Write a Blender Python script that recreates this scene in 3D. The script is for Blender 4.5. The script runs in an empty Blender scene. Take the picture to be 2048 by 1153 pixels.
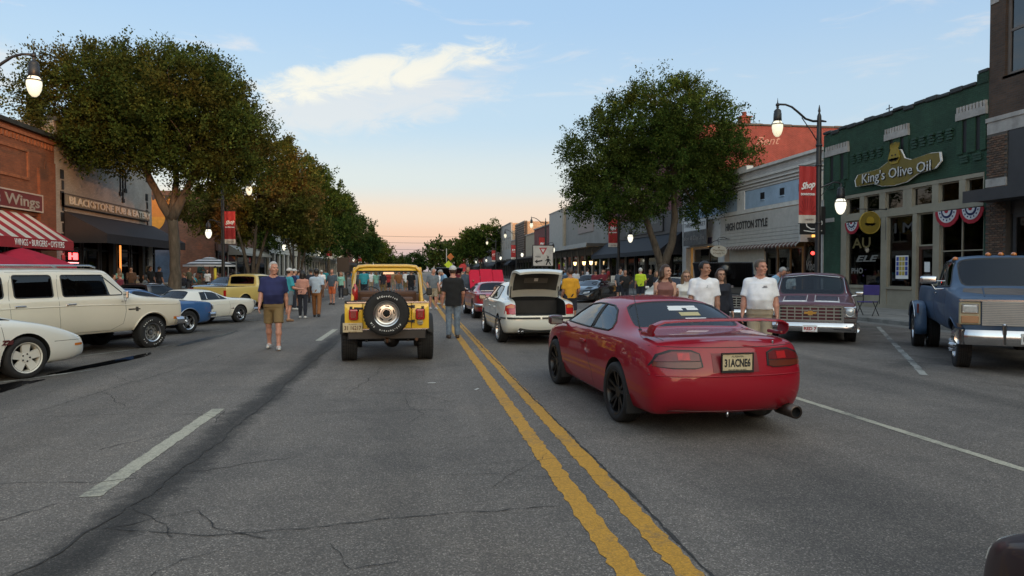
import bpy,bmesh,math,random
import numpy as np
from mathutils import Vector,Matrix,noise as mnoise
from mathutils.bvhtree import BVHTree
R=math.radians
sc=bpy.context.scene
col=sc.collection
rnd=random.Random(7)
cam_d=bpy.data.cameras.new('camera')
cam=bpy.data.objects.new('camera',cam_d)
col.objects.link(cam)
cam.location=(0,0,1.65)
cam.rotation_euler=(R(90-1.371),0,R(-7.809))
cam_d.sensor_width=36
cam_d.lens=36*1400/2048
cam_d.clip_start=0.05
cam_d.clip_end=6000
sc.camera=cam
sc.render.resolution_x,sc.render.resolution_y=1024,576
sc.view_settings.view_transform='Standard'
sc.view_settings.look='None'
sc.view_settings.exposure=0.12
sc.view_settings.gamma=1.0
sc.view_settings.use_curve_mapping=False
sc.cycles.max_bounces=6
sc.cycles.transparent_max_bounces=12
sc.cycles.caustics_reflective=False
sc.cycles.caustics_refractive=False
SUN_EL,SUN_AZ=4.2,25.0
sdir=Vector((math.sin(R(SUN_AZ))*math.cos(R(SUN_EL)),-math.cos(R(SUN_AZ))*math.cos(R(SUN_EL)),math.sin(R(SUN_EL))))
sun_d=bpy.data.lights.new('sun','SUN')
sun_d.energy=1.6
sun_d.angle=R(0.5)
sun_d.color=(1.0,0.42,0.16)
sun=bpy.data.objects.new('sun',sun_d)
col.objects.link(sun)
sun.rotation_euler=sdir.to_track_quat('Z','Y').to_euler()
sun.location=(40,-60,40)
world=bpy.data.worlds.new('World')
sc.world=world
world.use_nodes=True
wt=world.node_tree
wn,wl=wt.nodes,wt.links
wn.clear()
def wnode(t,**kw):
 n=wn.new(t)
 for k,v in kw.items():
  setattr(n,k,v)
 return n
def wmath(op,a,b=None,c=None):
 n=wnode('ShaderNodeMath',operation=op)
 for i,s in enumerate((a,b,c)):
  if s is None:continue
  if isinstance(s,(int,float)):n.inputs[i].default_value=s
  else:wl.new(s,n.inputs[i])
 return n.outputs[0]
def wramp(fac,stops):
 n=wnode('ShaderNodeValToRGB')
 cr=n.color_ramp
 cr.interpolation='EASE'
 while len(cr.elements)<len(stops):cr.elements.new(0.5)
 for e,(p,c) in zip(cr.elements,stops):
  e.position=p;e.color=(*c,1)
 wl.new(fac,n.inputs[0])
 return n.outputs[0]
def wmix(fac,a,b,mode='MIX'):
 n=wnode('ShaderNodeMix',data_type='RGBA',blend_type=mode)
 if isinstance(fac,(int,float)):n.inputs[0].default_value=fac
 else:wl.new(fac,n.inputs[0])
 for i,s in ((6,a),(7,b)):
  if isinstance(s,tuple):n.inputs[i].default_value=(*s,1)
  else:wl.new(s,n.inputs[i])
 return n.outputs[2]
def s2l(r,g,b):
 f=lambda v:(v/255/12.92) if v/255<=0.04045 else ((v/255+0.055)/1.055)**2.4
 return (f(r),f(g),f(b))
w_out=wnode('ShaderNodeOutputWorld')
w_bg=wnode('ShaderNodeBackground')
wl.new(w_bg.outputs[0],w_out.inputs[0])
w_tc=wnode('ShaderNodeTexCoord')
w_sep=wnode('ShaderNodeSeparateXYZ')
wl.new(w_tc.outputs['Generated'],w_sep.inputs[0])
dx,dy,dz=w_sep.outputs
w_sky=wnode('ShaderNodeTexSky',sky_type='NISHITA')
w_sky.sun_disc=False
w_sky.sun_elevation=R(SUN_EL)
w_sky.sun_rotation=R(180-SUN_AZ)
w_sky.dust_density=2.0
grad=wramp(wmath('MAXIMUM',dz,0.0),[(0.0,s2l(194,182,188)),(0.022,s2l(214,190,194)),(0.050,s2l(244,202,184)),(0.078,s2l(240,214,200)),(0.125,s2l(214,221,226)),(0.21,s2l(186,211,234)),(0.36,s2l(166,200,236)),(0.75,s2l(172,194,220))])
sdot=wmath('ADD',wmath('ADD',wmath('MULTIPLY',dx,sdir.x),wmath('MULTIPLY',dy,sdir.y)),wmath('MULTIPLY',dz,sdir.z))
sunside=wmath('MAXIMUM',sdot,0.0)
glow=wramp(sunside,[(0.0,(1.0,1.0,1.0)),(0.35,(2.2,1.95,1.6)),(0.7,(4.0,3.2,2.35)),(0.9,(5.6,4.1,2.6)),(1.0,(7.5,5.0,2.8))])  # sky toward the sun, behind the camera, boosted to brighten the street
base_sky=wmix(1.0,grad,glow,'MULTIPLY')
nish=wmix(1.0,w_sky.outputs[0],(0.35,0.35,0.35),'MULTIPLY')
def az_el_blob(az0,el0,wa,we,tilt=0.0):
 az=wmath('ARCTAN2',dx,dy)
 el=wmath('ARCSINE',dz)
 da=wmath('SUBTRACT',az,R(az0))
 de=wmath('SUBTRACT',wmath('SUBTRACT',el,R(el0)),wmath('MULTIPLY',da,tilt))
 a=wmath('DIVIDE',da,R(wa));e=wmath('DIVIDE',de,R(we))
 return wmath('SUBTRACT',1.0,wmath('ADD',wmath('MULTIPLY',a,a),wmath('MULTIPLY',e,e))),e
w_map=wnode('ShaderNodeMapping')
w_map.inputs['Scale'].default_value=(3.2,3.2,13.0)
w_map.inputs['Rotation'].default_value=(R(6),R(-10),0)
wl.new(w_tc.outputs['Generated'],w_map.inputs[0])
w_no=wnode('ShaderNodeTexNoise')
w_no.inputs['Scale'].default_value=1.9
w_no.inputs['Detail'].default_value=8
w_no.inputs['Roughness'].default_value=0.62
w_no.inputs['Distortion'].default_value=0.5
wl.new(w_map.outputs[0],w_no.inputs[0])
nz=w_no.outputs[0]
def smooth(v,lo,hi):
 n=wnode('ShaderNodeMapRange',interpolation_type='SMOOTHSTEP')
 n.inputs[1].default_value,n.inputs[2].default_value=lo,hi
 wl.new(v,n.inputs[0])
 return n.outputs[0]
bank,bank_e=az_el_blob(-4.2,13.6,13.0,3.4,0.14)
w_map2=wnode('ShaderNodeMapping')
w_map2.inputs['Scale'].default_value=(5.0,5.0,11.0)
w_map2.inputs['Rotation'].default_value=(R(4),R(-14),0)
wl.new(w_tc.outputs['Generated'],w_map2.inputs[0])
w_no2=wnode('ShaderNodeTexNoise')
w_no2.inputs['Scale'].default_value=2.6;w_no2.inputs['Detail'].default_value=10;w_no2.inputs['Roughness'].default_value=0.66;w_no2.inputs['Distortion'].default_value=0.9
wl.new(w_map2.outputs[0],w_no2.inputs[0])
nz2=w_no2.outputs[0]
bank_m=smooth(wmath('ADD',wmath('MULTIPLY',bank,0.80),wmath('MULTIPLY',nz2,1.7)),0.92,1.62)
crest,_ce=az_el_blob(-3.2,15.4,11.0,1.7,0.20)
crest_m=smooth(wmath('ADD',wmath('MULTIPLY',crest,0.70),wmath('MULTIPLY',nz2,2.2)),1.05,1.75)
streak=smooth(nz,0.55,0.76)
hi_m=smooth(dz,0.12,0.3)
thin=wmath('MULTIPLY',wmath('MULTIPLY',streak,hi_m),0.62)
left,_l=az_el_blob(-34.0,14.0,9.0,4.5,-0.1)
left_m=smooth(wmath('ADD',wmath('MULTIPLY',left,0.6),wmath('MULTIPLY',nz,2.0)),1.05,1.6)
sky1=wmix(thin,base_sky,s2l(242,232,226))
sky2=wmix(wmath('MULTIPLY',wmath('MAXIMUM',bank_m,left_m),0.68),sky1,s2l(232,226,224))
sky3=wmix(wmath('MULTIPLY',crest_m,0.82),sky2,s2l(255,246,226))
sky4=wmix(0.18,sky3,nish)
SKY_STRENGTH=1.0
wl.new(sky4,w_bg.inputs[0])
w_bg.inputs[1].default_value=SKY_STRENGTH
MATS={}
def mat(name,base=(0.5,0.5,0.5),rough=0.6,metal=0.0,coat=0.0,var=0.12,vscale=3.0,bump=0.0,bscale=60.0,emit=None,estr=1.0,spec=0.5,base2=None,streak=None):
 if name in MATS:return MATS[name]
 m=bpy.data.materials.new(name)
 m.use_nodes=True
 nt=m.node_tree
 b=nt.nodes['Principled BSDF']
 b.inputs['Roughness'].default_value=rough
 b.inputs['Metallic'].default_value=metal
 b.inputs['Coat Weight'].default_value=coat
 b.inputs['Coat Roughness'].default_value=0.03
 b.inputs['Specular IOR Level'].default_value=spec
 tc=nt.nodes.new('ShaderNodeTexCoord')
 if var>0 or base2:
  n=nt.nodes.new('ShaderNodeTexNoise')
  n.inputs['Scale'].default_value=vscale
  n.inputs['Detail'].default_value=6
  n.inputs['Roughness'].default_value=0.65
  src=tc.outputs['Object']
  if streak:
   mp=nt.nodes.new('ShaderNodeMapping');mp.inputs['Scale'].default_value=streak
   nt.links.new(src,mp.inputs[0]);src=mp.outputs[0]
  nt.links.new(src,n.inputs[0])
  cr=nt.nodes.new('ShaderNodeValToRGB')
  lo=tuple(c*(1-var) for c in base);hi=tuple(min(1,c*(1+var)) for c in (base2 or base))
  cr.color_ramp.elements[0].color=(*lo,1);cr.color_ramp.elements[0].position=0.32
  cr.color_ramp.elements[1].color=(*hi,1);cr.color_ramp.elements[1].position=0.68
  nt.links.new(n.outputs[0],cr.inputs[0])
  nt.links.new(cr.outputs[0],b.inputs['Base Color'])
 else:
  b.inputs['Base Color'].default_value=(*base,1)
 if bump>0:
  n2=nt.nodes.new('ShaderNodeTexNoise')
  n2.inputs['Scale'].default_value=bscale
  n2.inputs['Detail'].default_value=4
  nt.links.new(tc.outputs['Object'],n2.inputs[0])
  bp=nt.nodes.new('ShaderNodeBump')
  bp.inputs['Strength'].default_value=bump
  bp.inputs['Distance'].default_value=0.01
  nt.links.new(n2.outputs[0],bp.inputs['Height'])
  nt.links.new(bp.outputs[0],b.inputs['Normal'])
 if emit:
  b.inputs['Emission Color'].default_value=(*emit,1)
  b.inputs['Emission Strength'].default_value=estr
 MATS[name]=m
 return m
def brick_mat(name,c1,c2,mortar,axis='Y',scale=1.0,bump=0.6,dirt=0.35):
 """axis 'Y': wall in the YZ plane (facing the street); 'X': wall in the XZ plane (facing along it)."""
 if name in MATS:return MATS[name]
 m=bpy.data.materials.new(name);m.use_nodes=True
 nt=m.node_tree;N,L=nt.nodes,nt.links
 b=N['Principled BSDF'];b.inputs['Roughness'].default_value=0.85
 tc=N.new('ShaderNodeTexCoord');sp=N.new('ShaderNodeSeparateXYZ');cb=N.new('ShaderNodeCombineXYZ')
 L.new(tc.outputs['Object'],sp.inputs[0])
 L.new(sp.outputs[1 if axis=='Y' else 0],cb.inputs[0]);L.new(sp.outputs[2],cb.inputs[1])
 br=N.new('ShaderNodeTexBrick')
 br.inputs['Scale'].default_value=scale
 br.inputs['Brick Width'].default_value=0.215;br.inputs['Row Height'].default_value=0.075
 br.inputs['Mortar Size'].default_value=0.008;br.inputs['Bias'].default_value=-0.1
 br.inputs['Color1'].default_value=(*c1,1);br.inputs['Color2'].default_value=(*c2,1);br.inputs['Mortar'].default_value=(*mortar,1)
 L.new(cb.outputs[0],br.inputs[0])
 no=N.new('ShaderNodeTexNoise');no.inputs['Scale'].default_value=0.9;no.inputs['Detail'].default_value=8;no.inputs['Roughness'].default_value=0.7
 L.new(tc.outputs['Object'],no.inputs[0])
 mr=N.new('ShaderNodeMapRange');mr.inputs[1].default_value=0.3;mr.inputs[2].default_value=0.7;mr.inputs[3].default_value=1-dirt;mr.inputs[4].default_value=1+dirt*0.5
 L.new(no.outputs[0],mr.inputs[0])
 mx=N.new('ShaderNodeMix');mx.data_type='RGBA';mx.blend_type='MULTIPLY';mx.inputs[0].default_value=1
 L.new(br.outputs[0],mx.inputs[6]);L.new(mr.outputs[0],mx.inputs[7])
 L.new(mx.outputs[2],b.inputs['Base Color'])
 bp=N.new('ShaderNodeBump');bp.inputs['Strength'].default_value=bump;bp.inputs['Distance'].default_value=0.012;bp.invert=True
 L.new(br.outputs['Fac'],bp.inputs['Height']);L.new(bp.outputs[0],b.inputs['Normal'])
 MATS[name]=m
 return m
def glass_mat(name,tint=(0.25,0.28,0.3),ior=1.5,rough=0.02):
 if name in MATS:return MATS[name]
 m=bpy.data.materials.new(name);m.use_nodes=True
 nt=m.node_tree;N,L=nt.nodes,nt.links
 N.remove(N['Principled BSDF'])
 tr=N.new('ShaderNodeBsdfTransparent');tr.inputs[0].default_value=(*tint,1)
 gl=N.new('ShaderNodeBsdfGlossy');gl.inputs['Roughness'].default_value=rough;gl.inputs[0].default_value=(0.95,0.97,1,1)
 fr=N.new('ShaderNodeFresnel');fr.inputs[0].default_value=ior
 tc=N.new('ShaderNodeTexCoord');no=N.new('ShaderNodeTexNoise');no.inputs['Scale'].default_value=2.5
 bp=N.new('ShaderNodeBump');bp.inputs['Strength'].default_value=0.02
 L.new(tc.outputs['Object'],no.inputs[0]);L.new(no.outputs[0],bp.inputs['Height']);L.new(bp.outputs[0],gl.inputs['Normal'])
 mx=N.new('ShaderNodeMixShader')
 L.new(fr.outputs[0],mx.inputs[0]);L.new(tr.outputs[0],mx.inputs[1]);L.new(gl.outputs[0],mx.inputs[2])
 L.new(mx.outputs[0],N['Material Output'].inputs[0])
 MATS[name]=m
 return m
def paint(name,c,var=0.04,coat=1.0,rough=0.35,metal=0.0):
 return mat(name,c,rough=rough,coat=coat,var=var,vscale=1.2,metal=metal)
chrome=mat('chrome',(0.60,0.60,0.61),rough=0.18,metal=1.0,var=0.03)
alu=mat('polished_alloy',(0.62,0.61,0.6),rough=0.28,metal=1.0,var=0.05)
black_pl=mat('black_plastic',(0.012,0.012,0.013),rough=0.5,var=0.2)
black_mt=mat('black_metal',(0.014,0.014,0.016),rough=0.42,var=0.25,vscale=8)
rubber=mat('tyre_rubber',(0.014,0.013,0.013),rough=0.82,var=0.25,vscale=9,bump=0.25,bscale=90)
dark_in=mat('dark_interior',(0.012,0.012,0.013),rough=0.85,var=0.3,vscale=6)
white_pt=mat('white_print',(0.78,0.77,0.74),rough=0.6,var=0.04)
black_pt=mat('black_print',(0.012,0.012,0.014),rough=0.6,var=0.1)
red_lens=mat('red_lens',(0.42,0.012,0.014),rough=0.12,coat=1.0,var=0.15,vscale=20)
amber_lens=mat('amber_lens',(0.55,0.16,0.015),rough=0.15,coat=1.0,var=0.15,vscale=20)
clear_lens=mat('clear_lens',(0.62,0.62,0.6),rough=0.1,coat=1.0,var=0.15,vscale=25,metal=0.4)
gl_car=glass_mat('car_glass',(0.30,0.34,0.36))
gl_dark=glass_mat('tinted_car_glass',(0.035,0.042,0.05))
gl_shop=glass_mat('shop_glass',(0.5,0.52,0.52))
def tag(o,label=None,cat=None,group=None,kind=None):
 if label:o['label']=label
 if cat:o['category']=cat
 if group:o['group']=group
 if kind:o['kind']=kind
 return o
def link(o,parent=None):
 col.objects.link(o)
 if parent is not None:o.parent=parent
 return o
def empty(name,loc=(0,0,0),rz=0.0,parent=None):
 o=bpy.data.objects.new(name,None)
 o.empty_display_size=0.2
 o.location=loc;o.rotation_euler=(0,0,rz)
 return link(o,parent)
def thing(name,label,cat,loc=(0,0,0),rz=0.0,group=None):
 return tag(empty(name,loc,rz),label,cat,group)
def copy_tree(o,parent=None):
 c=o.copy()
 link(c)
 c.parent=parent
 for ch in o.children:copy_tree(ch,c)
 return c
class MB:
 """collects shapes of one part in a bmesh; build() links them as one mesh object"""
 def __init__(s):s.bm=bmesh.new();s.mats=[]
 def mi(s,m):
  if m not in s.mats:s.mats.append(m)
  return s.mats.index(m)
 def _fin(s,vs,M,m,smooth=False):
  if M is not None:bmesh.ops.transform(s.bm,matrix=M,verts=vs)
  fs={f for v in vs for f in v.link_faces}
  i=s.mi(m)
  for f in fs:f.material_index=i;f.smooth=smooth
 def box(s,c,d,m,rz=0.0,bev=0.0,rot=None,seg=1):
  r=bmesh.ops.create_cube(s.bm,size=1.0)
  vs=r['verts']
  bmesh.ops.scale(s.bm,vec=d,verts=vs)
  if bev>0:
   es=list({e for v in vs for e in v.link_edges})
   rr=bmesh.ops.bevel(s.bm,geom=es,offset=bev,segments=seg,affect='EDGES',profile=0.6)
   vs=list({v for f in rr['faces'] for v in f.verts}|{v for v in vs if v.is_valid})
  M=Matrix.Translation(c)@(rot.to_4x4() if rot is not None else Matrix.Rotation(rz,4,'Z'))
  s._fin(vs,M,m)
  return s
 def b(s,x0,x1,y0,y1,z0,z1,m,bev=0.0):
  return s.box(((x0+x1)/2,(y0+y1)/2,(z0+z1)/2),(abs(x1-x0),abs(y1-y0),abs(z1-z0)),m,bev=bev)
 def poly(s,pts,m,smooth=False):
  vs=[s.bm.verts.new(p) for p in pts]
  f=s.bm.faces.new(vs);f.material_index=s.mi(m);f.smooth=smooth
  return s
 def prism(s,pts,h,m,M=None,bev=0.0):
  """outline in XY, thickness h along Z, then M"""
  vs=[s.bm.verts.new((p[0],p[1],0)) for p in pts]
  f=s.bm.faces.new(vs)
  r=bmesh.ops.extrude_face_region(s.bm,geom=[f])
  nv=[e for e in r['geom'] if isinstance(e,bmesh.types.BMVert)]
  bmesh.ops.translate(s.bm,vec=(0,0,h),verts=nv)
  allv=vs+nv
  fs=list({f for v in allv for f in v.link_faces})
  bmesh.ops.recalc_face_normals(s.bm,faces=fs)
  s._fin(allv,M,m)
  return s
 def cyl(s,p0,p1,r0,m,r1=None,n=12,smooth=True,caps=True):
  p0,p1=Vector(p0),Vector(p1)
  d=p1-p0
  r=bmesh.ops.create_cone(s.bm,cap_ends=caps,segments=n,radius1=r0,radius2=r0 if r1 is None else r1,depth=d.length)
  M=Matrix.Translation((p0+p1)/2)@d.to_track_quat('Z','Y').to_matrix().to_4x4()
  s._fin(r['verts'],M,m,smooth)
  return s
 def tube(s,pts,r,m,n=8,closed=False,smooth=True):
  pts=[Vector(p) for p in pts]
  k=len(pts);rings=[]
  rs=r if isinstance(r,(list,tuple)) else [r]*k
  up=Vector((0,0,1));prev=None
  for i,p in enumerate(pts):
   if closed:t=pts[(i+1)%k]-pts[i-1]
   else:t=pts[min(i+1,k-1)]-pts[max(i-1,0)]
   t.normalize()
   if prev is None:
    a=t.cross(up)
    if a.length<1e-3:a=t.cross(Vector((0,1,0)))
   else:
    a=prev-t*prev.dot(t)
    if a.length<1e-4:a=t.cross(up)
   a.normalize();prev=a;bb=t.cross(a)
   rings.append([s.bm.verts.new(p+(a*math.cos(2*math.pi*j/n)+bb*math.sin(2*math.pi*j/n))*rs[i]) for j in range(n)])
  mi=s.mi(m)
  for i in range(k if closed else k-1):
   A,B=rings[i],rings[(i+1)%k]
   for j in range(n):
    f=s.bm.faces.new((A[j],A[(j+1)%n],B[(j+1)%n],B[j]));f.material_index=mi;f.smooth=smooth
  if not closed:
   for rg in (rings[0][::-1],rings[-1]):
    f=s.bm.faces.new(rg);f.material_index=mi
  return s
 def lathe(s,prof,m,n=24,M=None,smooth=True,mats=None):
  """profile of (r, z), turned about Z"""
  rings=[]
  for (r,z) in prof:
   if r<1e-5:rings.append([s.bm.verts.new((0,0,z))])
   else:rings.append([s.bm.verts.new((r*math.cos(2*math.pi*j/n),r*math.sin(2*math.pi*j/n),z)) for j in range(n)])
  for i in range(len(prof)-1):
   A,B=rings[i],rings[i+1]
   mi=s.mi(mats[i] if mats else m)
   for j in range(n):
    a0,a1=A[j%len(A)],A[(j+1)%len(A)];b0,b1=B[j%len(B)],B[(j+1)%len(B)]
    vs=[v for k2,v in enumerate((a0,a1,b1,b0)) if v not in (a0,a1,b1,b0)[:k2]]
    if len(vs)>=3:
     f=s.bm.faces.new(vs);f.material_index=mi;f.smooth=smooth
  allv=[v for r in rings for v in r]
  if M is not None:bmesh.ops.transform(s.bm,matrix=M,verts=allv)
  return s
 def ball(s,c,r,m,sub=2,sc3=(1,1,1)):
  q=bmesh.ops.create_icosphere(s.bm,subdivisions=sub,radius=r)
  s._fin(q['verts'],Matrix.Translation(c)@Matrix.Diagonal((*sc3,1)),m,True)
  return s
 def text(s,body,size,m,M,depth=0.004,align='CENTER',shear=0.0,bold=0.0,res=2,width=None):
  cu=bpy.data.curves.new('lettering','FONT')
  cu.body=body;cu.size=size;cu.extrude=depth;cu.align_x=align;cu.align_y='CENTER';cu.shear=shear;cu.offset=bold;cu.resolution_u=res
  o=bpy.data.objects.new('lettering',cu);col.objects.link(o)
  dg=bpy.context.evaluated_depsgraph_get()
  me=bpy.data.meshes.new_from_object(o.evaluated_get(dg))
  col.objects.unlink(o);bpy.data.objects.remove(o);bpy.data.curves.remove(cu)
  if width and len(me.vertices):
   xs=[v.co.x for v in me.vertices];w=max(xs)-min(xs)
   k=width/w
   M=M@Matrix.Diagonal((k,1,1,1))
  n0=len(s.bm.verts);nf=len(s.bm.faces)
  s.bm.from_mesh(me)
  s.bm.verts.ensure_lookup_table();s.bm.faces.ensure_lookup_table()
  vs=s.bm.verts[n0:]
  bmesh.ops.transform(s.bm,matrix=M,verts=vs)
  mi=s.mi(m)
  for f in s.bm.faces[nf:]:f.material_index=mi
  bpy.data.meshes.remove(me)
  return s
 def mesh(s,name,sharp=None):
  me=bpy.data.meshes.new(name)
  s.bm.to_mesh(me);s.bm.free()
  for m in s.mats:me.materials.append(m)
  if sharp:me.set_sharp_from_angle(angle=R(sharp))
  return me
 def build(s,name,parent=None,sharp=None,loc=None,rz=None):
  o=bpy.data.objects.new(name,s.mesh(name,sharp))
  if loc:o.location=loc
  if rz is not None:o.rotation_euler=(0,0,rz)
  return link(o,parent)
def frame(c,u,v):
 """matrix whose local X is u, local Y is v, origin c"""
 u=Vector(u).normalized();v=Vector(v).normalized();w=u.cross(v)
 M=Matrix((u,v,w)).transposed().to_4x4();M.translation=Vector(c)
 return M
def asphalt():
 m=bpy.data.materials.new('asphalt');m.use_nodes=True
 nt=m.node_tree;N,L=nt.nodes,nt.links
 b=N['Principled BSDF'];b.inputs['Roughness'].default_value=0.86
 tc=N.new('ShaderNodeTexCoord')
 def noise(scale,detail=5,rough=0.6,mp=None,dist=0):
  n=N.new('ShaderNodeTexNoise');n.inputs['Scale'].default_value=scale;n.inputs['Detail'].default_value=detail;n.inputs['Roughness'].default_value=rough;n.inputs['Distortion'].default_value=dist
  src=tc.outputs['Object']
  if mp:
   q=N.new('ShaderNodeMapping');q.inputs['Scale'].default_value=mp;L.new(src,q.inputs[0]);src=q.outputs[0]
  L.new(src,n.inputs[0]);return n.outputs[0]
 def ramp(v,stops):
  r=N.new('ShaderNodeValToRGB')
  while len(r.color_ramp.elements)<len(stops):r.color_ramp.elements.new(0.5)
  for e,(p,c) in zip(r.color_ramp.elements,stops):e.position=p;e.color=(c,c,c,1) if not isinstance(c,tuple) else (*c,1)
  L.new(v,r.inputs[0]);return r.outputs[0]
 def mul(a,bb):
  x=N.new('ShaderNodeMix');x.data_type='RGBA';x.blend_type='MULTIPLY';x.inputs[0].default_value=1
  L.new(a,x.inputs[6]);L.new(bb,x.inputs[7]);return x.outputs[2]
 def mth(op,a,bb=None):
  n=N.new('ShaderNodeMath');n.operation=op
  for i,v in enumerate((a,bb)):
   if v is None:continue
   if isinstance(v,(int,float)):n.inputs[i].default_value=v
   else:L.new(v,n.inputs[i])
  return n.outputs[0]
 vo=N.new('ShaderNodeTexVoronoi');vo.inputs['Scale'].default_value=120;L.new(tc.outputs['Object'],vo.inputs[0])
 sp2=N.new('ShaderNodeSeparateColor');L.new(vo.outputs['Color'],sp2.inputs[0])
 stones=ramp(sp2.outputs[0],[(0.0,0.55),(0.55,0.80),(0.8,1.05),(0.93,1.45),(1.0,2.2)])
 big=ramp(noise(0.35,8,0.65),[(0.3,(0.68,0.69,0.71)),(0.5,(0.98,0.98,0.98)),(0.72,(1.16,1.13,1.09))])
 lane=ramp(noise(1.0,6,0.6,(0.9,0.05,1)),[(0.3,0.74),(0.7,1.16)])
 mid=ramp(noise(4.0,6,0.7),[(0.3,0.9),(0.7,1.1)])
 base=N.new('ShaderNodeRGB');base.outputs[0].default_value=(0.192,0.164,0.139,1)
 c=mul(mul(mul(mul(base.outputs[0],stones),big),lane),mid)
 sep=N.new('ShaderNodeSeparateXYZ');L.new(tc.outputs['Object'],sep.inputs[0])
 X,Y=sep.outputs[0],sep.outputs[1]
 wob=mth('MULTIPLY',mth('SUBTRACT',noise(0.45,4,0.6,(0.2,1,1)),0.5),0.40)
 edge=mth('MULTIPLY',mth('SUBTRACT',noise(5.0,7,0.75),0.5),0.42)
 def seam(x0,w,amount):
  d=mth('ABSOLUTE',mth('ADD',mth('ADD',mth('SUBTRACT',X,x0),wob),edge))
  return ramp(mth('DIVIDE',d,w),[(0.0,1-amount),(0.45,1-amount*0.8),(1.0,1.0)])
 c=mul(c,seam(-1.95,0.25,0.76))
 c=mul(c,seam(-0.55,0.8,0.14));c=mul(c,seam(3.0,0.9,0.16));c=mul(c,seam(-4.1,0.7,0.12))
 c=mul(c,seam(-5.35,0.75,0.5))
 c=mul(c,seam(7.4,0.35,0.22))
 oil=ramp(noise(0.5,6,0.6,None,0.6),[(0.45,1.0),(0.62,0.55)])
 bays=ramp(mth('DIVIDE',mth('ABSOLUTE',mth('SUBTRACT',X,1.2)),20.0),[(0.33,0.0),(0.36,1.0)])
 x=N.new('ShaderNodeMix');x.data_type='RGBA';L.new(bays,x.inputs[0]);x.inputs[6].default_value=(1,1,1,1);L.new(oil,x.inputs[7])
 c=mul(c,x.outputs[2])
 L.new(c,b.inputs['Base Color'])
 bp=N.new('ShaderNodeBump');bp.inputs['Strength'].default_value=0.75;bp.inputs['Distance'].default_value=0.006
 L.new(vo.outputs['Distance'],bp.inputs['Height']);L.new(bp.outputs[0],b.inputs['Normal'])
 return m
m_asph=asphalt()
def sheet(name,pts,z,m,kind='structure'):
 o=MB().poly([(x,y,z) for x,y in pts],m).build(name)
 return tag(o,kind=kind)
earth=mat('dry_earth',(0.12,0.11,0.08),rough=0.95,vscale=0.02,var=0.3)
sheet('ground',[(-3000,-400),(3000,-400),(3000,5000),(-3000,5000)],-0.04,earth)
KL,KR=-12.0,14.6
road=MB()
road.poly([(-40,-70,0),(40,-70,0),(40,600,0),(-40,600,0)],m_asph)
tag(road.build('road'),kind='structure')
def worn(name,c,wear=0.45,scale=14,rough=0.7):
 """road paint whose edges and face are worn through to the stones"""
 m=bpy.data.materials.new(name);m.use_nodes=True
 nt=m.node_tree;N,L=nt.nodes,nt.links;b=N['Principled BSDF'];b.inputs['Roughness'].default_value=rough
 tc=N.new('ShaderNodeTexCoord')
 vo=N.new('ShaderNodeTexVoronoi');vo.inputs['Scale'].default_value=95;L.new(tc.outputs['Object'],vo.inputs[0])
 n=N.new('ShaderNodeTexNoise');n.inputs['Scale'].default_value=scale;n.inputs['Detail'].default_value=8;n.inputs['Roughness'].default_value=0.75;L.new(tc.outputs['Object'],n.inputs[0])
 n2=N.new('ShaderNodeTexNoise');n2.inputs['Scale'].default_value=1.3;n2.inputs['Detail'].default_value=5;L.new(tc.outputs['Object'],n2.inputs[0])
 ad=N.new('ShaderNodeMath');ad.operation='ADD';L.new(n.outputs[0],ad.inputs[0]);L.new(n2.outputs[0],ad.inputs[1])
 r=N.new('ShaderNodeMapRange');r.inputs[1].default_value=0.80+wear*0.3;r.inputs[2].default_value=1.0+wear*0.5;r.inputs[3].default_value=1;r.inputs[4].default_value=0;L.new(ad.outputs[0],r.inputs[0])
 inv=N.new('ShaderNodeMath');inv.operation='SUBTRACT';inv.inputs[0].default_value=1;L.new(r.outputs[0],inv.inputs[1])
 x=N.new('ShaderNodeMix');x.data_type='RGBA';L.new(inv.outputs[0],x.inputs[0]);x.inputs[6].default_value=(*c,1);x.inputs[7].default_value=(0.09,0.087,0.08,1)
 sc_=N.new('ShaderNodeSeparateColor');L.new(vo.outputs['Color'],sc_.inputs[0])
 mr=N.new('ShaderNodeMapRange');mr.inputs[3].default_value=0.74;mr.inputs[4].default_value=1.18;L.new(sc_.outputs[0],mr.inputs[0])
 y=N.new('ShaderNodeMix');y.data_type='RGBA';y.blend_type='MULTIPLY';y.inputs[0].default_value=1;L.new(x.outputs[2],y.inputs[6]);L.new(mr.outputs[0],y.inputs[7])
 L.new(y.outputs[2],b.inputs['Base Color'])
 bp=N.new('ShaderNodeBump');bp.inputs['Strength'].default_value=0.6;bp.inputs['Distance'].default_value=0.005;L.new(vo.outputs['Distance'],bp.inputs['Height']);L.new(bp.outputs[0],b.inputs['Normal'])
 return m
yel=worn('yellow_road_paint',(0.52,0.255,0.020),0.75)
wht=worn('white_road_paint',(0.45,0.41,0.31),0.7)
wht_old=worn('old_white_road_paint',(0.36,0.35,0.31),0.25,9)
def ragged(name,x_of,y0,y1,w,m,z=0.004,step=0.12,jag=0.012,far=60):
 """painted line with ragged edges"""
 mb=MB();mi=mb.mi(m)
 rr=random.Random(name+str(y0))
 prev=None;y=y0
 while True:
  xc=x_of(y)
  j=jag if y<far else 0
  a=mb.bm.verts.new((xc-w/2+rr.uniform(-j,j),y,z));c=mb.bm.verts.new((xc+w/2+rr.uniform(-j,j),y,z))
  if prev:mb.bm.faces.new((prev[0],prev[1],c,a)).material_index=mi
  prev=(a,c)
  if y>=y1:break
  y=min(y1,y+(step*rr.uniform(.2,.8) if y<30 else 6))
 o=mb.build(name)
 return tag(o,kind='structure')
ragged('yellow_line',lambda y:1.15-0.28*min(1,max(0,(y-3)/40))*0.9,-8,330,0.155,yel,jag=0.014)
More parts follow.
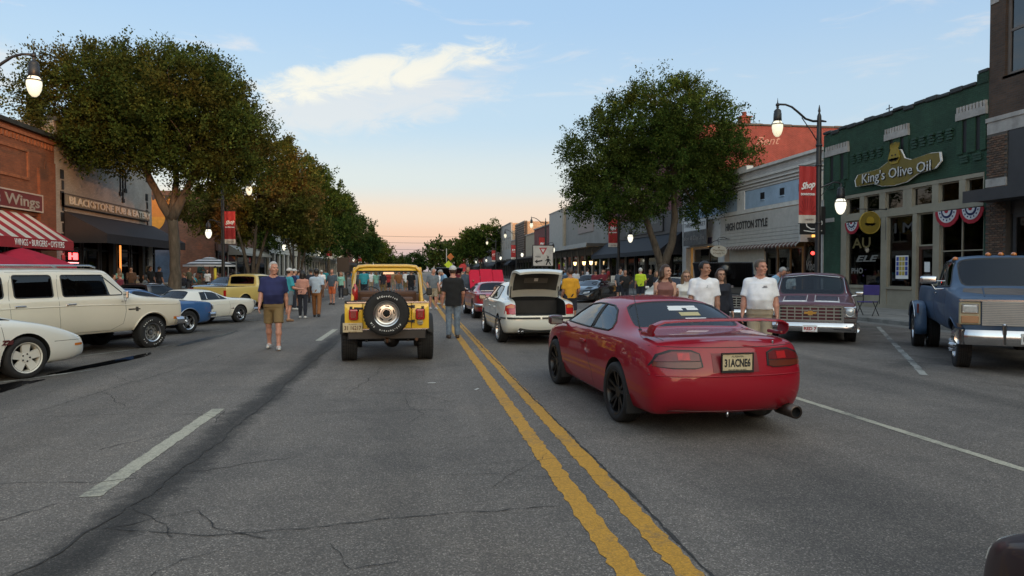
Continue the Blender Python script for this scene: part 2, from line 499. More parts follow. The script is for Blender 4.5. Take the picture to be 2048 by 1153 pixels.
ragged('yellow_line',lambda y:1.475-0.28*min(1,max(0,(y-3)/40))*0.9,-8,330,0.15,yel,jag=0.014)
for k in range(-1,18):
 y0=5.45+11.6*k
 ragged('lane_dash',lambda y:-2.37+0.006*(y-5),y0,y0+3.3,0.15,wht,jag=0.01)
ragged('white_lane_line',lambda y:5.0-0.03*(y-5) if y<12 else 4.79,-8,12.5,0.10,wht,jag=0.008)
for k in range(0,14):
 ragged('lane_dash',lambda y:4.79,17+11.6*k,20+11.6*k,0.12,wht)
def bay_line(x0,y0,x1,y1,w,m):
 d=Vector((x1-x0,y1-y0));n=Vector((-d.y,d.x)).normalized()*w/2
 mb=MB();mi=mb.mi(m);k=max(2,int(d.length/0.15));prev=None
 rr=random.Random(x0+y0)
 for i in range(k+1):
  p=Vector((x0,y0))+d*i/k
  j=rr.uniform(-.012,.012);a=mb.bm.verts.new((p.x+n.x+j,p.y+n.y,.004));c=mb.bm.verts.new((p.x-n.x+j,p.y-n.y,.004))
  if prev:mb.bm.faces.new((prev[0],a,c,prev[1])).material_index=mi
  prev=(a,c)
 return tag(mb.build('bay_line'),kind='structure')
for k in range(-2,16):
 y=10.1+5.15*k
 bay_line(8.0,y,13.6,y+9.0,0.11,wht_old)
for y in (7.3,11.95,15.9,19.9,23.9,27.9,31.9,35.9,39.9,44,48,52):
 bay_line(-5.35,y+0.6,-11.6,y-9.9,0.10,wht_old)
water=bpy.data.materials.new('puddle_water');water.use_nodes=True
wb=water.node_tree.nodes['Principled BSDF'];wb.inputs['Base Color'].default_value=(0.008,0.008,0.009,1);wb.inputs['Roughness'].default_value=0.03
def blob(name,cx,cy,a,bb,ang,z,m,seed,n=44,rough=0.35):
 pts=[]
 for i in range(n):
  t=2*math.pi*i/n
  k=1+rough*(mnoise.noise(Vector((math.cos(t)*1.7+seed,math.sin(t)*1.7,seed)))+0.5*mnoise.noise(Vector((math.cos(t)*5+seed,math.sin(t)*5,seed))))
  x,y=a*k*math.cos(t),bb*k*math.sin(t)
  pts.append((cx+x*math.cos(ang)-y*math.sin(ang),cy+x*math.sin(ang)+y*math.cos(ang)))
 return sheet(name,pts,z,m)
blob('puddle',-5.5,13.45,1.55,0.17,R(80),0.0065,water,3.1)
blob('puddle',-5.85,10.55,0.95,0.26,R(84),0.0065,water,8.7)
blob('puddle',-5.05,18.1,1.9,0.13,R(84),0.0065,mat('damp_asphalt',(0.03,0.029,0.028),rough=0.35,vscale=5,var=0.3),5.7)
crk=mat('crack_filler',(0.036,0.032,0.029),rough=0.9,var=0.3,vscale=12)
def crack(pts,w,seed,name='road_crack',z=0.0055,amp=0.05,step=0.05):
 rr=random.Random(seed);mb=MB();mi=mb.mi(crk);prev=None
 dense=[]
 for (x0,y0),(x1,y1) in zip(pts,pts[1:]):
  L_=math.hypot(x1-x0,y1-y0);k=max(2,int(L_/step))
  for i in range(k):dense.append((x0+(x1-x0)*i/k,y0+(y1-y0)*i/k))
 dense.append(pts[-1])
 for i,(x,y) in enumerate(dense):
  a=dense[max(0,i-1)];c=dense[min(len(dense)-1,i+1)]
  d=Vector((c[0]-a[0],c[1]-a[1]));d.normalize();n=Vector((-d.y,d.x))
  o=amp*(mnoise.noise(Vector((x*2.1,y*2.1,seed)))+0.6*mnoise.noise(Vector((x*9,y*9,seed))))
  ww=w*rr.uniform(0.15,0.9)/2
  p=Vector((x,y))+n*o
  A=mb.bm.verts.new((p.x+n.x*ww,p.y+n.y*ww,z));B=mb.bm.verts.new((p.x-n.x*ww,p.y-n.y*ww,z))
  if prev:mb.bm.faces.new((prev[0],prev[1],B,A)).material_index=mi
  prev=(A,B)
 return tag(mb.build(name),kind='structure')
for i,(pts,w) in enumerate([([(-2.35,3.0),(-2.1,4.4),(-1.95,5.6),(-1.9,7),(-1.85,9),(-1.9,12),(-1.8,16),(-1.85,22)],.028),([(-2.0,4.75),(-1.2,4.55),(-.6,4.6),(0.2,4.75),(1.0,4.8)],.016),([(-2.0,4.75),(-1.5,5.05),(-1.3,4.7),(-0.9,4.45)],.014),([(-1.95,5.15),(-1.6,4.8),(-1.5,4.55)],.012),([(-0.55,4.3),(-0.35,3.95),(-.1,4.0)],.010),([(-5.2,5.95),(-3.6,5.9),(-2.4,5.85),(-1.9,6.0),(-1.0,6.4)],.014),([(-4.4,8.6),(-2.6,8.5),(-1.6,8.35),(0.4,8.3)],.013),([(-5.0,7.4),(-4.4,9.0),(-4.1,11.5),(-3.7,15)],.016),([(-1.75,11),(-.6,10.7),(.2,11.2)],.014),([(-.6,12.2),(-.7,10.8),(-.95,9.6)],.012),([(-1.8,12.4),(-1.0,12.0),(-.2,12.3),(.3,11.8)],.013),([(-.15,9.2),(-.1,8.6),(.1,8.1),(-.05,7.7)],.010),([(-3.4,13.2),(-3.1,15.6),(-2.9,19)],.013),([(0.3,5.95),(1.3,6.0),(2.0,6.1)],.008),([(-4.2,5.1),(-3.9,5.6),(-3.3,5.95)],.010),([(5.1,12.5),(7.2,11.2),(8.0,9.8),(9.4,7.4),(10,6)],.022),([(-1.9,9.6),(-.9,9.45),(.2,9.5),(1.0,9.7)],.009),([(5.0,7.2),(6.0,7.0)],.007)]):
 crack(pts,w,i+1.3)
rc=random.Random(5)
for i in range(46):
 x=rc.uniform(-5.6,0.9) if i%4 else rc.uniform(1.9,9);y=rc.uniform(3.4,24);a=rc.choice((0,0,1.57,.6,-.6))+rc.uniform(-.4,.4);L_=rc.uniform(.5,2.2)
 pts=[(x,y)]
 for k in range(3):a+=rc.uniform(-.7,.7);pts.append((pts[-1][0]+math.cos(a)*L_/3,pts[-1][1]+math.sin(a)*L_/3))
 crack(pts,rc.uniform(.006,.013),i+40.3,amp=.06)
crack([(1.58,2.5),(1.57,5),(1.5,9),(1.43,14),(1.37,20),(1.33,30)],.034,77.0,amp=.018)
litter=mat('litter_paper',(0.55,0.53,0.5),rough=0.9)
for i,(x,y) in enumerate(((.22,10.35),(.83,9.7))):
 o=MB().prism([(-.06,-.012),(.05,-.02),(.07,.012),(-.04,.016)],.004,litter).build('litter',loc=(x,y,.005),rz=i*1.1)
 tag(o,['small pale scrap of litter nearer the yellow car','small pale scrap of litter nearer the double yellow line'][i],'litter')
conc=mat('pavement_concrete',(0.24,0.225,0.2),rough=0.9,var=0.22,vscale=1.4,bump=0.2)
kerb_c=mat('kerb_concrete',(0.2,0.19,0.17),rough=0.9,var=0.3,vscale=2.5,bump=0.3)
joint=mat('pavement_joint',(0.06,0.055,0.05),rough=0.95)
def pavement(x0,x1):
 xk,xi=(x0,x1) if x0>0 else (x1,x0)
 s=1 if x0>0 else -1
 mb=MB();mb.b(xk+s*.15,xi,-60,420,-.03,.15,conc)
 pv=tag(mb.build('pavement'),kind='structure')
 kb=MB()
 y=-60.0
 while y<120:
  kb.b(xk,xk+s*.148,y+.006,y+2.99,-.03,.146,kerb_c,bev=.02);y+=3
 kb.b(xk,xk+s*.148,120,420,-.03,.146,kerb_c)
 kb.build('kerb',pv)
 j=MB()
 for k in range(0,60):j.b(xk+s*.16,xi,-6+1.5*k-.008,-6+1.5*k+.008,.1502,.1532,joint)
 j.b(xk+s*1.7-.008,xk+s*1.7+.008,-6,84,.1502,.1530,joint)
 j.build('joint',pv)
 gut=mat('gutter_concrete',(0.17,0.16,0.145),rough=0.9,var=0.3,vscale=2)
 g_=MB().poly([(xk-s*.5,-60,.004),(xk,-60,.004),(xk,420,.004),(xk-s*.5,420,.004)][::s],gut).build('gutter')
 tag(g_,kind='structure')
pavement(KR,19.0)
pavement(-16.5,KL)
_F=1400.0
_cam_m=cam.rotation_euler.to_matrix()
def ray(px,py):
 return _cam_m@Vector(((px-1024)/_F,-(py-576.5)/_F,-1))
def YZ(px,py,X):
 """where the line of sight through a photo pixel meets the street face x = X"""
 r=ray(px,py);t=X/r.x
 return r.y*t,1.65+r.z*t
def YX(px,X):return YZ(px,543,X)[0]
def XZ(px,py,Y):
 r=ray(px,py);t=Y/r.y
 return r.x*t,1.65+r.z*t
def GR(px,py,z=0.0):
 r=ray(px,py);t=(z-1.65)/r.z
 return r.x*t,r.y*t
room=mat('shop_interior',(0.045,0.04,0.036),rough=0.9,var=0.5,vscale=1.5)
room_warm=mat('glowing_shop_wall',(0.55,0.38,0.18),rough=0.8,var=0.4,vscale=1.2,emit=(1.0,0.50,0.12),estr=1.6)  # wall emits by itself, standing in for lamplight inside the shop
lamp_warm=mat('lit_lamp_shade',(0.9,0.7,0.4),rough=0.6,emit=(1.0,0.66,0.28),estr=4.0)
roof_m=mat('flat_roof',(0.08,0.08,0.08),rough=0.9)
class Facade:
 def __init__(s,name,label,cat,X0,side,y0,y1,h,m,label_cat='building'):
  s.X0,s.s,s.y0,s.y1,s.h,s.m=X0,side,y0,y1,h,m
  s.root=thing(name,label,cat,(X0,(y0+y1)/2,0))
  s.o=Vector((X0,(y0+y1)/2,0))
 def P(s):return MB()
 def fb(s,mb,d0,d1,y0,y1,z0,z1,m,bev=0.0):
  x0,x1=sorted((s.s*d0,s.s*d1))
  mb.b(x0,x1,y0-s.o.y,y1-s.o.y,z0,z1,m,bev)
 def add(s,name,boxes,parent=None,bev=0.0,sharp=None):
  """boxes: (d0, d1, y0, y1, z0, z1, material), d = metres behind the street face"""
  mb=MB()
  for bx in boxes:s.fb(mb,*bx,bev=bev)
  return mb.build(name,parent or s.root,sharp)
 def mass(s,depth=22,shop=4.0,void=3.2,m_side=None,roof_drop=0.5,cap=True):
  m=m_side or s.m
  e=0.003
  bx=[(void,depth,s.y0+e,s.y1-e,0,s.h-roof_drop,m)]
  bx.append((0.32,void,s.y0+e,s.y1-e,shop+.1,s.h-roof_drop,m))
  bx+=[(0.32,void,s.y0+e,s.y0+.25,0,shop+.1,m),(0.32,void,s.y1-.25,s.y1-e,0,shop+.1,m)]
  bx+=[(0.3,depth,s.y0+e,s.y0+.25,s.h-roof_drop,s.h-.02,m),(0.3,depth,s.y1-.25,s.y1-e,s.h-roof_drop,s.h-.02,m),(depth-.25,depth,s.y0+.25,s.y1-.25,s.h-roof_drop,s.h-.02,m)]
  s.add('wall',bx)
  s.add('roof',[(0.3,depth-.3,s.y0+.27,s.y1-.27,s.h-roof_drop+.003,s.h-roof_drop+.02,roof_m)])
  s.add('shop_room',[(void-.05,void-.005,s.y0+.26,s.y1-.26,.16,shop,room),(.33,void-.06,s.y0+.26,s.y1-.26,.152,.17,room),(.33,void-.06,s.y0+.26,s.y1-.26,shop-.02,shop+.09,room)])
 def win(s,y0,y1,z0,z1,fm,d=0.08,fr=0.06,mull=(),rails=(),glass=None,name='window',sill=None,parent=None,back=None):
  y0,y1=min(y0,y1),max(y0,y1)
  bx=[(d-.05,d+.05,y0,y0+fr,z0,z1,fm),(d-.05,d+.05,y1-fr,y1,z0,z1,fm),(d-.05,d+.05,y0+fr,y1-fr,z0,z0+fr,fm),(d-.05,d+.05,y0+fr,y1-fr,z1-fr,z1,fm)]
  for q in mull:bx.append((d-.045,d+.045,y0+(y1-y0)*q-fr*.4,y0+(y1-y0)*q+fr*.4,z0+fr,z1-fr,fm))
  for q in rails:bx.append((d-.04,d+.04,y0+fr,y1-fr,z0+(z1-z0)*q-fr*.4,z0+(z1-z0)*q+fr*.4,fm))
  f=s.add(name,bx,parent)
  s.add('pane',[(d-.006,d+.006,y0+fr,y1-fr,z0+fr,z1-fr,glass or gl_shop)],f)
  if sill is not None:s.add('sill',[(d-.16,d-.051,y0-.08,y1+.08,z0-.09,z0,sill)],f)
  if back:s.add('blind',[(d+.12,d+.14,y0,y1,z0,z1,back)],f)
  return f
 def text(s,body,size,m,yc,zc,d,slope=0.0,width=None,bold=0.0,shear=0.0,name='lettering',parent=None,depth=0.006):
  """flat lettering that reads from the street"""
  mb=MB()
  u=Vector((0,-s.s,slope))
  c=Vector((s.s*d,yc-s.o.y,zc))
  M=frame(c,u,(0,0,1))
  mb.text(body,size,m,M,depth,bold=bold,shear=shear,width=width)
  return mb.build(name,parent or s.root)
def wall_sign(name,label,X0,side,y0,y1,z0,z1,d,th,m,rim=None,rim_w=.05,cat='sign'):
 """a board fixed to a street face; returns the board, a thing of its own"""
 mb=MB();s=side
 yc,zc=(y0+y1)/2,(z0+z1)/2
 mb.b(-th/2,th/2,y0-yc,y1-yc,z0-zc,z1-zc,m)
 o=mb.build(name,loc=(X0+s*d,yc,zc))
 tag(o,label,cat)
 if rim:
  r=MB();t=th/2+.012
  for (a,b_,c,e) in ((y0,y0+rim_w,z0,z1),(y1-rim_w,y1,z0,z1),(y0+rim_w,y1-rim_w,z0,z0+rim_w),(y0+rim_w,y1-rim_w,z1-rim_w,z1)):
   r.b(-t,t,a-yc,b_-yc,c-zc,e-zc,rim)
  r.build('border',o)
 return o
def letter_on(o,body,size,m,side,y=0,z=0,off=.03,width=None,bold=0.,shear=0.,slope=0.,name='lettering',depth=.005):
 mb=MB();M=frame((-side*off,y,z),(0,-side,slope),(0,0,1))
 mb.text(body,size,m,M,depth,bold=bold,shear=shear,width=width)
 return mb.build(name,o)
XR,XL=19.0,-16.5
cream_pt=mat('beige_shop_paint',(0.27,0.245,0.185),rough=0.6,var=0.14,vscale=1.5,bump=0.1)
green_b=brick_mat('green_painted_brick',(0.026,0.074,0.043),(0.020,0.060,0.034),(0.018,0.050,0.030),'Y',bump=0.9,dirt=0.45)
green_t=mat('green_trim',(0.020,0.058,0.036),rough=0.6,var=0.2)
stone_w=mat('pale_stone',(0.36,0.345,0.32),rough=0.8,var=0.25,vscale=2.5,bump=0.3)
coping=mat('dark_coping_tile',(0.03,0.035,0.035),rough=0.6,var=0.4,vscale=3)
yA,yB=YX(1972,XR),YX(1645,XR)
g=Facade('green_brick_shop','green painted brick shop with gold sign and beige shopfront','building',XR,1,yA,yB,8.0,green_b)
g.mass(shop=4.9,void=3.0)
yl,yr=YX(1683,XR),YX(1967,XR)
g.add('front_wall',[(0,.3,yA,yB,5.02,8.0,green_b),(-.02,.3,yA,yr,.15,5.02,green_b),(-.03,.3,yl,yB-.12,.15,5.02,green_b)])
g.add('corner_strip',[(-.05,.3,yB-.12,yB,.15,4.98,stone_w),(-.06,.28,yB-.95,yB-.1,3.92,4.1,stone_w)])
n=15
for i in range(n):
 a=yA+.5+(yB-yA-.5)*i/n;c=yA+.5+(yB-yA-.5)*(i+1)/n
 zz=8.0+.07*math.sin(i*2.3)*.5+.0*i
 g.add('coping_tile',[(-.07,.38,a+.01,c-.01,zz-(.05 if i%2 else .0),zz+.13,coping)],bev=.03)
g.add('parapet_block',[(-.03,.36,yA,yA+.48,8.0,8.36,green_b),(-.06,.38,yA-.0,yA+.4,8.36,8.45,coping)])
fin=MB();fin.cyl((.1,26.3-g.o.y,8.1),(.1,26.3-g.o.y,8.42),.02,black_mt);fin.cyl((.1,26.12-g.o.y,8.28),(.1,26.48-g.o.y,8.28),.02,black_mt);fin.build('finial',g.root)
for (p0,p1,zt) in ((1650,1697,7.2),(1768,1817,7.2),(1910,1972,7.2)):
 a,c=YX(p1,XR)+.02,YX(p0,XR)-.02
 bx=[(-.10,-.001,a,c,zt-.26,zt,stone_w)]
 k=9
 for i in range(k):
  q=a+(c-a)*(i+.15)/k
  bx.append((-.10,-.001,q,q+(c-a)/k*.55,zt,zt+.2,stone_w))
 g.add('crown_moulding',bx)
 w=c-a
 g.add('pier',[(-.06,-.001,a+.02,a+w*.2,zt-1.45,zt-.262,green_b),(-.06,-.001,a+w*.36,a+w*.64,zt-1.45,zt-.262,green_b),(-.06,-.001,a+w*.8,c-.02,zt-1.45,zt-.262,green_b)])
 g.add('slot',[(-.012,-.002,a+w*.2,a+w*.36,zt-1.4,zt-.3,black_pt),(-.012,-.002,a+w*.64,a+w*.8,zt-1.4,zt-.3,black_pt)])
 for q in (.28,.72):
  for j in range(3):g.add('corbel',[(-.10+.03*j,-.061,a+w*(q-.13),a+w*(q+.13),zt-1.52-.085*j-.07,zt-1.52-.085*j,green_t)])
for (p0,p1) in ((1700,1766),(1820,1908)):
 a,c=YX(p1,XR),YX(p0,XR)
 for i in range(5):
  q=c-(c-a)*(i+.5)/5
  for j in range(4):g.add('corbel',[(-.11+.022*j,-.001,q-.13+.06*(j%2),q+.13+.06*(j%2),6.75-.1*j-.075,6.75-.1*j,green_t)])
g.add('transom_beam',[(-.04,.2,yr,yl,4.86,5.0,cream_pt),(-.06,.2,yr,yl,3.86,4.14,cream_pt)])
tr=[(1693,1719),(1728,1758),(1770,1805),(1823,1863),(1876,1917),(1930,1965)]
pale_blind=mat('pale_window_blind',(0.2,0.2,0.18),rough=0.8)
last=yl
for i,(p0,p1) in enumerate(tr):
 c,a=YX(p0,XR),YX(p1,XR)
 g.win(a,c,4.14,4.86,cream_pt,d=.1,fr=.05,name='transom_window',back=pale_blind if i==3 else None)
 g.add('post',[(-.03,.2,c,last,4.14,4.86,cream_pt)]);last=a
g.add('post',[(-.03,.2,yr,last,4.14,4.86,cream_pt)])
w1=(YX(1763,XR),YX(1694,XR));w2=(YX(1826,XR),YX(1775,XR));dr=(YX(1867,XR),YX(1834,XR));w3=(YX(1966,XR),YX(1880,XR))
for (a,c) in ((w1[1],yl),(w2[1],w1[0]),(dr[1],w2[0]),(w3[1],dr[0])):g.add('post',[(-.05,.2,a,c,.15,3.86,cream_pt)])
def stall(a,c):g.add('stall_riser',[(-.02,.2,a,c,.15,.93,cream_pt),(-.09,.2,a,c,.93,1.01,cream_pt),(-.05,-.021,a,c,.15,.3,cream_pt)])
for a,c in (w1,w2,w3):stall(a,c)
g.win(*w1,1.01,3.86,cream_pt,d=.08,fr=.05,name='shop_window')
g.win(*w2,1.01,3.86,cream_pt,d=.08,fr=.05,name='shop_window')
g.win(*w3,1.01,3.86,cream_pt,d=.08,fr=.05,name='shop_window',mull=(.5,),rails=(.48,))
dark_wood=mat('dark_red_wood',(0.06,0.025,0.016),rough=0.5,var=0.3,streak=(8,8,1))
g.win(dr[0],dr[1],2.6,3.86,cream_pt,d=.1,fr=.06,name='transom_window')
d_=g.win(dr[0],dr[1],.16,2.6,dark_wood,d=.12,fr=.12,name='door')
g.add('handle',[(.02,.06,dr[1]-.12,dr[1]-.08,1.0,1.35,chrome)],d_)
g.add('notice',[(.10,.111,dr[0]+.32,dr[0]+.6,1.62,2.0,white_pt)],d_)
gold_old=mat('faded_gold_paint',(0.13,0.10,0.03),rough=0.6);grey_old=mat('faded_white_paint',(0.17,0.17,0.155),rough=0.6)
def on_glass(body,size,m,yc,zc,w=None,shear=0,nm='window_lettering'):
 return g.text(body,size,m,yc,zc,.07,width=w,shear=shear,name=nm,depth=.002,bold=.01)
mw1=(w1[0]+w1[1])/2
on_glass('AU',.62,gold_old,mw1+.25,2.85,1.25);on_glass('ELE',.36,grey_old,mw1+.0,2.18,1.5,.3);on_glass('PHO',.32,grey_old,mw1+.55,1.66,.8)
on_glass('I M',.55,mat('dim_window_lettering',(0.05,0.05,0.05),rough=.6),(w2[0]+w2[1])/2-.1,3.35,1.1)
def flat_thing(name,label,cat,X,yc,zc,parts,side=1):
 """parts: (name, polygon in (across, up), thickness offset, material); across runs to the viewer's right as seen from the street"""
 root=thing(name,label,cat,(X,yc,zc))
 for i,(pn,poly,h,off,m) in enumerate(parts):
  mb=MB();mb.prism(poly,h,m,frame((-side*off,0,0),(0,-side,0),(0,0,1)))
  mb.build(pn,root)
 return root
def ngon(r,n,cx=0,cy=0,a0=0,ry=None):return [(cx+r*math.cos(a0+2*math.pi*i/n),cy+(ry or r)*math.sin(a0+2*math.pi*i/n)) for i in range(n)]
navy_c=mat('navy_cloth',(0.012,0.018,0.075),rough=0.8);red_c=mat('red_cloth',(0.33,0.012,0.025),rough=0.8);white_c=mat('white_cloth',(0.55,0.55,0.56),rough=0.8)
def fan(r0,r1,n=14,wav=.0):
 o=[(r1*(1+wav*(i%2))*math.cos(math.pi+math.pi*i/n),r1*(1+wav*(i%2))*math.sin(math.pi+math.pi*i/n)) for i in range(n+1)]
 q=[(r0*math.cos(math.pi+math.pi*i/n),r0*math.sin(math.pi+math.pi*i/n)) for i in range(n,-1,-1)]
 return o+q if r0>0 else o
def bunting(label,yc,zc,k,X,grp='pleated fan buntings hung in the shop windows'):
 t=flat_thing('fan_bunting',label,'bunting',X,yc,zc,[('pleated_band',fan(.38*k,.5*k,16,.03),.03,0,red_c),('pleated_band',fan(.24*k,.379*k,16),.03,.01,white_c),('pleated_band',fan(.17*k,.239*k,16),.03,.02,navy_c),('pleated_band',fan(.08*k,.169*k),.03,.03,white_c),('pleated_band',fan(0,.079*k),.03,.04,red_c)])
 t['group']=grp
 st=MB()
 for i in range(7):
  a=math.pi+math.pi*(i+.5)/7
  st.prism(ngon(.03*k,5,.3*k*math.cos(a),.3*k*math.sin(a)),.006,navy_c,frame((-.042,0,0),(0,-1,0),(0,0,1)))
 st.build('star',t)
 return t
bunting('red white and blue fan bunting behind the round gold sign',YX(1708,XR)+.0,3.78,1.0,XR-.1)
bunting('red white and blue fan bunting just right of the shop door',YX(1899,XR),3.82,1.15,XR-.1)
bunting('red white and blue fan bunting beside the brick pilaster',YX(1947,XR),3.82,1.05,XR-.1)
pst=flat_thing('window_poster','blue and yellow gridded poster low in the shop window','poster',XR+.05,(w2[0]+w2[1])/2-.05,1.85,[('sheet',[(-.36,-.5),(.36,-.5),(.36,.42),(-.36,.42)],.006,0,white_pt)])
pb=MB()
for i in range(4):
 for j in range(4):
  pb.b(-.012,-.008,-.33+.17*i,-.33+.17*i+.14,-.36+.19*j,-.36+.19*j+.16,mat('poster_yellow',(.42,.33,.05)) if i in (1,2) else mat('poster_blue',(.03,.06,.3)))
pb.build('picture',pst)
fl=thing('folded_flag','stars and stripes flag draped inside the shop window','flag',(XR+.3,(w2[0]+w2[1])/2+.35,1.6))
fm_=MB()
for i in range(7):fm_.prism([(-.28+.055*i,.75-.05*i),(-.23+.055*i,.75-.05*i),(.02+.07*i,-.05),(-.05+.07*i,-.05)],.01,red_c if i%2 else white_c,frame((-.02,0,0),(0,-1,0),(0,0,1)))
fm_.build('stripes',fl)
fc=MB();fc.prism([(-.42,.5),(-.25,1.15),(-.1,1.2),(-.02,.75),(-.2,.45)],.015,navy_c,frame((-.04,0,0),(0,-1,0),(0,0,1)))
rr=random.Random(3)
for i in range(13):fc.prism(ngon(.03,5,-.22+rr.uniform(-.12,.14),.82+rr.uniform(-.3,.3)),.004,white_pt,frame((-.058,0,0),(0,-1,0),(0,0,1)))
fc.build('canton',fl)
bk=thing('flower_basket','purple flowers in a woven basket in the shop window','flower basket',(XR+.45,mw1-.15,1.02))
q=MB();q.lathe([(.0,0),(.22,0),(.28,.3),(.25,.3),(.2,.04),(0,.04)],mat('basket_wicker',(.2,.12,.05),rough=.9,bump=.5),14);q.build('basket',bk)
q=MB()
for i in range(60):q.ball((rr.gauss(0,.16),rr.gauss(0,.2),.45+rr.uniform(-.15,.3)),rr.uniform(.03,.06),mat('purple_flower',(.07,.04,.17)) if i%3 else mat('flower_leaf',(.04,.08,.02)),1)
tag(q.build('flowers',bk),kind='stuff')
gold=mat('gold_sign_paint',(0.155,0.115,0.014),rough=0.45,var=0.15,vscale=2)
gold_lt=mat('light_gold_paint',(0.30,0.21,0.02),rough=0.45,var=0.1)
ys=(YX(1733,XR)+YX(1868,XR))/2
def sgn(k):return [(x*k,z*k) for x,z in [(-2.42,-.32),(-1.25,-.34),(-.75,-.50),(.0,-.56),(.7,-.50),(1.25,-.28),(2.15,-.2),(2.42,.02),(2.36,.34),(1.9,.38),(.9,.30),(.55,.42),(.32,.78),(-.25,.82),(-.42,.42),(-.95,.22),(-2.3,.16),(-2.5,-.05)]]
osg=flat_thing('gold_shop_sign',"gold board reading King's Olive Oil with a crowned moustache face",'sign',XR-.14,ys,5.62,[('board',sgn(1.03),.05,0,white_pt),('face',sgn(1.0),.05,.012,gold)])
q=MB();Mf=frame((-.07,0,0),(0,-1,0),(0,0,1))
q.prism([(-.36,.5),(-.2,.9),(.2,.92),(.34,.48),(.2,.28),(-.2,.28)],.03,gold_lt,Mf);
for i in range(8):q.prism([(-.26+.065*i,.9),(-.2+.065*i,.9),(-.24+.075*i,1.16-.02*abs(i-3.5))],.02,gold_lt,Mf)
q.build('crown',osg)
q=MB();Mf=frame((-.11,0,0),(0,-1,0),(0,0,1))
q.prism([(-.24,.42),(-.1,.52),(0,.47),(.1,.52),(.24,.42),(.3,.5),(.12,.38),(0,.42),(-.12,.38),(-.3,.5)],.015,black_pt,Mf)
for sx in (-.1,.1):q.prism(ngon(.035,8,sx,.63),.01,black_pt,Mf)
q.build('moustache',osg)
letter_on(osg,"King's Olive Oil",.56,mat('sign_shadow',(.02,.02,.015)),1,-.02,-.10,.075,width=4.0,bold=.012,name='letter_shadow')
letter_on(osg,"King's Olive Oil",.56,mat('silver_lettering',(.55,.56,.55),rough=.4),1,0,-.08,.095,width=4.0)
yh=YX(1745,XR-.6)
hs=thing('round_hanging_sign','round gold hanging sign with black moustache on iron bracket','sign',(XR-.75,yh,3.62))
q=MB();q.cyl((0,-.03,0),(0,.03,0),.42,gold,n=28,smooth=False);q.build('disc',hs)
q=MB();q.lathe([(.43,-.04),(.46,-.04),(.46,.04),(.43,.04),(.43,-.04)],gold_lt,28,Matrix.Rotation(R(90),4,'X'));q.build('rim',hs)
q=MB()
q.prism([(-.2,-.1),(-.08,-.02),(0,-.06),(.08,-.02),(.2,-.1),(.24,-.02),(.1,-.14),(0,-.1),(-.1,-.14),(-.24,-.02)],.01,black_pt,frame((0,-.031,0),(1,0,0),(0,0,1)))
q.prism(ngon(.17,12,0,.08),.01,gold_lt,frame((0,-.031,0),(1,0,0),(0,0,1)));q.build('emblem',hs)
q=MB();q.tube([(-.55,0,.55),(.75,0,.55)],.018,black_mt);q.tube([(.72,0,.6),(.72,0,-.7)],.025,black_mt);q.tube([(-.2,0,.55),(-.2,0,.42)],.01,black_mt);q.tube([(.2,0,.55),(.2,0,.42)],.01,black_mt);q.build('bracket',hs)
rb=brick_mat('brown_brick',(0.10,0.060,0.038),(0.065,0.042,0.030),(0.075,0.068,0.06),'Y',dirt=0.4)
d=Facade('brown_brick_building','tall brown brick building with pale stone bands at right edge','building',XR,1,9.0,yA,12.5,rb)
d.mass(shop=4.2,void=3.0,m_side=rb,depth=12)
yp=YX(2040,XR)
charcoal=mat('charcoal_panel',(0.035,0.035,0.038),rough=0.5,var=0.15)
d.add('front_wall',[(0,.3,9,yA-.003,6.62,8.0,rb),(0,.3,9,yA-2.2,8.0,12.5,rb),(0,.3,yA-.62,yA-.003,8.0,12.5,rb),(0,.3,yA-2.2,yA-.62,10.9,12.5,rb)])
d.win(yA-2.2,yA-.62,8.0,10.9,mat('grey_window_frame',(.16,.14,.125),rough=.6),d=.16,fr=.1,rails=(.5,),glass=glass_mat('upper_glass',(.12,.13,.14),1.9),name='sash_window',sill=stone_w)
d.add('stone_band',[(-.05,.3,9,yA+.0,6.2,6.6,stone_w),(-.09,.3,9,yA+.03,6.6,6.74,stone_w),(-.06,.3,yA-.8,yA+.02,4.45,4.72,stone_w)])
d.add('cornice',[(-.12,.28,yA-2.5,yA+.02,11.05,11.4,stone_w)])
d.add('stone_quoin',[(-.03,-.001,yA-.36,yA-.03,10.5,12.4,stone_w)])
d.add('fascia_panel',[(-.03,.3,9,yA-.85,4.3,6.2,charcoal)])
d.add('canopy',[(-1.15,-.031,9,yA-.35,3.92,4.22,charcoal),(-1.2,-1.151,9,yA-.33,3.88,4.26,charcoal)])
d.add('shopfront',[(.1,.2,9,yA-.85,.15,.7,charcoal),(.1,.2,9,yA-.85,3.5,4.29,charcoal)])
for k in range(5):d.win(yA-.9-2.0*(k+1),yA-.9-2.0*k-.05,.7,3.5,charcoal,d=.14,fr=.12,name='shop_window',glass=gl_dark)
pil=d.add('pilaster',[(-.052,.28,yA-.82,yA-.02,.15,4.449,mat('mortar',(.085,.075,.065),rough=.95,bump=.3)),(-.052,.28,yA-.82,yA-.02,4.72,6.199,mat('mortar',(0,0,0)))])
brk_m=[mat('brick_%s'%c,v,rough=.85,var=.25,vscale=7,bump=.4) for c,v in (('tan',(.15,.098,.066)),('brown',(.105,.066,.045)),('rust',(.14,.078,.05)),('umber',(.08,.056,.042)))]
bm_=[MB().b(-.02,.02,-.094,.094,-.03,.03,m,bev=.006).mesh('brick') for m in brk_m]
cnt=0
restb=MB()
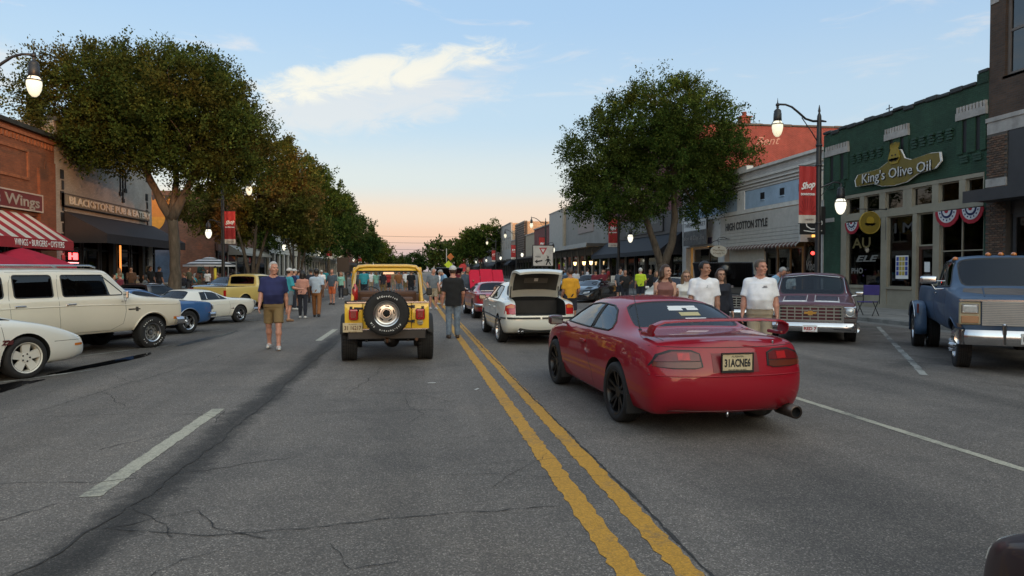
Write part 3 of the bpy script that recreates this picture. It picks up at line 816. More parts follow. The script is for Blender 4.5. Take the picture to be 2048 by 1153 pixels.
for r_ in range(80):
 z=.19+r_*.0755
 if z>6.15 or 4.42<z<4.75:continue
 for k in range(4):
  yy=yA-.12-k*.2-(.1 if r_%2 else 0)
  if yy<yA-.76:continue
  if z>2.2 and cnt<290:
   o=bpy.data.objects.new('brick',rnd.choice(bm_));link(o,pil);o.location=(-.056+rnd.uniform(-.005,.003),yy-d.o.y,z);o.rotation_euler=(0,rnd.uniform(-.01,.01),rnd.uniform(-.012,.012));cnt+=1
  else:restb.b(-.076,-.036,yy-.094-d.o.y,yy+.094-d.o.y,z-.03,z+.03,rnd.choice(brk_m))
tag(restb.build('brickwork',pil),kind='stuff')
wb_b=brick_mat('white_painted_brick',(0.56,0.55,0.52),(0.50,0.49,0.47),(0.43,0.42,0.41),'Y',bump=0.7,dirt=0.25)
wp=mat('white_trim',(0.60,0.59,0.55),rough=0.7,var=0.12)
blue_p=mat('pale_blue_stucco',(0.32,0.43,0.54),rough=0.85,var=0.15,vscale=1.2,bump=0.1)
y0,y1=yB,YX(1366,XR);ym=YX(1450,XR)
w=Facade('white_and_blue_block','low white block with pale blue panels and stepped cornices','building',XR,1,y0,y1,7.35,wb_b)
w.mass(shop=4.2,void=3.0,m_side=mat('grey_side_brick',(.3,.29,.27),bump=.3))
w.add('front_wall',[(0,.3,y0+.003,y1,5.0,7.35,wb_b),(.02,.3,ym,y1,4.3,5.0,wp),(-.02,.3,y0+.01,y0+.4,.15,5.0,wp),(-.06,.3,y1-.7,y1,.15,5.0,wp)])
for zt,dd,th in ((7.35,.16,.14),(6.85,.10,.12),(6.62,.13,.07),(6.45,.09,.07),(6.3,.06,.06),(5.0,.12,.22)):
 w.add('cornice',[(-dd,.3 if zt>7.2 else -.001,y0+.004,y1,zt,zt+th,wp)])
w.add('parapet_block',[(-.1,.3,YX(1490,XR)-.3,YX(1476,XR)+.4,7.49,7.75,wp)])
yp0,yp1=YX(1490,XR),YX(1476,XR)
w.add('pier',[(-.09,-.001,yp0,yp1,5.22,6.3,wp),(-.09,-.001,y1-.6,y1-.02,5.22,6.3,wp),(-.09,-.001,y0+.02,y0+.5,5.22,6.3,wp)])
w.add('blue_panel',[(-.03,-.002,y0+.51,yp0-.02,5.25,6.26,blue_p)]);w.add('blue_panel',[(-.03,-.002,yp1+.02,y1-.62,5.25,6.26,blue_p)])
for px in (1525,1564,1602,1396,1422,1448):
 yy=YX(px,XR);w.add('vent',[(-.05,-.031,yy-.22,yy+.22,5.62,6.0,black_pt)]);w.add('vent_sill',[(-.08,-.031,yy-.25,yy+.25,5.56,5.62,blue_p)])
sid=mat('grey_clapboard',(0.46,0.44,0.40),rough=0.7,var=0.1)
for i in range(9):
 z=3.12+.2*i
 w.add('clapboard',[(-.3-.02,-.04,YX(1608,XR),ym,z,z+.185,sid) if i<4 else (-.3,-.04,YX(1608,XR),ym,z-.001,z+.199,sid)])
w.text('HIGH COTTON STYLE',.62,mat('charcoal_lettering',(.03,.03,.03)),(YX(1464,XR)+YX(1541,XR))/2,4.28,-.33,width=5.1,bold=.012)
w.add('fascia_return',[(-.3,.3,YX(1608,XR)-.15,YX(1608,XR)-.003,3.1,5.0,wp),(0,.3,y0+.4,YX(1608,XR)-.16,3.9,5.0,wp)])
frm=mat('maroon_stripe',(.10,.035,.03),rough=.8);frw=mat('pale_stripe',(.36,.33,.29),rough=.8)
fr_y0,fr_y1=YX(1610,XR),YX(1458,XR);nst=44
mb=MB()
for i in range(nst):
 a=fr_y0+(fr_y1-fr_y0)*i/nst;c=fr_y0+(fr_y1-fr_y0)*(i+1)/nst
 mm=frm if i%2 else frw
 mb.poly([(-.30,a-w.o.y,3.115),(-.46,a-w.o.y,2.98),(-.46,c-w.o.y,2.98),(-.30,c-w.o.y,3.115)],mm);mb.poly([(-.46,a-w.o.y,2.98),(-.46,(a+c)/2-w.o.y,2.84),(-.46,c-w.o.y,2.98)],mm)
mb.build('fringed_awning',w.root)
yk=YX(1526,XR)
w.add('plain_wall',[(.05,.3,yk,fr_y1+.1,.15,3.6,mat('beige_render',(.44,.40,.33),rough=.85,var=.1))])
w.add('door_frame',[(.1,.25,YX(1549,XR),yk-.003,2.75,3.9,black_mt)])
dd_=w.win(YX(1549,XR)+.02,yk-.05,.16,2.75,black_mt,d=.18,fr=.1,name='door',glass=gl_dark)
w.win(YX(1602,XR),YX(1551,XR),.55,2.9,mat('brass_frame',(.16,.1,.05),rough=.4),d=.12,fr=.07,mull=(.48,),name='shop_window')
w.win(YX(1632,XR),YX(1604,XR),.5,3.3,mat('dark_brown_frame',(.05,.03,.02),rough=.5),d=.12,fr=.09,name='shop_window')
w.add('riser',[(.02,.25,y0+.41,YX(1551,XR),.15,.5,wp)])
w.add('glow_wall',[(1.7,1.75,YX(1640,XR),YX(1551,XR),.2,3.8,room_warm)])
for px,z in ((1562,1.75),(1590,1.7)):
 t=thing('table_lamp','lit table lamp with drum shade, %s in the boutique window'%('left one' if px<1570 else 'right one'),'lamp',(XR+1.0,YX(px,XR+1),.55),group='table lamps in the boutique window')
 q=MB();q.lathe([(0,0),(.12,0),(.1,.04),(.03,.1),(.06,.4),(.02,.8),(0,.8)],mat('lamp_base',(.2,.12,.06)),12);q.build('base',t)
 q=MB();q.lathe([(.17,.8),(.26,.8),(.2,1.16),(.17,1.16)],lamp_warm,16);q.build('shade',t)
cs=thing('coffee_cup_sign','square black blade sign with a white coffee cup drawing','sign',(XR-.9,YX(1624,XR-.9),4.02))
MB().b(-.62,.62,-.03,.03,-.68,.62,black_pl).build('board',cs)
q=MB();Mc=frame((0,-.034,0),(1,0,0),(0,0,1));wl_=white_pt
def stroke(mb,pts,wdt,m,M):
 for (x0,z0),(x1,z1) in zip(pts,pts[1:]):
  L_=math.hypot(x1-x0,z1-z0);nx,nz_=-(z1-z0)/L_*wdt/2,(x1-x0)/L_*wdt/2
  mb.prism([(x0+nx,z0+nz_),(x0-nx,z0-nz_),(x1-nx,z1-nz_),(x1+nx,z1+nz_)],.006,m,M)
stroke(q,[(-.36,-.02),(-.3,-.3),(-.1,-.42),(.12,-.42),(.28,-.28),(.32,-.02)],.05,wl_,Mc)
stroke(q,[(.36*math.cos(t)-.02,.06*math.sin(t)-.02) for t in [i*math.pi/8 for i in range(17)]],.035,wl_,Mc)
stroke(q,[(.3,-.05),(.44,-.06),(.46,-.2),(.28,-.27)],.04,wl_,Mc);stroke(q,[(-.45,-.5),(0,-.56),(.45,-.5)],.04,wl_,Mc)
for k in (-.2,.02,.2):stroke(q,[(k-.1,.5),(k,.2),(k+.08,.5)],.04,mat('sign_gold',(.4,.3,.1)),Mc)
q.build('drawing',cs)
nl=MB().ball((0,0,0),.09,mat('red_light',(.6,.02,.02),emit=(1,.05,.04),estr=4)).build('warning_light',loc=(XR-.1,YX(1629,XR),2.52));tag(nl,'small round red light glowing in the cafe window','light')
ns=thing('script_window_sign','white looping lettering painted on the cafe window','sign',(XR+.04,YX(1618,XR),1.9))
q=MB();q.text('Vibe',.7,grey_old,frame((0,0,0),(0,-1,0),(0,0,1)),.004,shear=.3,width=.7);q.build('lettering',ns)
ya,yb=YX(1424,XR),YX(1377,XR)
s1=wall_sign('two_part_shop_sign','white over grey two part shop board above the lit entrance',XR,1,ya,yb,4.35,5.15,-.35,.08,white_pt,mat('grey_rim',(.18,.18,.17)),.05)
letter_on(s1,'THREE  MARKET',.4,mat('grey_lettering',(.16,.16,.16)),1,0,.02,.055,width=3.6)
q=MB();q.b(-.04,.04,-(yb-ya)/2,(yb-ya)/2,-1.35,-.42,mat('weathered_grey_board',(.13,.125,.115),rough=.8,var=.4,vscale=3));q.build('lower_board',s1)
letter_on(s1,'Salon & Day Spa',.42,mat('dim_script',(.3,.29,.27)),1,.3,-.85,.05,width=3.8,shear=.3)
w.add('lintel',[(-.04,.3,ym,y1-.7,3.3,4.3,wp),(-.05,.3,ym,ym+.9,.15,3.3,wp)])
w.add('glow_wall',[(1.5,1.55,ym+.9,y1-.8,.2,3.4,room_warm)])
w.win(ym+.9,YX(1408,XR),.5,3.3,mat('dark_brown_frame',(0,0,0)),d=.4,fr=.1,mull=(.4,),name='shop_window')
w.win(YX(1408,XR)+.05,y1-.75,.16,3.3,wp,d=.5,fr=.14,rails=(.3,),name='door')
w.add('hanging_lettering',[(-.1,-.041,YX(1425,XR),YX(1390,XR),3.45,3.85,mat('dusky_purple',(.06,.05,.09)))])
ov=thing('oval_hanging_sign','cream oval hanging sign on a scrolled iron bracket','sign',(XR-1.0,YX(1437,XR-1.0),2.85))
q=MB();q.cyl((0,-.025,0),(0,.025,0),.52,mat('cream_sign',(.5,.47,.4)),n=28,smooth=False);o=q.build('board',ov);o.scale=(1.0,1,.68)
q=MB();q.text('Merchant',.17,mat('brown_lettering',(.12,.07,.03)),frame((0,-.03,.06),(1,0,0),(0,0,1)),.003,width=.75);q.text('& Supply Co',.15,mat('brown_lettering',(0,0,0)),frame((0,-.03,-.12),(1,0,0),(0,0,1)),.003,width=.7);q.prism(ngon(.05,10,0,.22),.004,mat('brown_lettering',(0,0,0)),frame((0,-.026,0),(1,0,0),(0,0,1)));q.build('lettering',ov)
q=MB();q.tube([(.95,0,.75),(.2,0,.72),(-.3,0,.6),(-.45,0,.5)],.02,black_mt);q.tube([(.6,0,.72),(.3,0,.85),(0,0,.8),(-.1,0,.62),(.1,0,.55)],.015,black_mt);q.tube([(.95,0,1.0),(.95,0,.3)],.02,black_mt);q.tube([(0,0,.6),(0,0,.35)],.01,black_mt);q.build('bracket',ov)
mv_b=brick_mat('mauve_brick',(0.22,0.075,0.080),(0.18,0.062,0.068),(0.13,0.06,0.06),'Y',dirt=0.25)
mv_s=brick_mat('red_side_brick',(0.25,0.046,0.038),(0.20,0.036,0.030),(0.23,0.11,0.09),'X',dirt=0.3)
y0,y1=y1,YX(1217,XR)
m_=Facade('mauve_brick_building','two storey mauve brick building with red painted side wall','building',XR,1,y0,y1,12.2,mv_b)
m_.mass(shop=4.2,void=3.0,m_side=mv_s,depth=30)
wins=[(YX(1342,XR),YX(1331,XR)),(YX(1306,XR),YX(1297,XR)),(YX(1283,XR),YX(1275,XR)),(YX(1262,XR),YX(1254,XR)),(YX(1243,XR),YX(1236,XR))]
m_.add('front_wall',[(0,.3,y0,y1-.003,4.3,7.3,mv_b),(0,.3,y0,y1-.003,9.9,12.2,mv_b)]+[(0,.3,a,c,7.3,9.9,mv_b) for a,c in zip([y0]+[q[1] for q in wins],[q[0] for q in wins]+[y1-.003])])
for a,c in wins:m_.win(a,c,7.3,9.9,mat('cream_window_frame',(.3,.27,.22)),d=.14,fr=.08,rails=(.5,),name='sash_window',sill=mv_b,glass=glass_mat('upper_glass',(0,0,0)))
m_.add('cornice',[(-.15,.28,y0,y1,11.6,11.75,mv_b),(-.1,.3,y0,y1,12.2,12.35,coping)])
cpm=MB()
for i in range(26):cpm.b(.4+i*1.12,.4+i*1.12+1.08,y0-.06-m_.o.y,y0+.3-m_.o.y,12.2+(.03 if i%3 else 0),12.3+(.03 if i%2 else .06),coping)
cpm.build('side_coping',m_.root)
ch=MB();ch.b(4.6,5.3,y0+.5-m_.o.y,y0+1.1-m_.o.y,12.0,12.9,mv_s);ch.b(4.5,5.4,y0+.4-m_.o.y,y0+1.2-m_.o.y,12.9,13.0,mv_s);ch.cyl((4.95,y0+.8-m_.o.y,13),(4.95,y0+.8-m_.o.y,13.35),.16,mv_s);ch.build('chimney',m_.root)
gh=MB();gh.text('Bent',.9,mat('chalky_paint',(.36,.20,.17)),frame((6.3,y0-.001-m_.o.y,11.1),(1,0,.1),(0,0,1)),.004,width=1.9,shear=.4);gh.build('graffiti',m_.root)
m_.add('fascia',[(-.12,.2,YX(1345,XR),YX(1232,XR),4.5,6.2,mat('dark_slate_panel',(.06,.055,.055),rough=.6)),(-.06,.2,y0,YX(1345,XR)-.003,4.5,6.3,mat('grey_fascia',(.12,.115,.115)))])
mt1=wall_sign('market_fascia_sign','grey fascia board with pale block lettering in two rows',XR,1,YX(1330,XR),YX(1250,XR),4.75,6.0,-.2,.06,mat('slate_sign',(.07,.066,.064),rough=.6))
letter_on(mt1,'DOWNTOWN MARKET',.6,grey_old,1,.3,.25,.04,width=9.5,bold=.02);letter_on(mt1,'FARM FRESH',.55,grey_old,1,.8,-.3,.04,width=6.5,bold=.02)
aw=mat('black_awning_cloth',(.012,.014,.02),rough=.75,var=.2)
def awning(F,ya,yb,z_top,z_front,out,drop,m,ends=True,ribs=0,name='awning',seg=1,mats=None):
 mb=MB();o=F.o.y
 n_=seg
 for i in range(n_):
  a=ya+(yb-ya)*i/n_;c=ya+(yb-ya)*(i+1)/n_
  mm=mats[i%len(mats)] if mats else m
  P=[(F.s*-.03,a-o,z_top),(F.s*-out,a-o,z_front),(F.s*-out,c-o,z_front),(F.s*-.03,c-o,z_top)]
  mb.poly(P,mm);
 mb.poly([(F.s*-out,ya-o,z_front),(F.s*-out,ya-o,z_front-drop),(F.s*-out,yb-o,z_front-drop),(F.s*-out,yb-o,z_front)],m)
 for y_ in (ya,yb):
  mb.poly([(F.s*-.03,y_-o,z_top),(F.s*-out,y_-o,z_front),(F.s*-out,y_-o,z_front-drop),(F.s*-.03,y_-o,z_front-drop)],m)
 return mb.build(name,F.root)
awning(m_,y0+.2,y1+.3,4.5,3.2,1.7,.35,aw)
m_.add('shopfront',[(.05,.25,y0,y1,3.6,4.3,charcoal),(.05,.25,y0,y1,.15,.7,charcoal)])
for i in range(7):
 a=y0+(y1-y0)*i/7;c=y0+(y1-y0)*(i+1)/7
 m_.win(a+.1,c-.1,.7,3.6,charcoal,d=.15,fr=.1,name='shop_window')
 m_.add('pier',[(-.02,.25,a-.1,a+.1,.15,4.3,mat('beige_render',(0,0,0)) if i in (2,5) else charcoal)])
m_.add('glow_wall',[(2.2,2.25,y0+5,y0+9,.2,3.4,room_warm)])
gs=mat('grey_stucco',(0.25,0.24,0.22),rough=0.85,var=0.12,vscale=.6,bump=0.15)
gs2=mat('light_grey_panel',(0.38,0.365,0.335),rough=0.8,var=0.1)
y0,y1=y1,YX(1102,XR)
k_=Facade('grey_stucco_building','plain grey stucco building with flat canopy and blank sign panel','building',XR,1,y0,y1,9.5,gs)
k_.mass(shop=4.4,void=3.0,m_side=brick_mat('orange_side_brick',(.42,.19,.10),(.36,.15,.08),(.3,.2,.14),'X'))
yq=YX(1129,XR)
k_.add('front_wall',[(0,.3,y0+.003,yq-.8,4.5,9.5,gs),(-.25,.3,yq,y1-.003,4.2,9.62,gs2),(-.3,.3,yq-.8,yq-.003,4.2,9.75,mat('tan_pilaster',(.33,.28,.21)))])
k_.add('cornice',[(-.06,.3,y0,yq-.81,9.5,9.62,stone_w),(-.31,.3,yq,y1,9.62,9.75,stone_w)])
k_.add('blank_panel',[(-.09,-.001,YX(1187,XR),YX(1157,XR),6.0,8.0,mat('pinkish_panel',(.25,.205,.19)))])
k_.add('panel_gable',[(-.08,-.001,YX(1176,XR),YX(1168,XR),8.001,8.8,mat('pinkish_panel',(0,0,0)))])
k_.add('canopy',[(-2.2,.2,y0+.2,y1-.2,4.15,4.45,mat('dark_bronze_metal',(.07,.06,.05),rough=.5)),(-2.26,-2.201,y0+.2,y1-.2,4.08,4.52,gs2)])
k_.add('glow_wall',[(2.4,2.45,y0+3,y0+12,.2,3.4,mat('dim_glow_wall',(.3,.2,.1),emit=(1,.55,.2),estr=.12))])  # back wall given a faint emission in place of lamplight
for i in range(9):
 a=y0+(y1-y0)*i/9;c=y0+(y1-y0)*(i+1)/9
 k_.win(a+.14,c-.14,.6,3.5,charcoal,d=.15,fr=.09,name='shop_window')
 k_.add('pier',[(-.02,.25,a-.14,a+.14,.15,4.4,gs2 if i%3 else stone_w)])
k_.add('riser',[(.05,.25,y0,y1,.15,.6,gs)]);k_.add('lintel',[(.05,.25,y0,y1,3.5,4.4,gs)])
for i,px in enumerate((1150,1168,1182)):
 t=thing('wall_lantern','glowing warm lantern under the grey canopy, %s of three'%('leftmost','middle','rightmost')[i],'lantern',(XR-.5,YX(px,XR-.5),2.55),group='lanterns under the grey canopy')
 q=MB();q.lathe([(0,-.22),(.12,-.2),(.2,.18),(.1,.3),(0,.3)],lamp_warm,10);q.build('globe',t)
 q=MB();q.cyl((0,0,.3),(0,0,1.6),.015,black_mt);q.lathe([(.22,.17),(.12,.36),(0,.38)],black_mt,10);q.build('stem',t)
def simple(name,label,X0,side,y0,y1,h,m,m_side,shopm,canopy=None,wz=None,nw=4,wm=None,awn=None):
 F=Facade(name,label,'building',X0,side,y0,y1,h,m)
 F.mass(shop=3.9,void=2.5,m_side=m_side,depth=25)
 bx=[(0,.3,y0+.003,y1-.003,3.9,h,m)]
 if wz:
  bx=[(0,.3,y0+.003,y1-.003,3.9,wz[0],m),(0,.3,y0+.003,y1-.003,wz[1],h,m)]
  yy=y0+.003
  for i in range(nw):
   c=y0+(y1-y0)*(i+.5)/nw;hw=min(.65,(y1-y0)/nw*.3)
   bx.append((0,.3,yy,c-hw,wz[0],wz[1],m));yy=c+hw
   F.win(c-hw,c+hw,wz[0],wz[1],wm or stone_w,d=.15,fr=.09,rails=(.5,),name='sash_window',glass=glass_mat('upper_glass',(0,0,0)))
  bx.append((0,.3,yy,y1-.003,wz[0],wz[1],m))
 F.add('front_wall',bx)
 F.add('cornice',[(-.12,.3,y0,y1,h,h+.16,stone_w)])
 k=max(3,int((y1-y0)/3))
 for i in range(k):
  a=y0+(y1-y0)*i/k;c=y0+(y1-y0)*(i+1)/k
  F.win(a+.15,c-.15,.6,3.3,shopm,d=.15,fr=.1,name='shop_window')
  F.add('pier',[(-.02,.25,a-.15,a+.15,.15,3.9,shopm)])
 F.add('riser',[(.05,.25,y0,y1,.15,.6,shopm)]);F.add('lintel',[(.05,.25,y0,y1,3.3,3.9,shopm)])
 if canopy:F.add('canopy',[(-2.0,-.003,y0+.3,y1-.3,3.7,3.95,canopy)])
 if awn:awning(F,y0+.4,y1-.4,4.2,3.1,1.5,.3,awn)
 return F
red_b=brick_mat('dull_red_brick',(0.20,0.055,0.05),(0.16,0.045,0.042),(0.15,0.08,0.07),'Y')
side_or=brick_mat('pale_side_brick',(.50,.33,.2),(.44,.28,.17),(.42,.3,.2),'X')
ya_=y1
simple('red_brick_shop','dull red brick shop beyond the grey stucco building',XR,1,ya_,112,8.3,red_b,red_b,charcoal,canopy=charcoal)
tan_w=mat('tan_render',(.36,.3,.22),rough=.85)
simple('tan_shop','low tan shop between the red and the slatted fronts',XR,1,112,121,7.8,tan_w,side_or,charcoal,canopy=charcoal)
sl=simple('slatted_shop','tall shop front clad in brown horizontal slats',XR,1,121,133,10.4,mat('slat_backing',(.03,.022,.018)),side_or,charcoal,canopy=charcoal)
slm=mat('brown_slat',(.10,.068,.05),rough=.6,var=.2)
for i in range(16):sl.add('slat',[(-.22,-.02,121.1,132.9,4.1+i*.4,4.1+i*.4+.3,slm)])
pink_b=brick_mat('pale_pink_brick',(.40,.27,.2),(.36,.24,.18),(.34,.26,.2),'Y')
simple('pale_brick_shop','low pale brick shop beyond the slatted front',XR,1,133,140,7.6,pink_b,side_or,charcoal,awn=aw)
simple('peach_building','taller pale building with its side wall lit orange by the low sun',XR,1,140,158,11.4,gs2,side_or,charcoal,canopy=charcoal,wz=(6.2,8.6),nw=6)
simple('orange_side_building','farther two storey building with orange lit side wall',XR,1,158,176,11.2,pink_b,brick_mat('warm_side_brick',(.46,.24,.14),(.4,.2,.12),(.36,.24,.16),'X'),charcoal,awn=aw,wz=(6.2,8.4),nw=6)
for i,(a,c,h,m,lb) in enumerate(((176,196,8.6,gs,'grey'),(196,216,7.4,red_b,'red brick'),(216,240,8.4,tan_w,'tan'),(240,275,7.0,pink_b,'pale brick'))):
 simple('far_shop','%s far shop of the right row, %s from the camera'%(lb,('first past the orange lit sides','second past the orange lit sides','third past the orange lit sides','last in the row'))[0] if False else '%s shop far down the right side of the street, %s'%(lb,('past the orange lit walls','beside the grey one','near the distant trees','last in its row')[i]),XR,1,a,c,h,m,m,charcoal,awn=aw if i%2 else None)
ob=brick_mat('orange_brick',(0.25,0.080,0.034),(0.18,0.058,0.027),(0.15,0.08,0.05),'Y',dirt=0.35)
ob_t=mat('orange_brick_trim',(0.25,0.09,0.04),rough=.85,var=.3,vscale=6,bump=.4)
yw=YX(112,XL)
f1=Facade('orange_brick_restaurant','orange brick restaurant with red striped awning','building',XL,-1,14,yw,7.7,ob)
f1.mass(shop=4.0,void=3.0,m_side=ob)
f1.add('front_wall',[(0,.3,14,yw-.003,4.05,7.7,ob),(-.12,.3,yw-1.5,yw-.95,.15,6.2,ob),(-.05,.3,yw-.9,yw-.003,.15,6.6,ob)])
f1.add('cornice',[(-.18,.3,14,yw,7.7,7.88,coping),(-.1,-.001,14,yw,7.42,7.55,ob_t)])
for i in range(5):
 c=yw-2.2-3.4*i;a=c-2.8
 f1.add('brick_panel',[(-.05,-.001,a,c,5.55,5.68,ob_t),(-.05,-.001,a,c,6.75,6.88,ob_t),(-.05,-.001,a,a+.13,5.681,6.749,ob_t),(-.05,-.001,c-.13,c,5.681,6.749,ob_t)])
mb=MB()
for i in range(70):mb.b(.001,.05,yw-.2-i*.28-.1-f1.o.y,yw-.2-i*.28+.06-f1.o.y,7.15,7.38,ob_t)
mb.build('dentil_course',f1.root)
aw_r=mat('red_awning_cloth',(0.30,0.016,0.022),rough=.75,var=.1);aw_w=mat('cream_awning_cloth',(.55,.50,.42),rough=.8,var=.1)
a0,a1=17.0,YX(148,XL+1.6)
o_=f1.o.y
mb=MB();ns=34
def quad_aw(i0,i1,m):
 ya2,yb2=a1-i0,a1-i1
 t0,t1=min(ya2,a1-.55-i0*.0),min(yb2,a1-.55)
 mb.poly([(.03,t0-o_,4.1),(1.6,ya2-o_,2.95),(1.6,yb2-o_,2.95),(.03,t1-o_,4.1)],m)
wst=(a1-a0)/ns
for i in range(ns):quad_aw(wst*i,wst*(i+1),aw_r if i%2==0 else aw_w)
mb.poly([(1.6,a0-o_,2.95),(1.6,a0-o_,2.55),(1.6,a1-o_,2.55),(1.6,a1-o_,2.95)],aw_r)
mb.poly([(.03,a1-.55-o_,4.1),(1.6,a1-o_,2.95),(.03,a1-o_,2.95)],aw_r);mb.poly([(1.6,a1-o_,2.95),(1.6,a1-o_,2.55),(.03,a1-o_,2.55),(.03,a1-o_,2.95)],aw_r)
awo=mb.build('striped_awning',f1.root)
f1.text('WINGS \u2022 BURGERS \u2022 OYSTERS',.36,white_pt,(YX(30,XL+1.6)+YX(129,XL+1.6))/2,2.75,-1.61,width=YX(129,XL+1.6)-YX(30,XL+1.6),parent=awo)
fs=wall_sign('famous_wings_sign','maroon fascia sign reading Famous Wings in grey serif letters',XL,-1,24.5,YX(85,XL+.1),4.22,5.0,-.12,.1,mat('maroon_sign',(.13,.025,.025),rough=.6),mat('pale_sign_rim',(.42,.36,.3)),.06)
letter_on(fs,'Famous Wings',.62,mat('grey_serif_lettering',(.3,.27,.23)),-1,1.2,-.02,.065,width=6.0,bold=.012)
f1.add('shopfront',[(.05,.25,14,yw-1.5,.15,.8,charcoal),(.05,.25,14,yw-1.5,3.4,4.0,charcoal)])
for i in range(8):
 c=yw-1.5-2.3*i;f1.win(c-2.2,c,.8,3.4,mat('dark_brown_frame',(0,0,0)),d=.15,fr=.1,name='shop_window')
nn=thing('neon_window_sign','red neon sign glowing in the restaurant corner window','sign',(XL+.25,YX(147,XL+.25),2.35))
q=MB();q.text('HI',.42,mat('red_neon',(.8,.1,.1),emit=(1,.07,.07),estr=5),frame((0,0,0),(0,1,0),(0,0,1)),.02,width=.85,bold=.02);q.b(-.02,.02,-.5,.5,-.32,-.27,mat('pink_neon',(.8,.4,.4),emit=(1,.3,.3),estr=3));q.build('tubes',nn)
bs_b=brick_mat('white_pub_brick',(0.40,0.37,0.33),(0.34,0.32,0.285),(0.29,0.27,0.24),'Y',bump=.8,dirt=.25)
yb0,yb1=yw,YX(305,XL)
f2=Facade('white_brick_pub','white painted brick pub with black awning and long name board','building',XL,-1,yb0,yb1,8.6,bs_b)
f2.mass(shop=4.4,void=3.0,m_side=mat('pub_side_render',(.3,.27,.23),bump=.3))
f2.add('front_wall',[(0,.3,yb0,yb1-.003,4.5,8.6,bs_b),(-.02,.3,yb0,yb0+.75,.15,4.5,bs_b),(-.02,.3,yb1-.75,yb1-.003,.15,4.5,bs_b)])
f2.add('cornice',[(-.14,.3,yb0,yb1,8.6,8.8,coping)])
for yy in (yb0+.75,yb1-.75):
 for i in range(12):f2.add('quoin',[(-.05,-.021,yy-(.3 if i%2 else .16),yy+.02,.5+i*.5,.5+i*.5+.42,black_pl)])
bsg=wall_sign('pub_name_board','long weathered plank sign reading BLACKSTONE PUB & EATERY',XL,-1,YX(128,XL+.15),YX(298,XL+.15),4.72,5.32,-.15,.12,mat('weathered_tan_board',(.22,.19,.14),rough=.85,var=.35,vscale=4,streak=(1,6,1)),mat('dark_sign_rim',(.06,.05,.045)),.05)
letter_on(bsg,'BLACKSTONE PUB & EATERY',.5,mat('raised_cream_lettering',(.60,.54,.44)),-1,.25,-.02,.09,width=10.2,bold=.015,depth=.012)
awning(f2,yb0+.8,yb1+.3,4.5,3.45,1.9,.45,mat('black_pub_awning',(.016,.012,.014),rough=.8,var=.2))
iron=[(yb0+7.2+.35*i,(1.75,2.1,1.5)[i]) for i in range(3)]
for i,(yy,L_) in enumerate(iron):f2.add('iron_bar',[(-.06,-.001,yy-.035,yy+.035,7.7-L_,7.7,black_mt),(-.07,-.002,yy-.14,yy+.14,7.7-L_-.05,7.7-L_+.17,black_mt)])
f2.add('shopfront',[(.1,.25,yb0+.75,yb1-.75,3.5,4.5,black_pl),(.1,.25,yb0+.75,yb1-.75,.15,.5,black_pl)])
for i in range(6):
 a=yb0+.9+i*2.0;f2.win(a,a+1.85,.5,3.5,black_pl,d=.15,fr=.12,rails=(.75,),name='shop_window' if i!=3 else 'door',glass=gl_dark)
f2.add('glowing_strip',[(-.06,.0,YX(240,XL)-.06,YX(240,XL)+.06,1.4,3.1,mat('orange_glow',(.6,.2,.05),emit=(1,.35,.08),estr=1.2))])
f2.add('pillar',[(-.15,.09,YX(225,XL)-.25,YX(225,XL)+.1,.15,3.5,black_pl)]);f2.add('pillar',[(-.15,.09,YX(283,XL)-.2,YX(283,XL)+.2,.15,3.5,black_pl)])
br_s=brick_mat('patio_side_brick',(0.30,0.115,0.065),(0.20,0.085,0.055),(0.20,0.13,0.09),'X',dirt=.35)
br_f=brick_mat('brown_front_brick',(0.17,0.085,0.06),(0.13,0.065,0.05),(0.14,0.09,0.07),'Y')
y0,y1=62.0,81.0
f3=Facade('brown_brick_shop','brown brick shop with its bare brick side facing the patio','building',XL,-1,y0,y1,8.4,br_f)
f3.mass(shop=4.0,void=3.0,m_side=br_s,depth=26)
f3.add('front_wall',[(0,.3,y0,y1,4.0,5.0,br_f),(0,.3,y0,y1,7.0,8.4,br_f),(0,.3,y0,65.0,5.0,7.0,br_f),(0,.3,67.5,72,5,7,br_f),(0,.3,74.5,y1,5,7,br_f)])
for a in (65.0,72.0):f3.win(a,a+2.5,5.0,7.0,wp,d=.12,fr=.09,mull=(.5,),name='upper_window',sill=stone_w,glass=glass_mat('upper_glass',(0,0,0)))
f3.add('cornice',[(-.1,.3,y0,y1,8.4,8.55,coping)])
awning(f3,y0+3,y1-3,4.0,3.3,1.2,.2,mat('pale_awning_cloth',(.3,.3,.28)))
for i in range(6):f3.win(y0+.3+3.1*i,y0+3.2+3.1*i,.3,3.4,wp if i==1 else charcoal,d=.15,fr=.12,rails=(.7,),name='shop_window')
f3.add('lintel',[(.05,.25,y0,y1,3.4,4.0,br_f)])
mx0,_=XZ(345,500,y0-.05);
mu=thing('sunset_mural','painted wall mural with an orange sun over blue water','mural',(mx0-2.6,y0-.03,0))
sky_d=mat('mural_dark_sky',(.07,.035,.03));sea=mat('mural_blue',(.055,.085,.14),var=.3,vscale=1.5);sun_o=mat('mural_orange',(.75,.22,.03),var=.1,emit=None);sun_y=mat('mural_yellow',(.8,.30,.03))
MB().b(-2.6,2.5,-.02,.025,3.6,8.0,sky_d).build('night_sky',mu);MB().b(-2.6,2.5,-.02,.024,.7,3.6,sea).build('water',mu);MB().b(-2.6,2.5,-.035,-.021,.45,.72,stone_w).build('border',mu)
sx,sz=XZ(300,440,y0-.05)
q=MB();q.prism([p for p in ngon(1.3,40,0,0)],.012,sun_o,frame((.78,-.021,6.3),(1,0,0),(0,0,1)));q.build('sun',mu)
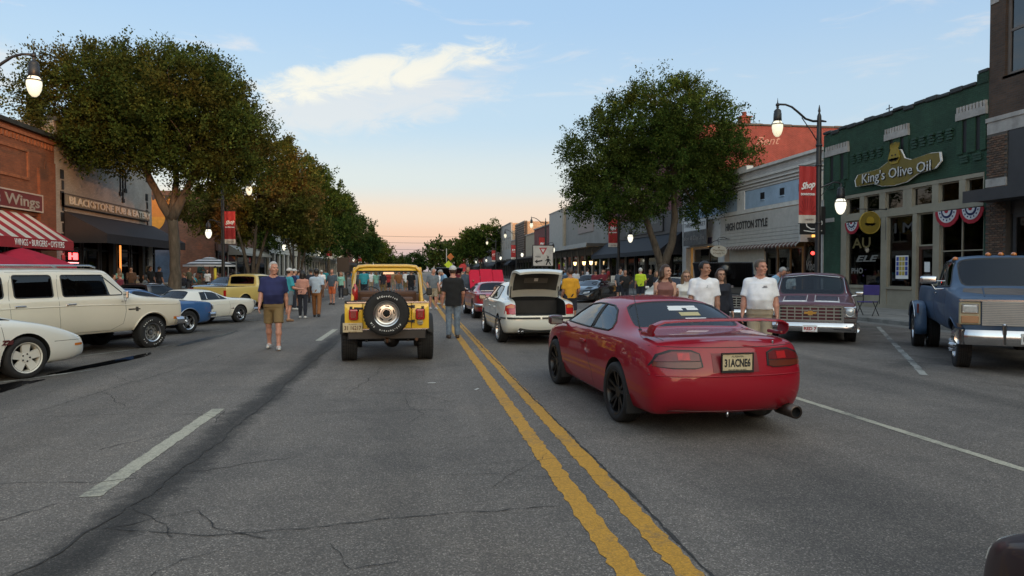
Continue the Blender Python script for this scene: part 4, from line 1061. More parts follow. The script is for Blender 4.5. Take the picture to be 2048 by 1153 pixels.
q=MB();q.prism([(1.28*math.cos(t),1.28*math.sin(t)) for t in [math.pi+i*math.pi/20 for i in range(21)]],.012,sun_y,frame((.78,-.034,6.18),(1,0,0),(0,0,1)));q.build('reflection',mu)
q=MB();
for k in range(7):q.prism([(-1.4+k*.5,6.2+.4*math.sin(k*2)),(-1.0+k*.5,6.6+.3*math.sin(k*2)),(-1.1+k*.5,7.3),(-1.5+k*.5,6.9)],.01,sun_y if k%2 else sun_o,frame((0.6,-.021,.6),(1,0,0),(0,0,1)))
q.build('bright_cloud',mu)
wl_m=mat('white_cladding',(.46,.45,.41),rough=.7,var=.1)
f4=Facade('white_clad_building','white clad building with a pointed arch window and columns','building',XL,-1,81.8,104,8.0,wl_m)
f4.mass(shop=4.0,void=3.0,m_side=wl_m)
f4.add('front_wall',[(0,.3,81.8,104,4.0,8.0,mat('clad_backing',(.2,.2,.18)))])
for i in range(8):
 for j in range(3):f4.add('cladding_panel',[(-.06,-.002,81.85+j*7.4,81.85+j*7.4+7.3,4.1+i*.49,4.1+i*.49+.455,wl_m)])
q=MB();q.prism([(-.9,0),(.9,0),(.9,1.2),(.55,2.0),(0,2.6),(-.55,2.0),(-.9,1.2)],.05,mat('arch_grey',(.2,.19,.17)),frame((.06,97-f4.o.y,4.3),(0,1,0),(0,0,1)));q.build('arch_window',f4.root)
f4.add('cornice',[(-.15,.3,81.8,104,3.75,4.05,wl_m),(-.12,.3,81.8,104,8.0,8.2,wl_m)])
for i in range(8):f4.add('column',[(-.1,.25,82.2+i*3,82.6+i*3,.15,3.75,wl_m)],bev=.05)
for i in range(7):f4.win(82.65+i*3,85.15+i*3,.5,3.7,charcoal,d=.2,fr=.1,name='shop_window')
crm=mat('cream_render',(.46,.40,.29),rough=.8,var=.08)
simple('pale_awning_shop','pale shop with white posts next to the white clad building',XL,-1,104,122,6.2,wl_m,wl_m,wl_m,canopy=wl_m)
simple('cream_building','plain cream building with a blank upper wall',XL,-1,122,150,8.0,crm,crm,wl_m,canopy=wl_m)
simple('tall_cream_building','taller cream building with orange lit brick beside it',XL,-1,150,168,11.0,crm,side_or,wl_m)
simple('orange_lit_building','orange brick building glowing in the last sun on the left',XL,-1,168,196,11.5,ob,ob,charcoal,wz=(6.2,8.4),nw=7)
simple('far_left_shop','low orange brick shop farthest down the left side',XL,-1,196,250,8.0,ob,ob,charcoal)
yg=MB();yg.b(-1.2,1.2,-.05,.05,-.55,.55,mat('yellow_sign_board',(.5,.3,.03)));yo=yg.build('yellow_blade_sign',loc=(XZ(640,488,112)[0],112,XZ(640,488,112)[1]));tag(yo,'yellow rectangular blade sign on the left shopfronts','sign')
q=MB();q.text('OPEN DAILY',.4,mat('red_lettering',(.3,.03,.02)),frame((0,-.056,.15),(1,0,0),(0,0,1)),.004,width=2.0);q.text('CAFE',.4,mat('red_lettering',(0,0,0)),frame((0,-.056,-.25),(1,0,0),(0,0,1)),.004,width=1.6);q.build('lettering',yo)
for i,(a,c,h,m,lb) in enumerate(((-12,8.9,12.2,rb,'brown brick'),(-34,-12,10.0,tan_w,'tan'),(-58,-34,9.2,red_b,'dull red'),(-95,-58,9.2,pink_b,'pale brick'),(-150,-95,9.6,gs,'grey'))):  # unseen right row, heights set for the shade it throws across the street
 simple('rear_row_building','%s building of the right row behind the viewpoint'%lb,XR,1,a,c,h,m,m,charcoal,canopy=charcoal if i%2 else None,wz=(6.2,8.8),nw=6)
for i,(a,c,h,m,lb) in enumerate(((-6,13.9,8.2,pink_b,'pale brick'),(-30,-6,9.0,crm,'cream'),(-60,-30,8.4,red_b,'dull red'))):
 simple('rear_row_building','%s building of the left row behind the viewpoint'%lb,XL,-1,a,c,h,m,m,charcoal,wz=(5.4,7.2),nw=6)
def leaf_mat(name,greens,rust,rust_amt):
 m=bpy.data.materials.new(name);m.use_nodes=True
 nt=m.node_tree;N,L=nt.nodes,nt.links;b=N['Principled BSDF'];b.inputs['Roughness'].default_value=0.9;b.inputs['Specular IOR Level'].default_value=0.08
 ge=N.new('ShaderNodeNewGeometry');tc=N.new('ShaderNodeTexCoord')
 cr=N.new('ShaderNodeValToRGB');L.new(ge.outputs['Random Per Island'],cr.inputs[0])
 cr.color_ramp.elements.new(.5)
 for e,(p,c) in zip(cr.color_ramp.elements,((0,greens[0]),(.5,greens[1]),(1,greens[2]))):e.position=p;e.color=(*c,1)
 n=N.new('ShaderNodeTexNoise');n.inputs['Scale'].default_value=.33;n.inputs['Detail'].default_value=5;L.new(tc.outputs['Object'],n.inputs[0])
 r=N.new('ShaderNodeMapRange');r.inputs[1].default_value=.48;r.inputs[2].default_value=.68;r.inputs[4].default_value=rust_amt;L.new(n.outputs[0],r.inputs[0])
 x=N.new('ShaderNodeMix');x.data_type='RGBA';L.new(r.outputs[0],x.inputs[0]);L.new(cr.outputs[0],x.inputs[6]);x.inputs[7].default_value=(*rust,1)
 n3=N.new('ShaderNodeTexNoise');n3.inputs['Scale'].default_value=1.25;n3.inputs['Detail'].default_value=3;L.new(tc.outputs['Object'],n3.inputs[0])
 r3=N.new('ShaderNodeMapRange');r3.inputs[1].default_value=.36;r3.inputs[2].default_value=.66;r3.inputs[3].default_value=.62;r3.inputs[4].default_value=1.75;L.new(n3.outputs[0],r3.inputs[0])  # clumps lightened and darkened in the leaf colour to imitate crown shading
 x3=N.new('ShaderNodeMix');x3.data_type='RGBA';x3.blend_type='MULTIPLY';x3.inputs[0].default_value=1;L.new(x.outputs[2],x3.inputs[6]);L.new(r3.outputs[0],x3.inputs[7]);x=x3
 L.new(x.outputs[2],b.inputs['Base Color'])
 tl=N.new('ShaderNodeBsdfTranslucent');L.new(x.outputs[2],tl.inputs[0])
 mx=N.new('ShaderNodeMixShader');mx.inputs[0].default_value=.3;L.new(b.outputs[0],mx.inputs[1]);L.new(tl.outputs[0],mx.inputs[2]);L.new(mx.outputs[0],N['Material Output'].inputs[0])
 return m
lf_a=leaf_mat('olive_leaf',((.020,.038,.009),(.034,.058,.013),(.060,.080,.017)),(.088,.058,.014),.5)
lf_b=leaf_mat('green_leaf',((.022,.044,.010),(.038,.070,.014),(.074,.100,.020)),(.075,.070,.015),.3)
lf_c=leaf_mat('rusty_leaf',((.046,.060,.014),(.078,.088,.018),(.115,.108,.024)),(.16,.078,.030),.9)
lf_d=leaf_mat('deep_green_leaf',((.015,.036,.011),(.026,.053,.014),(.046,.074,.020)),(.045,.045,.015),.25)
bark=mat('tree_bark',(0.085,0.066,0.048),rough=.95,var=.45,vscale=7,bump=.9,bscale=18,streak=(1,1,.25))
def crown_mesh(name,lobes,n_leaf,m,seed,leaf=.13,clump=.55,per=150,shell=.55):
 g=np.random.default_rng(seed)
 vol=np.array([l[3]*l[4]*l[5] for l in lobes])**.75;vol/=vol.sum()
 nc=n_leaf//per
 li=g.choice(len(lobes),nc,p=vol)
 L=np.array(lobes)[li]
 d=g.normal(size=(nc,3));d/=np.linalg.norm(d,axis=1,keepdims=True)
 rad=shell+(1.0-shell)*g.random(nc)**.6
 rad*=1+.10*np.sin(d[:,0]*5+seed)*np.cos(d[:,1]*4+L[:,0])+.07*g.normal(size=nc)
 low=d[:,2]<-.35
 rad[low]*=g.uniform(.55,1.0,low.sum())
 C=L[:,:3]+d*rad[:,None]*L[:,3:6]
 cs=clump*g.uniform(.55,1.35,nc)
 ci=np.repeat(np.arange(nc),per);n=len(ci)
 tw=g.normal(size=(nc,5,3))*.65+d[:,None,:]*.75;tw[...,2]+=.22
 ti=g.integers(0,5,n)
 T=tw[ci,ti];T/=np.linalg.norm(T,axis=1,keepdims=True)
 t=g.random(n)**.7
 P=C[ci]+T*(t*cs[ci]*1.6)[:,None]+g.normal(size=(n,3))*(cs[ci]*.20)[:,None]
 u=T+g.normal(size=(n,3))*.8;u/=np.linalg.norm(u,axis=1,keepdims=True)
 w=g.normal(size=(n,3))+np.array([0,0,.9]);v=np.cross(w,u);v/=np.linalg.norm(v,axis=1,keepdims=True)+1e-6
 s=leaf*g.uniform(.65,1.35,n)[:,None]
 V=np.empty((n,4,3));V[:,0]=P;V[:,1]=P+u*s*.5+v*s*.3;V[:,2]=P+u*s;V[:,3]=P+u*s*.5-v*s*.3
 me=bpy.data.meshes.new(name)
 me.vertices.add(n*4);me.vertices.foreach_set('co',V.reshape(-1).astype(np.float32))
 me.loops.add(n*4);me.loops.foreach_set('vertex_index',np.arange(n*4,dtype=np.int32))
 me.polygons.add(n);me.polygons.foreach_set('loop_start',np.arange(0,n*4,4,dtype=np.int32))
 me.update(calc_edges=True);me.materials.append(m)
 return me
def trunk_mb(stems,lobes,seed,r0,fork_z,spread=.25,twigs=3,m=None):
 rr=random.Random(seed);mb=MB();m=m or bark
 tops=[]
 for s in stems:
  pts,rs=[Vector(p[:3]) for p in s],[p[3] for p in s]
  fine,fr=[],[]
  for i in range(len(pts)-1):
   for k in range(4):
    t=k/4;q=pts[i].lerp(pts[i+1],t);ww=rs[i]*(1-t)+rs[i+1]*t
    fine.append(q+Vector((rr.uniform(-1,1),rr.uniform(-1,1),0))*ww*.12);fr.append(ww*rr.uniform(.93,1.08))
  fine.append(pts[-1]);fr.append(rs[-1])
  mb.tube(fine,fr,m,n=9)
  tops.append((pts[-1],rs[-1]))
 for l in lobes:
  c=Vector(l[:3]);b_,rb=min(tops,key=lambda t:(t[0]-c).length)
  mid=b_.lerp(c,.5)+Vector((rr.uniform(-.4,.4),rr.uniform(-.4,.4),-.2))
  e=c+Vector((0,0,l[5]*.3))
  mb.tube([b_-Vector((0,0,.15)),mid,c,e],[rb*.75,rb*.5,rb*.3,.02],m,n=7)
  for k in range(twigs*3):
   a=rr.uniform(0,6.28);el=rr.uniform(-.3,.9)
   tip=c+Vector((math.cos(a)*math.cos(el)*l[3],math.sin(a)*math.cos(el)*l[4],math.sin(el)*l[5]))*.85
   st=mid.lerp(c,rr.uniform(.1,1));mb.tube([st,st.lerp(tip,.5)+Vector((0,0,.15)),tip],[rb*.26,rb*.15,.012],m,n=5)
 return mb
def tree(label,loc,stems,lobes,n,m,seed,leaf=.13,clump=.55,shell=.55,per=150,rz=0,group=None):
 t=thing('street_tree',label,'tree',loc,rz,group)
 trunk_mb(stems,lobes,seed,.3,3).build('trunk',t)
 o=bpy.data.objects.new('crown',crown_mesh('crown',lobes,n,m,seed,leaf,clump,per,shell));link(o,t);tag(o,kind='stuff')
 return t
tree('largest street tree, broad olive and rust crown before the white brick pub',(-12.05,37.0,.15),[[(0,0,0,.40),(.1,0,.6,.31),(.1,.1,2.2,.26),(.0,0,4.2,.25)],[(.0,0,4.0,.24),(-.9,.3,5.6,.19),(-1.6,.2,7.2,.15)],[(.0,0,4.1,.24),(.7,-.2,5.4,.18),(1.3,.2,7.0,.14)],[(0,0,4.2,.2),(.1,.4,6,.15),(0,.3,8,.12)]],[(-4.0,-.3,9.2,2.8,2.8,2.5),(-2.6,-.5,10.2,2.6,2.6,2.1),(.0,0,9.4,3.2,3.2,2.8),(1.5,.2,9.2,2.6,2.9,2.6),(2.7,0,7.5,1.9,2.6,2.1),(-3.2,0,7.9,2.6,2.8,1.5),(-4.7,.1,9.2,1.5,1.6,1.5),(1.0,-.8,7.6,2.5,2.6,1.8),(1.4,-.4,10.3,1.8,1.8,1.2),(-1.0,0,11.2,1.9,1.8,1.2)],190000,lf_a,11,.128,.58)
vase=[[(.1*math.cos(a),.1*math.sin(a),0,.17),(.35*math.cos(a),.35*math.sin(a),1.6,.13),(.9*math.cos(a),.9*math.sin(a),3.8,.10),(1.5*math.cos(a),1.5*math.sin(a),5.6,.08)] for a in (0.3,1.5,2.7,3.9,5.2)]
tree('rust tinged multi stem tree behind the Shop Downtown banner',(-12.7,57.0,.15),vase,[(-3.0,0,6.4,2.4,2.4,2.0),(0,0,7.4,2.9,2.8,2.5),(2.9,0,6.6,2.4,2.4,2.2),(1.2,0,9.6,2.2,2.2,2.0),(4.0,.2,4.9,1.7,1.8,1.5),(-1.6,0,5.2,2.2,2.0,1.3),(.2,-.2,11.0,1.0,1.0,1.0),(3.2,0,8.9,1.5,1.5,1.4)],70000,lf_c,23,.19,.6)
tree('dense green tree third along the left kerb, many grey brown stems',(-12.7,78.0,.15),vase,[(-1.8,0,7.6,2.9,2.9,2.8),(1.6,0,8.4,3.0,3.0,3.0),(3.6,0,7.2,2.4,2.4,2.4),(.4,0,11.0,2.4,2.4,2.2),(2.8,0,10.5,2.0,2.0,1.8),(-3.2,0,5.4,2.0,2.2,1.4),(3.0,0,5.2,2.2,2.2,1.5)],52000,lf_b,31,.24,.7)
tree('dark rounded tree fourth along the left kerb, beside the black screen',(-12.6,104.0,.15),[[(0,0,0,.26),(.1,0,2.5,.22),(.2,0,5,.18)]],[(-1.5,0,7.6,2.8,2.8,2.6),(1.8,0,8.2,2.8,2.8,2.8),(.2,0,10.6,2.5,2.5,2.2),(3.2,0,6.6,2.0,2.0,1.8),(-2.8,0,5.4,1.8,2.0,1.4),(2.2,0,10.4,1.8,1.8,1.5)],36000,lf_d,43,.28,.75)
tree('dark tree fifth along the left kerb, its crown lower than the fourth',(-12.4,128.0,.15),[[(0,0,0,.26),(.1,0,2.5,.22),(.2,0,4.5,.18)]],[(-1,0,6.6,2.8,2.8,2.4),(2.2,0,7.4,2.8,2.8,2.8),(.6,0,9.6,2.4,2.4,2.0),(3.6,0,6.0,2.0,2.0,1.8)],26000,lf_d,47,.32,.8)
tree('small round light green tree at the far end of the left row',(-11.8,178.0,.15),[[(0,0,0,.22),(.1,0,2,.18),(.1,0,4,.15)]],[(0,0,6.0,3.0,3.0,2.6),(1.8,0,6.8,2.6,2.6,2.2),(3.4,0,5.2,2.0,2.0,1.8)],14000,lf_b,53,.42,1.0)
tree('large two stemmed green tree on the right pavement by the mauve building',(14.75,40.5,.15),[[(0,0,0,.40),(0,0,1.2,.32),(-.1,0,2.0,.30)],[(-.1,0,1.8,.25),(-.55,.1,3.2,.21),(-1.2,0,5.0,.17),(-1.6,.1,6.6,.13)],[(0,0,1.8,.26),(.5,0,3.2,.23),(.75,.1,4.6,.20),(.6,0,7.4,.15)]],[(.1,0,10.9,2.4,2.4,1.9),(-1.9,0,9.4,2.6,2.5,2.5),(1.9,0,9.6,2.6,2.5,2.5),(-4.1,.2,8.1,2.0,2.2,2.2),(-3.6,0,6.2,2.0,2.1,1.6),(3.7,0,8.0,1.7,2.0,1.9),(.2,.2,8.0,2.6,2.6,2.0),(2.7,.2,6.4,1.7,1.8,1.4),(-1.7,0,5.8,2.0,2.0,1.3),(-4.9,.2,6.0,1.0,1.3,1.1),(1.2,.1,11.7,1.4,1.4,.9),(2.4,0,5.2,.9,.9,.8)],160000,lf_b,61,.128,.55)
tree('round green tree far along the right kerb in front of orange lit walls',(14.6,158.0,.15),[[(0,0,0,.28),(-.1,0,2.5,.22),(-.2,0,4.2,.18)]],[(-3.0,0,6.2,2.6,2.6,2.4),(0,0,8.4,2.9,2.9,2.8),(1.6,0,9.2,2.4,2.4,2.4),(-2.0,0,8.2,2.4,2.4,2.2),(2.0,0,6.4,2.0,2.2,1.8)],22000,lf_b,67,.4,1.0)
far=[(-75,330,10,17),(-58,345,9,13),(-44,340,8,10),(-30,350,8,9.5),(-17,335,7,9),(-8,342,6,8),(0,350,7,9.5),(12,325,9,14),(24,330,10,16),(38,340,10,15),(55,330,11,15)]
fm=crown_mesh('crown',[(0,0,5.5,5,5,4.0),(2.5,0,8,3.4,3.4,2.6),(-2.4,0,7,3.6,3.6,2.8)],5000,lf_d,71,.95,1.6,60,.5)
for i,(x,y,r_,h) in enumerate(far):
 t=thing('distant_tree','hazy dark green tree closing the far end of the street, %s'%('farthest left','second from the left end','third from the left end','left of the pale pole','behind the yellow car roof','at the street end','right of the street end','behind the black show truck','behind the red bonnet','behind the round far tree','farthest right')[i],'tree',(x,y,0),i*1.3,'trees closing the end of the street');t.scale=(r_/7.5,r_/7.5,h/10.5)
 o=bpy.data.objects.new('crown',fm);link(o,t);tag(o,kind='stuff')
 if i==0:
  tk=MB().cyl((0,0,0),(0,0,5),.35,bark,n=8).mesh('trunk')
 link(bpy.data.objects.new('trunk',tk),t)
globe_m=mat('lit_lamp_globe',(.9,.88,.78),rough=.3,emit=(1.0,.90,.60),estr=.62,var=.06,vscale=6)
globe_low=mat('bright_lamp_globe',(.9,.9,.85),rough=.3,emit=(1.0,.94,.74),estr=1.1,var=0)
ban_red=mat('red_banner_cloth',(.40,.028,.026),rough=.75,var=.08,vscale=2)
ban_ray=mat('banner_ray',(.27,.016,.018),rough=.75)
ban_w=mat('banner_white',(.55,.50,.44),rough=.75)
def globe_part(mb_h,mb_g,c,m):
 x,z=c
 mb_h.lathe([(0,z+.58),(.03,z+.58),(.05,z+.5),(.035,z+.46),(.10,z+.42),(.135,z+.36),(.12,z+.32),(.14,z+.30),(.15,z+.02),(.135,z+.0)],black_mt,14,Matrix.Translation((x,0,0)))
 mb_h.lathe([(.205,z-.13),(.215,z-.13),(.215,z-.1),(.205,z-.1),(.205,z-.13)],black_mt,18,Matrix.Translation((x,0,0)))
 for k in range(3):
  a=k*2.094+.5;mb_h.tube([(x+.14*math.cos(a),.14*math.sin(a),z+.02),(x+.21*math.cos(a),.21*math.sin(a),z-.1)],.012,black_mt,5)
 mb_g.lathe([(.125,z+.0),(.165,z-.06),(.195,z-.14),(.2,z-.24),(.175,z-.38),(.125,z-.5),(.06,z-.57),(0,z-.585)],m,18,Matrix.Translation((x,0,0)))
def banner(o,words,small,sx):
 """red pole banner; sx = +1 hangs on the street side"""
 W,H_=.68,2.12;z1=5.42
 x0,x1=(.1,.1+W)
 B=empty('banner',(0,0,0),0,o)
 mb=MB();n=10
 for i in range(n):
  a=x0+(x1-x0)*i/n;c=x0+(x1-x0)*(i+1)/n
  wa,wc=.018*math.sin(i*1.3),.018*math.sin((i+1)*1.3)
  mb.poly([(sx*a,wa,z1-H_+.3),(sx*c,wc,z1-H_+.3),(sx*c,wc,z1),(sx*a,wa,z1)],ban_red,True)
  mb.poly([(sx*a,wa,z1-H_),(sx*c,wc,z1-H_),(sx*c,wc,z1-H_+.3),(sx*a,wa,z1-H_+.3)],ban_w,True)
 mb.build('cloth',B)
 q=MB();xc=sx*(x0+x1)/2;M=frame((xc,-.026,0),(1,0,0),(0,0,1))
 for k in range(9):
  a=math.pi*(k+.5)/9
  d0,d1=.16,.62
  q.prism([(d0*math.cos(a-.03),z1-H_+.34+d0*math.sin(a-.03)),(d1*.55*math.cos(a-.05),z1-H_+.34+d1*math.sin(a-.05)),(d1*.55*math.cos(a+.05),z1-H_+.34+d1*math.sin(a+.05)),(d0*math.cos(a+.03),z1-H_+.34+d0*math.sin(a+.03))],.002,ban_ray,M)
 q.build('sunray',B)
 q=MB()
 q.text(words,.34,white_pt,frame((xc,-.03,z1-.72),(1,0,.2),(0,0,1)),.003,shear=.35,bold=.012,width=.56)
 q.text(small,.11,white_pt,frame((xc,-.03,z1-1.05),(1,0,0),(0,0,1)),.003,width=.56,bold=.006)
 q.text('GADSDEN',.09,mat('banner_print',(.2,.08,.06)),frame((xc+.06,-.03,z1-H_+.13),(1,0,0),(0,0,1)),.003,width=.36)
 q.build('lettering',B)
 r=MB();r.tube([(0,0,z1+.02),(sx*(x1+.03),0,z1+.02)],.014,black_mt,6);r.tube([(0,0,z1-H_-.02),(sx*(x1+.03),0,z1-H_-.02)],.014,black_mt,6);r.build('rod',B)
_lamp_cache={}
def lamp(label,x,y,side,words,group='street lamps with curved arms',bside=None,base=.15):
 """side = +1 when the long arm points to +x"""
 t=thing('street_lamp',label,'street lamp',(x,y,base),0,group)
 key=side
 if key not in _lamp_cache:
  s=side;H_=7.7
  p=MB();p.lathe([(0,0),(.26,0),(.26,.12),(.2,.2),(.17,.6),(.13,.75),(.115,1.0),(.105,2.8),(.095,6.3),(.08,7.2),(.075,7.3),(.03,7.42),(.05,7.48),(.012,7.7),(0,7.72)],black_mt,16)
  for k in range(10):p.lathe([(.121,1.1+k*.0),(.12,1.12)],black_mt,16)
  for z in (3.3,5.46,6.2):p.lathe([(.1,z-.04),(.118,z-.04),(.118,z+.04),(.1,z+.04)],black_mt,14)
  a=MB()
  a.tube([(s*-.28,0,7.1),(s*-.1,0,7.12),(s*.25,0,7.1),(s*.55,0,7.18),(s*.85,0,7.42),(s*1.1,0,7.6),(s*1.35,0,7.68),(s*1.62,0,7.68)],[.03,.045,.045,.042,.042,.04,.038,.038],black_mt,8)
  a.ball((s*1.66,0,7.66),.075,black_mt,2);a.cyl((s*1.66,0,7.7),(s*1.66,0,7.92),.025,black_mt,r1=.004,n=8)
  a.tube([(0,0,6.25),(s*.3,0,6.7),(s*.7,0,7.22)],.018,black_mt,6)
  h=MB();g_=MB();globe_part(h,g_,(s*1.66,7.06),globe_m)
  a2=MB();a2.tube([(0,0,4.6),(s*-.3,0,4.72),(s*-.6,0,4.84),(s*-.82,0,4.84),(s*-.9,0,4.72)],.028,black_mt,7);a2.tube([(0,0,4.2),(s*-.25,0,4.5),(s*-.5,0,4.8)],.014,black_mt,5)
  h2=MB();g2=MB();globe_part(h2,g2,(s*-.9,4.22),globe_low)
  _lamp_cache[key]=[(n_,b_.mesh(n_)) for n_,b_ in (('pole',p),('arm',a),('lamp_housing',h),('globe',g_),('arm',a2),('lamp_housing',h2),('globe',g2))]
 for n_,me in _lamp_cache[key]:link(bpy.data.objects.new(n_,me),t)
 if words:banner(t,words[0],words[1],bside if bside is not None else side)
 return t
lamp('nearest right street lamp, with red Shop Downtown banner by the white block',14.95,24.5,-1,('Shop','DOWNTOWN'))
lamp('street lamp at the left frame edge, before the olive tree',-12.45,21.8,1,None)
lamp('left street lamp with Shop Downtown banner beside the striped umbrella',-12.5,48.0,1,('Shop','DOWNTOWN'))
lamp('right street lamp with Enjoy Downtown banner under the green tree',14.95,50.6,-1,('Enjoy','DOWNTOWN'))
lamp('right street lamp with Play Downtown banner behind the yield sign',14.9,80.0,-1,('Play','DOWNTOWN'))
for i,(y,wd) in enumerate(((104,'Eat'),(131,'Live'),(158,'Shop'),(185,'Play'),(212,'Shop'))):lamp('distant right lamp with red %s banner, number %d past the yield sign'%(wd,i+1) if False else 'distant right street lamp with %s banner, %s'%(wd,('before the tan shop','before the slatted front','beside the round far tree','past the orange lit walls','last in its row')[i]),14.9,y,-1,(wd,'DOWNTOWN'))
for i,y in enumerate((74.5,101,128,155,190,225)):lamp('distant left street lamp %s'%('between the second and third trees','by the white clad building','by the cream building','before the taller cream building','before the orange lit brick','last of the left row')[i],-12.5,y,1,('Shop','DOWNTOWN') if i in (1,3) else None)
well_m=mat('wheel_well_black',(.008,.008,.008),rough=.95,var=0)
gasket=mat('window_rubber',(.012,.012,.013),rough=.5,var=0)
plate_m=mat('number_plate_cream',(.55,.45,.28),rough=.5,var=.12,vscale=8)
def ev_mesh(o):
 dg=bpy.context.evaluated_depsgraph_get();dg.update()
 return bpy.data.meshes.new_from_object(o.evaluated_get(dg),depsgraph=dg)
def temp_obj(me):
 o=bpy.data.objects.new('tmp',me);col.objects.link(o);return o
def drop(o):
 me=o.data;col.objects.unlink(o);bpy.data.objects.remove(o)
def half_ring(st):
 x,W,zb,zs,zt,wr,zr=st[:7]
 dxr=st[7] if len(st)>7 else {}
 Ws=W*.955
 p=[(0,zb),(W*.90,zb),(W*.975,zb+.22*(zs-zb)),(W,zb+.62*(zs-zb)),(Ws,zs)]
 if wr is None:
  h=zt-zs
  p+=[(Ws-.05,zs+h*.42),(Ws-.15,zs+h*.70),(Ws*.48,zs+h*.95),(0,zt)]
 else:
  p+=[(Ws-.035,zs+.018),(wr,zr),(wr*.58,zt-.18*(zt-zr)),(0,zt)]
 return [Vector((x+dxr.get(j,0),y,z)) for j,(y,z) in enumerate(p)]
class Car:
 def __init__(s,name,label,loc,heading,wb,paint_m,stations,windows,wheel_r=.31,arch=None,track=None,bulge=(.08,.08),crease_rows={1:.6,4:.35},crease_st={},glass=None,cat='car',group=None,extra_cut=None,sub=2,win_crease=.86,wheel_x=None,sharp=40,floor=True,side_cuts=()):
  """stations run from the tail (lowest x) to the nose; windows: (part name, side, (i0, i1), frame width)"""
  s.root=thing(name,label,cat,loc,heading,group)
  s.paint=paint_m;s.wb=wb;s.r=wheel_r
  bm=bmesh.new();slots=[paint_m,gasket,well_m,paint_m]
  cl=bm.edges.layers.float.new('crease_edge');vl=bm.verts.layers.float.new('crease_vert')
  rings=[]
  def ring_pts(st,ys=1.0,dx=0.0):
   h=half_ring(st);full=h+[Vector((v.x,-v.y,v.z)) for v in h[-2:0:-1]]
   return [Vector((v.x+dx,v.y*ys,v.z)) for v in full]
  def add_ring(pts):return [bm.verts.new(p) for p in pts]
  for st in stations:rings.append(add_ring(ring_pts(st)))
  N=16;F={}
  for i in range(len(rings)-1):
   for j in range(N):
    F[(i,j)]=bm.faces.new((rings[i][j],rings[i+1][j],rings[i+1][(j+1)%N],rings[i][(j+1)%N]))
  for end,st,sg,bu in ((0,stations[0],-1,bulge[0]),(-1,stations[-1],1,bulge[1])):
   prev=rings[end]
   for ys,k in ((.66,.75),(.25,1.0)):
    cur=add_ring(ring_pts(st,ys,sg*bu*k))
    for j in range(N):
     q=(prev[j],cur[j],cur[(j+1)%N],prev[(j+1)%N])
     if j in (0,15):q=(prev[0],cur[0],cur[1],prev[1]) if j==0 else (prev[15],cur[15],cur[0],prev[0])
     if j in (7,8):pass
     bm.faces.new(q if sg>0 else q[::-1])
    prev=cur
   for j in range(1,7):
    q=(prev[j],prev[N-j],prev[N-j-1],prev[j+1]);bm.faces.new(q if sg<0 else q[::-1])
   bm.faces.new((prev[0],prev[15],prev[1]) if sg<0 else (prev[0],prev[1],prev[15]))
   bm.faces.new((prev[7],prev[9],prev[8]) if sg<0 else (prev[7],prev[8],prev[9]))
  bmesh.ops.recalc_face_normals(bm,faces=bm.faces)
  for i in range(len(rings)-1):
   for row,c in crease_rows.items():
    for j in {row,(N-row)%N}:
     e=bm.edges.get((rings[i][j],rings[i+1][j]))
     if e:e[cl]=c
  for i,c in crease_st.items():
   rows=range(N)
   if isinstance(c,tuple):c,rows=c
   for j in rows:
    e=bm.edges.get((rings[i][j],rings[i][(j+1)%N]))
    if e:e[cl]=c
  s.glass_names={}
  for wi,wd in enumerate(windows):
   nm,side,(i0,i1),fw=wd[:4];gm=wd[4] if len(wd)>4 else (glass or gl_car)
   rows={'C':(6,7,8,9),'L':(5,),'R':(10,),'K':(5,10)}[side]
   sets=[[F[(i,j)] for i in range(i0,i1) for j in rows]] if side!='K' else [[F[(i,5)] for i in range(i0,i1)],[F[(i,10)] for i in range(i0,i1)]]
   for fs in sets:
    bmesh.ops.inset_region(bm,faces=fs,thickness=fw,depth=0.0,use_even_offset=True,use_boundary=True)
    r=bmesh.ops.inset_region(bm,faces=fs,thickness=.016,depth=-.008,use_even_offset=True,use_boundary=True)
    ins=set(fs)
    for f in r['faces']:
     f.material_index=1
     for v in f.verts:
      nb=[q for q in v.link_faces if q in ins]
      if not nb and len([q for q in v.link_faces if q.material_index==1 and q in r['faces']])==2 and max((math.acos(max(-1,min(1,(a.other_vert(v).co-v.co).normalized().dot((b.other_vert(v).co-v.co).normalized())))) for a in v.link_edges for b in v.link_edges if a!=b and all(any(q in r['faces'] for q in e.link_faces) and not all(q in r['faces'] for q in e.link_faces) for e in (a,b))),default=0)<2.6:v[vl]=win_crease
    slots.append(gm);k=len(slots)-1;s.glass_names[k]=nm
    for f in fs:f.material_index=k
    inner=set(fs)
    for f in fs:
     for e in f.edges:
      if not all(q in inner for q in e.link_faces):e[cl]=.8
    for f in fs:
     for v in f.verts:
      if sum(1 for q in v.link_faces if q in inner)==1:
       v[vl]=win_crease
  me=bpy.data.meshes.new('body');bm.to_mesh(me);bm.free()
  for m in slots:me.materials.append(m)
  o=temp_obj(me);sm=o.modifiers.new('s','SUBSURF');sm.levels=sub;sm.render_levels=sub
  me2=ev_mesh(o);drop(o)
  for p in me2.polygons:p.use_smooth=True
